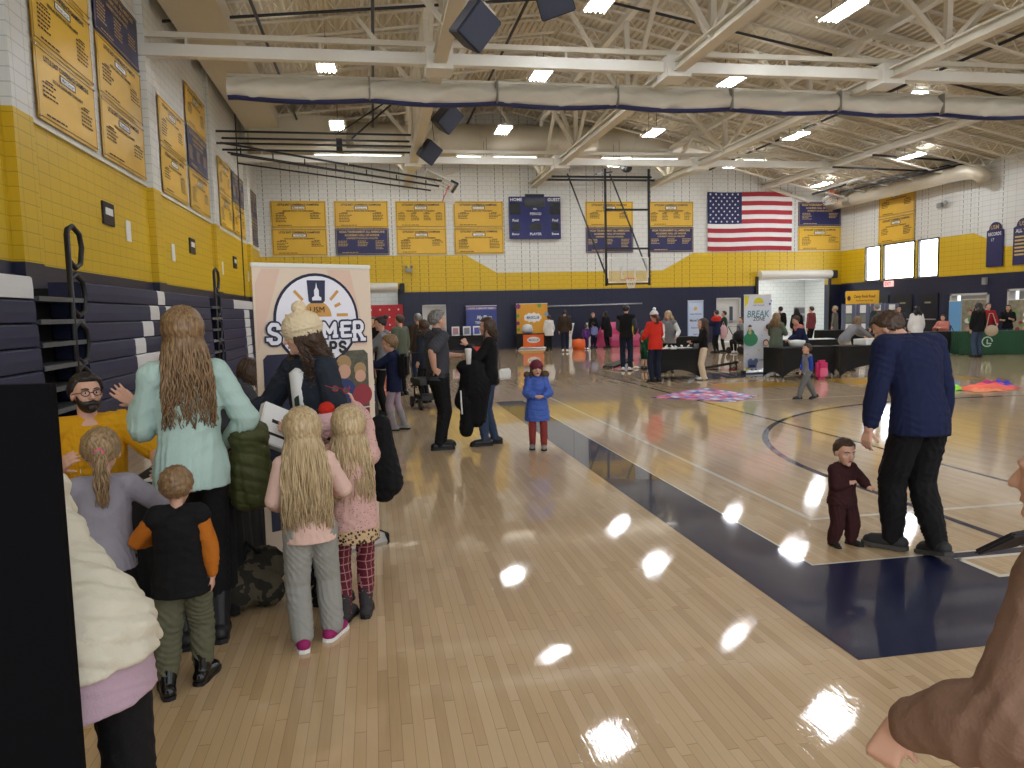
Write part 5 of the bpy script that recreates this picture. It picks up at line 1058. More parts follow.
# --- far wall crowd
fw_ = dict(v=.016)
human('person in a white coat with a dark hood at the orange table far away', 7.62, 33.2, 10, 1.55, 'woman', dict(), tops=[dict(m=F_white, t=.06, hem=.1)], legs=dict(m=F_blackj), shoes=S_blk, hair=dict(k='short', m=HB, th=.12), **fw_)
human('person in a dark brown jacket and white sneakers far off by the orange banner', 7.88, 31.4, -15, 1.78, 'man', dict(), tops=[dict(m=F_bjack, t=.04, hem=.06)], legs=dict(m=F_djean), shoes=dict(m=M_white), hair=dict(k='short', m=HD), **fw_)
human('small child in a purple jacket by the toy stand at the far wall', 9.25, 33.0, -30, 1.12, 'child', dict(), tops=[dict(m=F_purp, t=.04)], legs=dict(m=F_purp), shoes=dict(m=M_white), hair=dict(k='short', m=HB), **fw_)
human('child wearing a lavender backpack at the far wall', 9.75, 33.6, 0, 1.22, 'child', dict(), tops=[dict(m=F_navy, t=.03)], legs=dict(m=F_navy), shoes=S_blk, hair=dict(k='short', m=HD), extra=lambda r, q: (lambda b: (b.box((0, -.2, .8), (.3, .16, .38)), b.obj('backpack', f('lavender_pack', (130, 140, 190)), r, bevel=.05)))(MB()), **fw_)
human('person in a long black coat bending near the far wall', 10.35, 33.3, 40, 1.68, 'woman', dict(lean=14), tops=[dict(m=F_black, t=.07, hem=.22)], legs=dict(m=F_blackj), shoes=S_blk, hair=dict(k='long', m=HD, L=.12, n=40), **fw_)
human('person in a black jacket facing the long black coat at the far wall', 9.95, 34.3, 200, 1.62, 'woman', dict(), tops=[dict(m=F_black, t=.05, hem=.08)], legs=dict(m=F_blackj), shoes=S_blk, hair=dict(k='short', m=HLB), **fw_)
human('child in a pale blue jacket in front of the pink soft blocks', 11.1, 33.0, 60, 1.30, 'child', dict(), tops=[dict(m=f('pale_blue_jacket', (120, 140, 180)), t=.04)], legs=dict(m=F_purp), shoes=S_blk, hair=dict(k='short', m=HB, th=.12), **fw_)
human('child with blond hair in a yellow top by the pink soft blocks', 11.65, 33.9, 80, 1.25, 'child', dict(), tops=[dict(m=f('yellow_top', (206, 180, 70)), t=.03)], legs=dict(m=F_purp), shoes=S_blk, hair=dict(k='short', m=HBL), **fw_)
human('person in a dark coat with a red scarf at the white double door', 12.8, 27.4, 30, 1.62, 'woman', dict(LA=(-.05, .2, .7)), tops=[dict(m=F_navy, t=.04, hem=.1), dict(m=F_red, t=.045, sl=.2, hem=-.22, n='red_scarf')], legs=dict(m=F_blackj), shoes=S_blk, hair=dict(k='short', m=HD), **fw_)
human('person in a grey-green jacket carrying a pale pink bag near the white double door', 13.3, 27.8, 70, 1.58, 'woman', dict(), tops=[dict(m=F_dgreen, t=.04, hem=.08)], legs=dict(m=F_slate), shoes=S_blk, hair=dict(k='short', m=HD), **fw_)
human('person in a pale top seated near the black stroller', 13.6, 27.0, 100, 1.6, 'woman', dict(pel=(0, .36), LF=(-.06, .2, .04), RF=(.06, .2, .04)), tops=[dict(m=F_grey, t=.03)], legs=dict(m=F_blackj), shoes=dict(m=M_white), hair=dict(k='short', m=HB), z=.0, **fw_)
# --- right of the break zone banner
human('person with long sandy hair and a brown jacket at the craft table', 9.62, 17.3, -50, 1.56, 'woman', dict(LA=(-.05, .2, .7), RA=(.05, .2, .72), hp=15), tops=[dict(m=F_teal, t=.03, hem=.06)], legs=dict(m=F_blackj), shoes=dict(m=M_white), hair=dict(k='long', m=HLB, L=.16, n=70), v=.012, face=True)
human('person in a navy jacket with a pink collar bending over the craft table', 10.55, 17.6, 80, 1.50, 'woman', dict(lean=22, LA=(-.06, .26, .58), RA=(.06, .24, .58), hp=20), tops=[dict(m=F_navy, t=.035, hem=.05), dict(m=F_coral, t=.04, sl=0, hem=-.25, n='collar')], legs=dict(m=F_blackj), shoes=S_blk, hair=dict(k='short', m=HB, th=.1), v=.012)
human('child in a pale knit top seated low behind the craft table', 10.4, 19.6, 170, 1.15, 'child', dict(hp=12), tops=[dict(m=F_lgrey, t=.02)], legs=dict(m=F_blackj), shoes=S_blk, hair=dict(k='short', m=HLB), v=.014, face=True)
human('person in black standing in the bright doorway, leftmost of three', 16.1, 28.6, 10, 1.70, 'man', dict(), tops=[dict(m=F_black, t=.03)], legs=dict(m=F_blackj), shoes=S_blk, hair=dict(k='short', m=HD), **fw_)
human('person with long black hair in black in front of the bright doorway', 16.4, 27.9, -20, 1.62, 'woman', dict(), tops=[dict(m=F_black, t=.03)], legs=dict(m=F_blackj), shoes=S_blk, hair=dict(k='long', m=HD, L=.14, n=40), **fw_)
human('person in a dark red plaid shirt in front of the bright doorway', 16.6, 27.2, 30, 1.68, 'man', dict(), tops=[dict(m=f('red_shirt', (128, 62, 66)), t=.03)], legs=dict(m=F_blackj), shoes=S_blk, hair=dict(k='short', m=HD), **fw_)
human('blond person in a patterned grey cardigan standing by the photo display boards', 18.5, 28.6, 40, 1.66, 'woman', dict(), tops=[dict(m=f('grey_pattern_knit', (104, 100, 92)), t=.03, hem=.1)], legs=dict(m=F_slate), shoes=S_blk, hair=dict(k='short', m=HBL, th=.12), **fw_)
human('person with long blond hair in a grey sweater bending over a table', 12.0, 18.0, -82, 1.62, 'woman', dict(lean=50, LA=(-.08, .44, .52), RA=(.08, .42, .52), hp=10, pel=(-.06, .5)), tops=[dict(m=F_grey, t=.03, hem=.04)], legs=dict(m=F_beige, t=.02), shoes=S_blk, hair=dict(k='long', m=HLB, L=.16, n=70), v=.012, face=True)
human('grey-haired person in a dark green jacket behind the display boards sign', 17.6, 24.7, 15, 1.72, 'man', dict(), tops=[dict(m=F_dgreen, t=.04)], legs=dict(m=F_slate), shoes=S_blk, hair=dict(k='short', m=HG, th=.1), **fw_)
human('person with long dark hair in a white sweater seen from behind', 17.2, 22.1, -10, 1.62, 'woman', dict(lean=4), tops=[dict(m=F_white, t=.045, at=.05, hem=.05)], legs=dict(m=F_djean), shoes=S_blk, hair=dict(k='long', m=HD, L=.11, n=60), v=.014)
human('seated person with short dark hair in a faded coral top beside the green table', 20.2, 24.6, 110, 1.62, 'man', dict(pel=(0, .31), LF=(-.06, .22, .04), RF=(.06, .22, .04), LA=(-.08, .22, .5), RA=(.08, .2, .5)), tops=[dict(m=F_coral, t=.03)], legs=dict(m=F_djean), shoes=S_blk, hair=dict(k='short', m=HD), face=True, **fw_)
human('person in a black coat and jeans standing at the green table', 18.3, 20.8, 0, 1.68, 'woman', dict(), tops=[dict(m=F_black, t=.045, hem=.05, hood=1)], legs=dict(m=F_jean, t=.02), shoes=S_blk, hair=dict(k='long', m=HD, L=.1, n=60), v=.014)
human('person in a dark red sweater standing behind the green table', 20.2, 22.55, 165, 1.66, 'man', dict(LA=(-.1, .16, .58)), tops=[dict(m=F_dred, t=.04)], legs=dict(m=F_djean), shoes=S_blk, hair=dict(k='short', m=HB), face=True, **fw_)
human('person with dark hair in a black T-shirt reaching across behind the green table', 21.1, 22.7, 140, 1.58, 'woman', dict(RA=(.1, .22, .68), LA=(-.05, .2, .7)), tops=[dict(m=F_black, t=.03, sl=.9)], legs=dict(m=F_jean), shoes=S_blk, hair=dict(k='long', m=HD, L=.1, n=50), face=True, **fw_)
human('dark-haired person partly hidden behind the grey-haired one near the far right doors', 19.6, 26.2, 160, 1.62, 'man', dict(), tops=[dict(m=F_charc, t=.03)], legs=dict(m=F_slate), shoes=S_blk, hair=dict(k='short', m=HD), face=True, **fw_)
# ================================================================== tables, banners and everything on them
def thing(mb, name, mats, label, cat, loc, rz=0.0, group=None, bevel=0.0, smooth=False):
    o = mb.obj(name, mats, None, smooth=smooth, bevel=bevel, loc=loc, rz=rz); return tag(o, label, cat, group)
# near black display panel (seen from behind)
t = empty('exhibit_screen', (-1.185, 1.86, 0), math.radians(-6), 'large plain black display screen seen from behind at the left edge', 'display screen')
b = MB(); b.box((0, 0, .84), (1.0, .025, 1.50)); b.obj('board', mat('matt_black_felt', (13, 12, 15), .95, spec=.1), t)
for s in (-1, 1): b = MB(); b.box((s*.42, 0, .04), (.06, .5, .05)); b.obj('foot', M_black, t, bevel=.008)
def stretch_table(x, y, rz, L, W, h, label, group=None):
    """folding table under a stretch cover whose hem arches up between the corner feet"""
    t = empty('covered_table', (x, y, 0), rz, label, 'table', group)
    b = MB(); N = 24; V = []; per = []
    cor = [(-L/2, -W/2), (L/2, -W/2), (L/2, W/2), (-L/2, W/2)]
    for c in range(4):
        a, d = np.array(cor[c]), np.array(cor[(c+1) % 4]); ln = np.linalg.norm(d-a)
        for i in range(N): per.append((a+(d-a)*i/N, math.sin(PI*i/N), ln))
    for lv in range(7):
        q = lv/6
        for p_, s_, ln in per:
            hem = .02+min(.27, .2*ln)*s_**.7; z = h*(1-q)+hem*q; inn = 1-.10*math.sin(PI*q)*.6*s_-.04*q*s_; V.append((p_[0]*inn, p_[1]*inn, z))
    n = len(per); b.add(V, [(l*n+i, l*n+(i+1) % n, (l+1)*n+(i+1) % n, (l+1)*n+i) for l in range(6) for i in range(n)]); b.add([V[i] for i in range(n)], [tuple(range(n))])
    b.obj('stretch_cover', M_blackcloth, t, smooth=False)
    b = MB(); b.box((0, 0, h-.03), (L*.97, W*.97, .04)); b.obj('table_top', M_doorgrey, t)
    for cx, cy in cor: b = MB(); b.tube([(cx*.93, cy*.9, .0), (cx*.93, cy*.9, h-.04)], .018, 8); b.obj('leg', M_doorgrey, t)
    return t
def draped_table(x, y, rz, L, W, h, m, label, group=None):
    t = empty('covered_table', (x, y, 0), rz, label, 'table', group)
    b = MB(); per = []; N = 30
    cor = [(-L/2, -W/2), (L/2, -W/2), (L/2, W/2), (-L/2, W/2)]
    for c in range(4):
        a, d = np.array(cor[c]), np.array(cor[(c+1) % 4]); nn = nrmz((d-a)[::-1]*[1, -1]) if False else nrmz(np.array([(d-a)[1], -(d-a)[0]]))
        for i in range(N): per.append((a+(d-a)*i/N, nn))
    V = []
    for lv in range(6):
        q = lv/5
        for k, (p_, nn) in enumerate(per): f_ = q*(.012+.022*math.sin(k*1.15)+.01*math.sin(k*.37)); V.append((p_[0]+nn[0]*f_, p_[1]+nn[1]*f_, h*(1-q)+.015*q))
    n = len(per); b.add(V, [(l*n+i, l*n+(i+1) % n, (l+1)*n+(i+1) % n, (l+1)*n+i) for l in range(5) for i in range(n)]); b.add([V[i] for i in range(n)], [tuple(range(n))])
    b.obj('tablecloth', m, t, smooth=False)
    b = MB(); b.box((0, 0, h-.03), (L*.98, W*.98, .04)); b.obj('table_top', M_doorgrey, t)
    for cx, cy in cor: b = MB(); b.tube([(cx*.9, cy*.85, .0), (cx*.9, cy*.85, h-.04)], .018, 8); b.obj('leg', M_doorgrey, t)
    return t
draped_table(-1.17, 5.22, 0, .68, 1.38, .745, M_blackcloth, 'front table under black cloth between the seated person and the visitors')
draped_table(-1.05, 7.0, 0, .62, 1.7, .745, M_blackcloth, 'second black-clothed table just behind the camp banner')
draped_table(-.36, 9.6, 0, .70, 3.2, .745, M_blackcloth, 'long black-clothed table covered with coloured giveaways behind the camp banner')
draped_table(-.36, 13.4, 0, .70, 3.4, .745, M_blackcloth, 'farther long table of papers in front of the red star backdrop')
def papers(spots, name, label, cat, group, ctr):
    for i, (x, y, rz, w_, l, h, c) in enumerate(spots):
        b = MB(); b.box((0, 0, h/2), (w_, l, h)); thing(b, name, mat('card_%d_%d_%d' % c, c, .55), label[i], cat, (x, y, ctr), rz, group, bevel=.002)
WC = (232, 232, 228)
papers([(-1.22, 4.62, .3, .21, .28, .006, WC), (-1.26, 5.0, -.2, .28, .21, .012, WC), (-1.18, 5.35, .15, .21, .28, .006, (190, 170, 130)), (-1.33, 5.62, .1, .21, .28, .02, WC)], 'paper_sheet',
       ['white paper sheet nearest the ponytail child on the front table', 'stack of white papers in the middle of the front table', 'tan flyer on the front table beyond the white papers', 'white paper pile at the far end of the front table'], 'paper', 'papers on the front table', .7455)
random.seed(3)
cols = [(40, 120, 190), (220, 170, 40), WC, (190, 30, 40), (70, 60, 150), (40, 60, 150), (60, 160, 200), (210, 60, 80), (230, 230, 120), (70, 140, 90)]
cn = ['blue', 'yellow', 'white', 'red', 'violet', 'dark blue', 'light blue', 'rose', 'pale yellow', 'green']
k = 0
for row in range(12):
    for cx in (-.54, -.32, -.12):
        y = 8.15+row*.26; ci = (k*7+row*3) % 10; b = MB(); h = .012+.02*((k*5) % 4); b.box((0, 0, h/2), (.17, .22, h))
        thing(b, 'leaflet_stack', mat('card_%d_%d_%d' % cols[ci], cols[ci], .5), '%s leaflet stack, row %s from the near end, %s side of giveaway table' % (cn[ci], ['one', 'two', 'three', 'four', 'five', 'six', 'seven', 'eight', 'nine', 'ten', 'eleven', 'twelve'][row], {-.54: 'left', -.32: 'middle', -.12: 'right'}[cx]), 'leaflets', (cx, y, .746), .2*math.sin(k*2.1), 'leaflets on the giveaway table', bevel=.002); k += 1
b = MB(); b.lathe([(.001, 0), (.10, 0), (.13, .06), (.135, .11), (.128, .11), (.09, .02), (.001, .015)], n=24); thing(b, 'bowl', mat('red_bowl', (196, 24, 32), .3), 'round red bowl on the near end of the giveaway table', 'bowl', (-.16, 8.02, .747), 0, smooth=True)
t = empty('wheel_box', (-.95, 6.55, .746), 0, 'red and black case on the second table beside the hoodie person', 'case'); b = MB(); b.box((0, 0, .09), (.34, .26, .18)); b.obj('case_body', M_blackpl, t, bevel=.02); b = MB(); b.box((.0, -.14, .09), (.26, .02, .08)); b.obj('red_panel', mat('red_panel', (170, 30, 34), .4), t, bevel=.005)
b = MB(); b.box((0, 0, .06), (.42, .3, .12)); thing(b, 'fabric_bin', mat('violet_cloth', (60, 54, 140), .8), 'violet cloth pile on the second table edge', 'cloth', (-.92, 6.22, .746), .2, bevel=.04)
for i in range(9):
    b = MB(); b.box((0, 0, .01+.006*(i % 3)), (.21, .28, .02+.012*(i % 3))); thing(b, 'leaflet_stack', mat('card_%d_%d_%d' % cols[(i*3) % 10], cols[(i*3) % 10], .5), '%s leaflet stack, number %s along the farther long table' % (cn[(i*3) % 10], ['one', 'two', 'three', 'four', 'five', 'six', 'seven', 'eight', 'nine'][i]), 'leaflets', (-.2-.25*(i % 2), 11.9+i*.36, .746), .1, 'leaflets on the farther table')
b = MB(); b.box((0, 0, .5), (.5, .7, .1)); b.box((0, 0, .2), (.4, .5, .08)); 
for sx in (-.2, .2):
    for sy in (-.25, .25): b.tube([(sx, sy, .1), (sx, sy, .5)], .015, 6)
t = empty('stroller', (.95, 14.2, 0), .2, 'small dark stroller in the crowd beyond the long table', 'stroller'); b.obj('seat', M_black, t, bevel=.02)
b = MB(); b.tube([(-.2, .3, .5), (-.22, .5, 1.0), (.22, .5, 1.0), (.2, .3, .5)], .015, 6); b.obj('handle', M_black, t)
for sx in (-.24, .24):
    for sy in (-.3, .3): b = MB(); b.tube([(sx-.02, sy, .1), (sx+.02, sy, .1)], .1, 16); b.obj('wheel', M_blackpl, t)
# --- roll-up banners
def rollup(x, y, rz, W, H, label, face_m, cat='roll-up banner', name='rollup_banner'):
    t = empty(name, (x, y, 0), rz, label, cat)
    b = MB(); b.box((0, 0, (H+.09)/2), (W, .006, H-.09)); b.obj('fabric', face_m, t)
    b = MB(); prof = [(-.10, .0), (.10, .0), (.11, .03), (.07, .085), (-.07, .085), (-.11, .03)]; b.poly([(-W/2, py, pz) for py, pz in prof], (W, 0, 0)); b.obj('base', M_alu, t)
    for s in (-1, 1): b = MB(); b.box((s*(W/2+.012), 0, .045), (.024, .22, .09)); b.obj('end_cap', M_blackpl, t, bevel=.01)
    b = MB(); b.box((0, 0, H-.005), (W+.01, .022, .03)); b.obj('top_rail', M_steelwhite, t, bevel=.004)
    b = MB(); b.tube([(0, .03, .08), (0, .03, H)], .010, 8); b.obj('support_pole', M_alu, t)
    return t
CW = .89
rz = math.atan2(5.87-5.35, .76)*.35
t = rollup(-.40, 5.60, .53, CW, 2.08, 'tall beige summer camps roll-up banner with round sun logo', mat('beige_banner', (226, 206, 184), .5))
fy = -.006
def disc(mb, cx, cz, r, y, mi=0, n=40, a0=0, a1=2*PI, ry=None):
    y -= .00012*len(mb.f)
    mb.poly([(cx+r*math.cos(a), y, cz+(ry or r)*math.sin(a)) for a in np.linspace(a0, a1, n, endpoint=(a1-a0 < 6.2))], None, mi)
b = MB(); b.poly([(-.43, fy, 1.5), (-.25, fy, 2.05), (-.38, fy, 2.05), (-.43, fy, 1.95)]); b.poly([(.1, fy, 2.05), (.28, fy, 2.05), (.40, fy, 1.5), (.30, fy, 1.5)]); b.obj('background_beams', mat('pinkish_beam', (222, 190, 170), .5), t)
b = MB(); CX, CZ = .01, 1.70
disc(b, CX, CZ, .325, fy-.001, 0); disc(b, CX, CZ, .305, fy-.002, 1)
disc(b, CX, CZ+.02, .11, fy-.003, 2, 24, 0, PI)
for a in (.0, .42, .80, PI-.80, PI-.42, PI): 
    c, s_ = math.cos(a), math.sin(a); r0, r1 = .15, .15+(.09 if a in (0, PI, .80, PI-.80) else .05); pz = CZ+.03; b.poly([(CX+c*r0-s_*.011, fy-.003, pz+s_*r0+c*.011), (CX+c*r0+s_*.011, fy-.003, pz+s_*r0-c*.011), (CX+c*r1+s_*.011, fy-.003, pz+s_*r1-c*.011), (CX+c*r1-s_*.011, fy-.003, pz+s_*r1+c*.011)], None, 2)
b.poly([(CX-.07, fy-.004, CZ+.275), (CX-.062, fy-.004, CZ+.13), (CX-.045, fy-.004, CZ+.115), (CX+.045, fy-.004, CZ+.115), (CX+.062, fy-.004, CZ+.13), (CX+.07, fy-.004, CZ+.275)], None, 3)
b.poly([(CX-.035, fy-.005, CZ+.135), (CX+.035, fy-.005, CZ+.135), (CX+.035, fy-.005, CZ+.155), (CX+.018, fy-.005, CZ+.165), (CX+.018, fy-.005, CZ+.205), (CX+.006, fy-.005, CZ+.225), (CX, fy-.005, CZ+.262), (CX-.006, fy-.005, CZ+.225), (CX-.018, fy-.005, CZ+.205), (CX-.018, fy-.005, CZ+.165), (CX-.035, fy-.005, CZ+.155)], None, 1)
put_text(b, 'USM', (CX, fy-.007, CZ+.07), .042, .14, (1, 0, 0), (0, 0, 1), 4, 0)
GL = {'S': [[(.92, .80), (.75, .98), (.3, 1), (.08, .82), (.1, .62), (.35, .52), (.7, .45), (.92, .3), (.88, .1), (.7, 0), (.25, 0), (.05, .2)]], 'U': [[(.08, 1), (.08, .3), (.2, .06), (.5, 0), (.8, .06), (.92, .3), (.92, 1)]], 'M': [[(.05, 0), (.05, 1), (.5, .3), (.95, 1), (.95, 0)]], 'E': [[(.92, 1), (.1, 1), (.1, 0), (.92, 0)], [(.1, .5), (.75, .5)]], 'R': [[(.1, 0), (.1, 1), (.7, 1), (.9, .85), (.88, .62), (.7, .48), (.1, .48)], [(.5, .48), (.95, 0)]],
      'C': [[(.92, .8), (.7, 1), (.3, 1), (.08, .75), (.08, .25), (.3, 0), (.7, 0), (.92, .2)]], 'A': [[(.02, 0), (.5, 1), (.98, 0)], [(.22, .35), (.78, .35)]], 'P': [[(.1, 0), (.1, 1), (.7, 1), (.92, .85), (.9, .58), (.7, .44), (.1, .44)]]}
def stroke(mb, ch, x, z, w_, h, th, y, mi, serif=0):
    k = 0
    for pl in GL[ch]:
        P_ = [(x-w_/2+px_*w_, z-h/2+pz*h) for px_, pz in pl]
        for (ax, az), (bx, bz) in zip(P_[:-1], P_[1:]):
            dx, dz = bx-ax, bz-az; L = math.hypot(dx, dz); nx, nz = -dz/L*th/2, dx/L*th/2; yy = y-.00004*k; k += 1
            mb.poly([(ax+nx, yy, az+nz), (ax-nx, yy, az-nz), (bx-nx, yy, bz-nz), (bx+nx, yy, bz+nz)], None, mi)
            for q in ((ax, az), (bx, bz)): yy = y-.00004*k; k += 1; mb.poly([(q[0]+th/2*math.cos(a), yy, q[1]+th/2*math.sin(a)) for a in np.arange(0, 2*PI, PI/4)], None, mi)
        if serif:
            for q in (P_[0], P_[-1]): yy = y-.00004*k; k += 1; sw = serif; mb.poly([(q[0]-sw, yy, q[1]-th*.45), (q[0]+sw, yy, q[1]-th*.45), (q[0]+sw, yy, q[1]+th*.45), (q[0]-sw, yy, q[1]+th*.45)], None, mi)
for i, ch in enumerate('SUMMER'):
    xx = (-.325, -.20, -.065, .085, .21, .315)[i]; wd = (.085, .075, .095, .095, .065, .08)[i]; hh_ = .125 if i in (0, 5) else .092; z = CZ-.075-(.014 if i in (0, 5) else 0)
    stroke(b, ch, CX+xx, z, wd, hh_, .052, fy-.009, 3, .034); stroke(b, ch, CX+xx, z, wd, hh_, .026, fy-.012, 1, .022)
for i, ch in enumerate('CAMPS'): stroke(b, ch, CX+(-.16, -.08, .015, .11, .185)[i], CZ-.20, (.055, .06, .075, .05, .052)[i], .072, .020, fy-.008, 4)
b.obj('round_logo', [M_navyink, mat('logo_white', (236, 236, 246), .5), mat('logo_gold', (206, 152, 76), .5), mat('logo_navy', (30, 36, 70), .5), M_ink], t)
b = MB(); b.poly([(-.40, fy, .25), (-.40, fy, 1.44), (-.37, fy, 1.47), (-.06, fy, 1.47), (-.06, fy, .25)], None, 0); b.poly([(-.06, fy-.0005, 1.05), (-.06, fy-.0005, 1.47), (.37, fy-.0005, 1.47), (.40, fy-.0005, 1.44), (.40, fy-.0005, 1.05)], None, 1)
for cx, cz, r, mi in ((.20, 1.38, .06, 2), (.33, 1.33, .05, 2), (.20, 1.32, .052, 3), (.33, 1.28, .045, 3), (.19, 1.17, .10, 4), (.34, 1.14, .08, 5), (.04, 1.33, .05, 2), (.05, 1.28, .045, 3)): disc(b, cx, cz, r, fy-.002-.001*mi, mi, 20)
b.poly([(.0, fy-.001, .25), (.0, fy-.001, 1.04), (.40, fy-.001, 1.04), (.40, fy-.001, .25)], None, 6)
b.obj('photo_print', [mat('photo_navy', (24, 28, 62), .5), two_tone('photo_foliage', lambda nt, co: (lambda n: (nt.links.new(co, n.inputs['Vector']), setattr(n.inputs['Scale'], 'default_value', 40), n.outputs['Fac'])[2])(nd(nt, 'ShaderNodeTexNoise')), (40, 46, 36), (110, 104, 86), .5), mat('photo_hair', (168, 138, 96), .6), mat('photo_skin', (206, 160, 136), .6), mat('photo_blue', (40, 54, 110), .6), mat('photo_red', (150, 50, 60), .6), mat('photo_maroon', (122, 32, 44), .5)], t)
b = MB(); put_text(b, 'for', (.34, fy, .35), .07, .1, (1, 0, 0), (0, 0, 1), 0, .02); put_text(b, 'er', (.34, fy, .22), .07, .1, (1, 0, 0), (0, 0, 1), 0, .02); b.obj('lettering', M_ink, t)
# break zone banner
t = rollup(9.75, 18.45, .12, .82, 2.02, 'white break zone roll-up banner with cartoon children', mat('white_banner_vinyl', (226, 230, 240), .5))
b = MB(); disc(b, .02, 1.80, .15, fy, 0, 20, 0, PI); b.poly([(-.40, fy, 1.99), (-.26, fy, 1.99), (-.3, fy, 1.8), (-.4, fy, 1.7)], None, 0)
put_text(b, 'BREAK', (0, fy-.001, 1.53), .17, .66, (1, 0, 0), (0, 0, 1), 1, .01, .15); put_text(b, 'ZONE', (.03, fy-.002, 1.40), .10, .36, (1, 0, 0), (0, 0, 1), 2, .01, .15); put_text(b, 'FAMILY PROGRAMS', (.02, fy-.001, 1.75), .03, .34, (1, 0, 0), (0, 0, 1), 2)
disc(b, -.24, .88, .22, fy, 3, 24, 0, 2*PI, .17); disc(b, -.24, 1.02, .12, fy-.001, 3, 20); disc(b, -.26, 1.15, .05, fy-.001, 4, 16); disc(b, -.26, 1.20, .055, fy-.002, 5, 16, 0, PI); disc(b, -.26, 1.06, .05, fy-.002, 6, 16)
disc(b, .27, 1.13, .12, fy, 4, 20, 0, 2*PI, .06); disc(b, .28, 1.19, .07, fy-.001, 5, 18)
disc(b, .22, .78, .09, fy, 5, 20); disc(b, .22, .77, .07, fy-.001, 4, 18); disc(b, .24, .56, .07, fy, 4, 18, 0, 2*PI, .13); disc(b, .24, .42, .10, fy-.001, 7, 18, 0, 2*PI, .05)
for cx in (-.24, -.08): disc(b, cx, .32, .07, fy-.001, 8, 16)
b.poly([(-.29, fy, .14), (-.03, fy, .14), (-.02, fy, .34), (-.30, fy, .34)], None, 8); b.poly([(-.26, fy-.001, .16), (-.06, fy-.001, .16), (-.08, fy-.001, .22), (-.24, fy-.001, .22)], None, 9)
for q, w_ in enumerate((.0, .1)): disc(b, -.2+.12*q, .09, .03, fy, 9, 12)
for cx, cz, r, mi in ((.0, .60, .03, 0), (.2, .62, .012, 0), (-.34, .5, .02, 0), (.33, .16, .03, 9), (.33, 1.78, .03, 9), (.37, 1.86, .02, 9), (.1, .98, .012, 8), (-.34, .12, .05, 0), (.36, .35, .03, 9)): disc(b, cx, cz, r, fy-.002, mi, 10)
b.poly([(.04, fy, .33), (.3, fy, .33), (.3, fy, .345), (.04, fy, .345)], None, 2)
b.obj('printed_art', [mat('print_yellow', (222, 210, 50), .5), mat('print_teal', (70, 140, 150), .5), M_navyink, mat('print_green', (60, 140, 96), .5), mat('print_peach', (232, 196, 176), .5), mat('print_darkhair', (40, 32, 44), .5), mat('print_sand', (200, 190, 120), .5), mat('print_purple', (120, 50, 130), .5), mat('print_bluegrey', (120, 136, 176), .5), mat('print_indigo', (56, 66, 130), .5)], t)
# pale blue info banner
t = rollup(11.3, 25.9, .1, .62, 1.98, 'narrow pale blue roll-up information banner with lines of text', mat('pale_blue_banner', (176, 200, 236), .5))
b = MB(); b.poly([(-.27, fy, .12), (.27, fy, .12), (.27, fy, 1.9), (-.27, fy, 1.9)], None, 0); disc(b, 0, 1.70, .07, fy-.001, 1, 16)
for s, z, h, mi in (('CHILD SERVICES', 1.5, .05, 2), ('MaineCare', 1.28, .09, 2), ('Resources', 1.02, .06, 3), ('Support', .78, .06, 3), ('Referrals', .54, .06, 3), ('Families', .3, .05, 3)): put_text(b, s, (0, fy-.002, z), h, .46, (1, 0, 0), (0, 0, 1), mi, .02)
b.obj('printed_text', [mat('print_paleface', (206, 220, 246), .5), mat('print_amber', (206, 170, 110), .5), M_navyink, mat('print_blue', (60, 90, 160), .5)], t)
# blue and yellow-orange banners at the far wall, with their tables
t = rollup(4.9, 35.2, 0, 1.42, 2.05, 'wide blue banner with white script at the far wall', mat('periwinkle_banner', (58, 72, 140), .5))
b = MB(); put_text(b, 'My Place', (.12, fy, 1.50), .22, .7, (1, 0, 0), (0, 0, 1), 0, .03, .3); put_text(b, 'TEEN CENTER', (.1, fy, 1.28), .12, .8, (1, 0, 0), (0, 0, 1), 0, .02); b.box((0, fy, 1.93), (1.4, .004, .12), 1); put_text(b, 'YOUTH  COMMUNITY  FAMILY', (0, fy-.004, 1.93), .07, 1.2, (1, 0, 0), (0, 0, 1), 0, .01)
for k in range(4): b.box((-.45+.3*k, fy, .3), (.26, .004, .5), 2+(k % 2))
b.obj('printed_text', [M_white, mat('print_mauve', (150, 120, 170), .5), mat('print_violet', (96, 70, 140), .5), mat('print_blue2', (60, 60, 130), .5)], t)
t = rollup(7.3, 35.3, 0, 1.48, 2.1, 'wide yellow-orange banner with a white splash logo at the far wall', mat('amber_banner', (222, 160, 48), .5))
b = MB(); disc(b, .03, 1.45, .40, fy, 0, 24, 0, 2*PI, .19)
for k in range(9): a = k*2*PI/9; disc(b, .03+.33*math.cos(a), 1.45+.14*math.sin(a), .1, fy, 0, 12)
put_text(b, 'MAGICLUB', (.03, fy-.002, 1.45), .14, .6, (1, 0, 0), (0, 0, 1), 1, .03, .2)
for cx, cz, r, mi in ((-.66, 1.98, .12, 2), (.35, 2.0, .1, 3), (-.68, 1.2, .09, 2), (-.66, .9, .08, 3), (-.64, .35, .14, 2), (-.65, .05+.2, .1, 2), (.68, 1.6, .1, 4), (-.68, 1.55, .08, 3)): disc(b, cx, cz, r, fy-.001, mi, 12)
b.obj('printed_logo', [M_white, mat('print_blue3', (40, 90, 170), .5), mat('print_plum', (130, 60, 110), .5), mat('print_leaf', (110, 160, 70), .5), mat('print_sky', (120, 160, 190), .5)], t)
t = stretch_table(7.05, 34.2, 0, 1.5, .6, .74, 'small black table with an orange hanging cloth at the far wall')
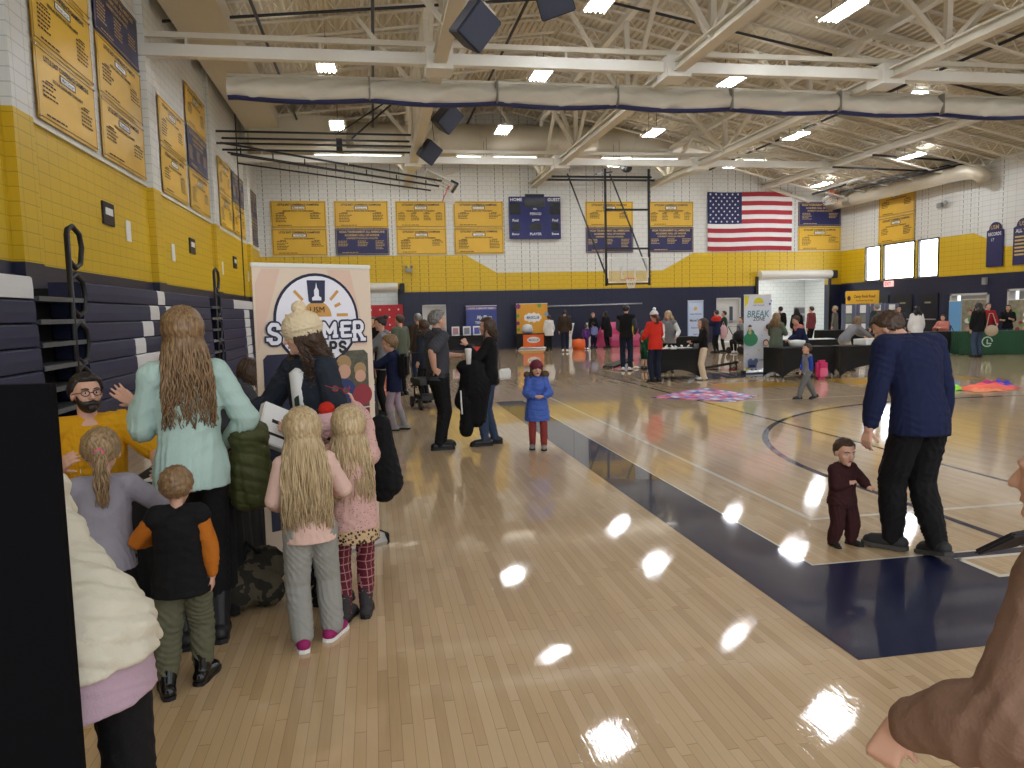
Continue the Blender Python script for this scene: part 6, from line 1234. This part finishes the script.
b = MB(); b.box((0, -.32, .42), (.95, .02, .56)); b.obj('orange_cloth', mat('orange_cloth', (226, 104, 40), .7), t, bevel=.005); b = MB(); disc(b, 0, .46, .3, -.332, 0, 20, 0, 2*PI, .14); put_text(b, 'MAGICLUB', (0, -.334, .46), .09, .45, (1, 0, 0), (0, 0, 1), 1, .02); b.obj('cloth_logo', [M_white, mat('print_blue3', (40, 90, 170), .5)], t)
b = MB(); b.lathe([(.001, 0), (.2, 0), (.26, .15), (.2, .36), (.08, .42), (.001, .43)]); thing(b, 'prize_wheel', mat('pale_wheel', (200, 204, 214), .4), 'pale rounded prize machine on the orange-draped far table', 'prize machine', (6.85, 34.2, .745), smooth=True)
stretch_table(4.0, 34.0, 0, 1.8, .7, .74, 'black table with picture frames left of the blue banner')
for i, (x, c) in enumerate(((3.55, 'pink and white'), (4.05, 'grey and white'), (4.5, 'blue'))): b = MB(); b.box((0, 0, .2), (.34, .03, .4)); b.box((0, -.02, .2), (.24, .01, .28), 1); thing(b, 'picture_frame', [M_white, mat('card_fr%d' % i, ((190, 140, 150), (140, 140, 150), (60, 80, 160))[i], .5)], 'white-framed %s picture standing on the far black table' % c, 'picture frame', (x, 33.9, .745), 0, 'frames on the far table')
b = MB(); b.box((0, 0, .25), (.6, .5, .5)); thing(b, 'red_box', mat('red_crate', (176, 36, 34), .6), 'red box on the floor seen between the two talking people', 'box', (3.7, 27.5, .0), bevel=.02)
# small toy stand, orange drum, pink soft blocks
for i, x in enumerate((9.0, 9.95)): b = MB(); b.lathe([(.16, 0), (.1, .1), (.06, .5), (.16, 1.0), (.2, 1.15), (.001, 1.15)]); thing(b, 'pedestal', M_white, ['left', 'right'][i]+' white pedestal among the children at the far wall', 'pedestal', (x, 34.8, 0), 0, 'white pedestals', smooth=True)
b = MB(); b.lathe([(.001, 0), (.25, 0), (.3, .2), (.28, .45), (.001, .5)]); thing(b, 'drum', mat('orange_drum', (214, 92, 30), .5), 'orange round tub on the floor by the purple-jacketed child', 'tub', (8.85, 32.8, 0), smooth=True)
t = empty('soft_steps', (11.2, 34.6, 0), 0, 'pink soft play steps against the far wall', 'soft play steps')
for k in range(4): b = MB(); b.box((.35-.0, .35*k*.5, .16+.28*k), (1.5-.05*k, .8, .28)); b.obj('foam_step', mat('pink_foam_%d' % (k % 2), ((198, 70, 120), (214, 110, 150))[k % 2], .6), t, bevel=.05)
b = MB(); b.poly([(-1.0, 0, 0), (-.35, 0, 0), (-.35, 0, 1.1), (-.5, 0, 1.1)], (0, .8, 0)); b.obj('foam_slide', mat('pink_foam_0', (198, 70, 120), .6), t, bevel=.04)
# red star backdrop
t = empty('backdrop', (.3, 33.0, 0), 0, 'red backdrop with white stars in front of the left doorway', 'backdrop')
b = MB(); b.box((0, 0, 1.15), (1.9, .04, 2.0)); b.obj('panel', mat('red_backdrop', (178, 36, 50), .6), t); b = MB()
for r in range(6):
    for c in range(5):
        x, z = -.76+.38*c, .35+.32*r; P_ = [(x+(.055 if k % 2 == 0 else .024)*math.cos(PI/2+k*PI/5), -.025, z+(.055 if k % 2 == 0 else .024)*math.sin(PI/2+k*PI/5)) for k in range(10)]; b.poly(P_)
b.obj('star_print', M_white, t)
for s in (-1, 1): b = MB(); b.tube([(s*.97, 0, 0), (s*.97, 0, 2.2)], .02, 8); b.box((s*.97, 0, .01), (.1, .6, .02)); b.obj('stand_pole', M_black, t)
# centre black table and things on it
stretch_table(7.32, 17.95, -.35, 1.15, 1.1, .74, 'small black stretch-covered table in the centre with white papers')
for i in range(8):
    b = MB(); b.box((0, 0, .01), (.2, .14, .02+.01*(i % 3))); b.tube([(0, 0, .03), (.05, .02, .06+.02*(i % 2))], .02, 6)
    thing(b, 'craft_packet', M_white, 'white craft packet %s on the centre table' % ['nearest the red sweater', 'second from the red sweater', 'at the left back', 'at the back middle', 'left of the card', 'in front of the black card', 'behind the black card', 'near the jar'][i], 'craft packet', (6.95+.08*i, 17.75+.12*math.sin(i*2.3), .745), i*.7, 'white packets on the centre table')
b = MB(); b.box((0, 0, .004), (.4, .28, .008)); thing(b, 'black_card', M_blackpl, 'flat black card on the centre table', 'card', (7.4, 17.65, .745), -.3)
b = MB(); b.lathe([(.07, 0), (.085, .12), (.08, .2), (.001, .2)]); thing(b, 'jar', mat('clear_jar', (190, 200, 200), .15), 'clear jar at the right end of the centre table', 'jar', (7.72, 17.6, .745), smooth=True)
stretch_table(10.1, 25.2, 0, 1.8, .7, .74, 'black table behind the centre table beside the pale blue banner')
b = MB(); b.box((0, 0, .12), (.5, .35, .24)); thing(b, 'white_case', M_white, 'white box on the far black table beside the blue banner', 'box', (9.9, 25.2, .745), bevel=.03)
# cornhole boards
for i, (x, y, a) in enumerate(((7.15, 22.0, .5), (9.4, 19.9, -.9))):
    t = empty('cornhole_board', (x, y, 0), a, ['left', 'right'][i]+' low slanting cornhole game board on the court', 'game board', 'cornhole boards'); t.scale = (.72, .72, .72)
    b = MB(); b.poly([(-.6, -.3, .06), (.6, -.3, .30), (.6, .3, .30), (-.6, .3, .06)], (0, 0, .03)); b.obj('board_top', M_black, t)
    for s in (-1, 1): b = MB(); b.bar((.52, s*.26, .28), (.58, s*.26, 0), .04); b.obj('leg', M_black, t)
    b = MB(); b.bar((-.6, -.3, .05), (.6, -.3, .28), .03, .08); b.bar((-.6, .3, .05), (.6, .3, .28), .03, .08); b.obj('side_rail', M_blackpl, t)
for i, (x, y, c) in enumerate(((9.6, 19.6, (150, 30, 30)), (9.75, 19.75, (26, 30, 60)), (7.5, 21.4, (230, 230, 230)))): b = MB(); b.ell((0, 0, .03), (.09, .09, .035)); thing(b, 'bean_bag', mat('bag_%d' % i, c, .8), ['red', 'navy', 'white'][i]+' bean bag lying on the floor by the cornhole boards', 'bean bag', (x, y, 0), smooth=True)
# colourful puzzle mat
t = empty('floor_mat', (6.25, 14.25, 0), 0, 'flat diamond-shaped floor mat of mixed pink, blue and white pieces', 'floor mat')
b = MB(); N = 14; rs = np.random.RandomState(5); c0 = np.array([[-1.0, -.1], [.15, -1.3], [1.0, -.6], [.65, 1.2]])
for i in range(N):
    for j in range(N):
        def Pm(u, v_): q = (c0[0]*(1-u)+c0[1]*u)*(1-v_)+(c0[3]*(1-u)+c0[2]*u)*v_; return (q[0], q[1], .012)
        b.poly([Pm(i/N, j/N), Pm((i+1)/N, j/N), Pm((i+1)/N, (j+1)/N), Pm(i/N, (j+1)/N)], (0, 0, -.010), int(rs.randint(6)))
b.obj('mat_pieces', [mat('mat_%d' % i, c, .6) for i, c in enumerate(((206, 96, 160), (120, 150, 210), (228, 226, 232), (90, 70, 140), (220, 150, 190), (200, 80, 80)))], t)
# bright cloth heap on the right of the court
t = empty('play_parachute', (11.75, 13.3, 0), 0, 'bright crumpled orange, pink and blue play cloth on the court floor', 'play cloth'); t.scale = (.68, .75, 1)
for i, (x, y, sx, sy, h, c) in enumerate(((0, -.2, .8, .45, .10, (250, 110, 80)), (.5, .1, .7, .4, .11, (250, 90, 90)), (.75, .35, .5, .3, .14, (190, 30, 120)), (1.0, .25, .35, .3, .15, (60, 60, 200)), (-.9, .1, .35, .4, .12, (150, 230, 60)), (-1.0, .5, .3, .3, .13, (60, 60, 200)), (-.3, -.5, .5, .3, .06, (250, 150, 100)))):
    b = MB(); nx = 18; V = []
    for a in range(nx+1):
        for c_ in range(nx+1):
            u, v_ = a/nx*2-1, c_/nx*2-1; r = max(0, 1-(u*u+v_*v_)*.9); V.append((x+u*sx, y+v_*sy, .006+h*r**.7*(.65+.35*math.sin(u*7+i)*math.cos(v_*6+i*2))))
    b.add(V, [(a*(nx+1)+c_, (a+1)*(nx+1)+c_, (a+1)*(nx+1)+c_+1, a*(nx+1)+c_+1) for a in range(nx) for c_ in range(nx)]); b.obj('cloth_fold', mat('playcloth_%d' % i, c, .6), t, smooth=True)
# --- craft tables right of the break zone banner
stretch_table(10.0, 16.9, .15, 1.5, .7, .74, 'black craft table right of the break zone banner')
stretch_table(12.3, 20.2, -.1, 1.8, .75, .74, 'middle black table between the craft table and the grey sweater person')
stretch_table(11.6, 16.6, -.25, 1.5, .75, .74, 'black table where the grey sweater person bends over')
b = MB(); b.lathe([(.16, 0), (.2, .1), (.19, .14), (.001, .16)]); thing(b, 'white_tub', M_white, 'white tub on the craft table by the pink-collared person', 'tub', (10.0, 17.0, .745), smooth=True)
b = MB(); b.box((0, 0, .07), (.6, .4, .14)); thing(b, 'paper_pile', M_white, 'pile of white papers on the table behind the navy sweater', 'paper', (11.75, 16.75, .745), .2, bevel=.01)
b = MB(); b.box((0, 0, .01), (1.2, .5, .02)); thing(b, 'white_runner', M_white, 'white paper runner on the middle black table', 'paper', (12.3, 20.2, .745), -.1)
t = empty('wagon', (9.95, 16.1, 0), 0, 'pink backpack standing on the floor by the craft table', 'backpack'); t.name = 'backpack'; t.location = (10.25, 16.35, 0)
b = MB(); b.box((0, 0, .22), (.28, .18, .44)); b.obj('bag_body', mat('pink_bag', (206, 50, 110), .6), t, bevel=.06); b = MB(); b.box((0, -.1, .16), (.2, .05, .2)); b.obj('front_pocket', mat('pink_bag2', (226, 110, 150), .6), t, bevel=.02)
# photo display boards
t = empty('display_boards', (22.2, 31.6, 0), -.5, 'grey folding display boards with photos under the yellow sign', 'display boards'); t.scale = (.5, 1, 1)
for k in range(4):
    b = MB(); b.box((-1.8+1.2*k, .12*(k % 2), 1.05), (1.15, .04, 1.35)); b.obj('board_panel', mat('blue_grey_felt', (96, 102, 126), .8), t); b = MB()
    for q in range(3): b.box((-1.8+1.2*k, .12*(k % 2)-.03, .65+.42*q), (.5, .01, .36), q % 2)
    b.obj('photo', [M_white, mat('photo_greenish', (120, 130, 120), .5)], t); b = MB(); b.tube([(-2.37+1.2*k, .12*(k % 2), 0), (-2.37+1.2*k, .12*(k % 2), 1.75)], .02, 8); b.obj('stand_pole', M_alu, t)
draped_table(18.2, 27.2, -.1, 2.4, .8, .74, M_blackcloth, 'black-clothed table before the photo display boards')
t = empty('magazine_rack', (17.1, 28.9, 0), 0, 'small white rack of leaflets by the bright doorway', 'leaflet rack')
for k in range(4): b = MB(); b.box((0, 0, .55+.32*k), (.42, .16, .27)); b.box((0, -.085, .55+.32*k), (.32, .01, .2), 1); b.obj('shelf', [M_alu, mat('card_fr1', (140, 140, 150), .5)], t)
b = MB(); b.tube([(0, .06, 0), (0, .06, 1.65)], .03, 8); b.lathe([(.25, 0), (.25, .03), (.001, .04)]); b.obj('pole', M_alu, t)
# green table, right
M_green = mat('green_cloth', (30, 74, 48), .8, var=.08)
draped_table(17.9, 23.0, -.1, 1.9, .75, .75, M_blackcloth, 'black-clothed table left of the green table')
t = draped_table(20.75, 21.65, -.30, 4.2, .75, .75, M_green, 'long green-clothed table at the right under the record boards')
b = MB(); 
for k in range(28): a = k*PI/16; r0, r1 = .13, .17; b.poly([(-1.3+r0*math.cos(a), -.42, .42+r0*math.sin(a)), (-1.3+r1*math.cos(a), -.42, .42+r1*math.sin(a)), (-1.3+r1*math.cos(a+.2), -.42, .42+r1*math.sin(a+.2)), (-1.3+r0*math.cos(a+.2), -.42, .42+r0*math.sin(a+.2))])
b.box((-1.3, -.42, .42), (.04, .004, .16)); b.box((-1.24, -.42, .36), (.14, .004, .04)); b.obj('cloth_emblem', mat('pale_emblem', (170, 196, 178), .6), t)
t = rollup(22.1, 26.3, -.5, .42, 1.75, 'narrow sky blue roll-up banner beside the right doors', mat('sky_banner', (110, 170, 220), .5))
def photo_banner(x, y, rz, W, H, label):
    t = rollup(x, y, rz, W, H, label, two_tone('leafy_photo', lambda nt, co: (lambda n: (nt.links.new(co, n.inputs['Vector']), setattr(n.inputs['Scale'], 'default_value', 6), n.outputs['Fac'])[2])(nd(nt, 'ShaderNodeTexNoise')), (52, 66, 44), (196, 180, 150), .5)); b = MB(); rs = np.random.RandomState(int(x*10))
    for k in range(12): disc(b, -W*.35+W*.7*rs.rand(), .4+(H-.8)*rs.rand(), .06+.06*rs.rand(), fy-.001*(k % 3+1), int(rs.randint(4)), 12)
    b.obj('photo_print', [mat('photo_skin', (206, 160, 136), .6), mat('photo_red', (150, 50, 60), .6), M_white, mat('print_leaf', (110, 160, 70), .5)], t)
photo_banner(22.75, 26.1, -.5, .8, 1.8, 'leafy photo roll-up banner beside the sky blue one'); photo_banner(22.6, 23.8, -.6, .7, 1.75, 'photo roll-up banner at the far right door')
for i, (x, y) in enumerate(((19.6, 25.2), (20.9, 24.9))):
    t = empty('folding_chair', (x, y, 0), .4*i-2.2, ['left', 'right'][i]+' dark blue folding chair behind the green table', 'chair', 'folding chairs by the green table')
    b = MB(); b.box((0, 0, .45), (.42, .42, .03)); b.obj('seat', mat('navy_chair_plastic', (30, 44, 96), .4), t, bevel=.01); b = MB(); b.box((0, -.22, .78), (.42, .03, .2)); b.obj('backrest', mat('navy_chair_plastic', (30, 44, 96), .4), t, bevel=.01)
    for s in (-1, 1):
        b = MB(); b.tube([(s*.2, .2, 0), (s*.2, -.22, .88)], .012, 6); b.obj('leg', M_black, t); b = MB(); b.tube([(s*.2, -.2, 0), (s*.2, .18, .45)], .012, 6); b.obj('leg', M_black, t)
t = empty('stroller', (13.2, 26.2, 0), .3, 'black stroller parked left of the break zone banner', 'stroller')
b = MB(); b.ell((0, 0, .62), (.28, .36, .26)); b.obj('hood', M_blackcloth, t, smooth=True); b = MB(); b.box((0, 0, .42), (.45, .7, .12)); b.obj('seat', M_blackcloth, t, bevel=.04); b = MB(); b.tube([(-.25, -.3, .1), (-.25, .4, 1.0), (.25, .4, 1.0), (.25, -.3, .1)], .018, 6); b.obj('frame', M_black, t)
for sx in (-.27, .27):
    for sy in (-.35, .35): b = MB(); b.tube([(sx-.02, sy, .13), (sx+.02, sy, .13)], .13, 16); b.obj('wheel', M_blackpl, t)
b = MB(); b.ell((0, 0, .0), (.16, .1, .28)); b.tube([(-.05, 0, .26), (0, 0, .4), (.05, 0, .26)], .012, 6); thing(b, 'tote_bag', mat('pale_pink_bag', (226, 180, 184), .7), 'pale pink bag held by the grey-green jacket near the door', 'bag', (13.1, 27.45, .78), smooth=True)
# beige shoulder bag
t = empty('shoulder_bag', (18.55, 20.55, .82), -.3, 'beige shoulder bag hanging from the black-coated person', 'bag'); b = MB(); b.ell((0, 0, 0), (.2, .08, .17)); b.obj('bag_body', mat('beige_leather', (176, 160, 136), .6), t, smooth=True); b = MB(); b.tube([(-.15, 0, .1), (-.05, .06, .52), (.05, .06, .52), (.16, 0, .1)], .014, 6); b.obj('strap', mat('beige_leather', (176, 160, 136), .6), t)
# --- things held near the camera
b = MB(); b.lathe([(.001, 0), (.03, 0), (.042, .17), (.044, .175), (.044, .19), (.036, .2), (.001, .2)]); thing(b, 'paper_cup', M_white, 'tall white cup held by the grey-haired person', 'cup', (1.16, 9.62, 1.08), smooth=True)
b = MB(); b.cap((0, 0, .0), (.02, .02, -.25), .16, .2); b.cap((.0, 0, 0), (-.12, 0, -.4), .1, .13); b.cap((.05, .02, -.2), (.04, .04, -.62), .19, .13); b.cap((-.05, 0, -.3), (-.1, .02, -.78), .1, .09); b.ell((-.02, 0, .04), (.19, .14, .1))
t = empty('carried_coat', (1.22, 9.72, 1.0), 0, 'black winter coat draped over the arm of the person in jeans', 'coat'); b.remesh('coat_body', F_black, t, .012, 3, None, .01, .18); b = MB(); b.tube([(-.17, -.10, -.25), (-.17, -.13, -.4), (-.16, -.1, -.55)], .010, 6); b.obj('zip_edge', M_white, t)
t = empty('shoulder_bag', (1.64, 9.74, .93), .6, 'small white bag at the hip of the person in the black sweater', 'bag'); b = MB(); b.box((0, 0, 0), (.20, .06, .14)); b.obj('bag_body', M_white, t, bevel=.02)
b = MB(); b.tube([(-.08, 0, .07), (-.12, .0, .40), (-.10, .02, .50)], .006, 6); b.obj('strap', M_blackpl, t)
# olive puffer over the mint person's arm
t = empty('carried_jacket', (-.70, 4.38, .98), .2, 'olive green puffer jacket hanging over the arm of the person in mint', 'jacket')
b = MB(); b.ell((0, 0, .10), (.11, .12, .09)); b.cap((.0, 0, .05), (.03, 0, -.22), .10, .10); b.cap((-.02, .02, -.05), (-.03, .03, -.24), .10, .09); b.cap((.06, .0, -.1), (.05, .02, -.20), .07, .06); b.remesh('jacket_body', F_oliv2, t, .008, 3, (.075, .010, .3), .004, .12)
# paper bag in the hat person's hand, red glasses in the child's hand
t = empty('paper_bag', (-.60, 4.66, 1.08), .5, 'white paper bag with dark printing held by the person in the cream hat', 'bag'); b = MB(); b.box((0, 0, 0), (.20, .06, .25), R=Rzx(.2, -.35, .5)); b.obj('bag_body', M_white, t, bevel=.006)
Rb = Rzx(.2, -.35, .5); b = MB(); b.box(Rb @ np.array([.02, -.032, .02]), (.11, .004, .02), R=Rb); b.box(Rb @ np.array([.0, -.032, -.06]), (.13, .004, .015), R=Rb); b.obj('bag_print', M_ink, t)
t = empty('sunglasses', (-.20, 4.50, 1.30), .3, 'red-framed sunglasses held up by the child with the headband', 'sunglasses'); t.scale = (.7, .7, .7); b = MB()
for s in (-1, 1): b.tube([(s*.045+.024*math.cos(a), 0, .021*math.sin(a)-s*.01) for a in np.linspace(0, 2*PI, 15)], .005, 6)
b.tube([(-.015, 0, .015), (.015, 0, .005)], .005, 6); b.tube([(.075, 0, 0), (.09, .06, .02)], .004, 6); b.tube([(-.075, 0, .02), (-.12, .03, .04)], .004, 6); b.obj('frame', mat('red_frame', (150, 24, 40), .3), t)
b = MB()
for s in (-1, 1): b.box((s*.045, 0, -s*.01), (.05, .003, .04))
b.obj('lens', mat('dark_lens', (20, 12, 16), .1), t)
t = empty('carried_bag', (.02, 4.95, .85), .2, 'black bag hanging beside the child in pink fleece, in front of the banner edge', 'bag'); b = MB(); b.cap((0, 0, .18), (.03, .02, -.2), .06, .11); b.cap((-.03, 0, 0), (.0, .02, -.25), .07, .09); b.remesh('bag_body', F_black, t, .01, 3, None, .006, .1)
# camouflage bundle under the second table edge
t = empty('camo_bag', (-.80, 4.72, .0), .5, 'camouflage cloth bag on the floor under the tables beside the person in mint', 'bag'); b = MB(); b.cap((-.10, -.05, .13), (.14, .10, .18), .13, .13, 14); b.cap((-.06, .1, .12), (.08, -.1, .1), .12, .1, 14); b.remesh('bag_body', M_camo, t, .01, 3, None, .008, .12)
b = MB(); b.tube([(-.1, 0, .24), (0, 0, .38), (.1, .04, .27)], .014, 8); b.obj('handle', F_black, t)
# unidentified dark pointed object by the right edge, built as a flat slab
t = empty('dark_object', (1.07, 1.12, 1.31), .3, 'dark pointed object edge near the right border', 'dark_object'); b = MB(); b.box((0, 0, 0), (.15, .010, .075), R=Rzx(0, .9, .15)); b.obj('object_body', M_blackpl, t, bevel=.004);
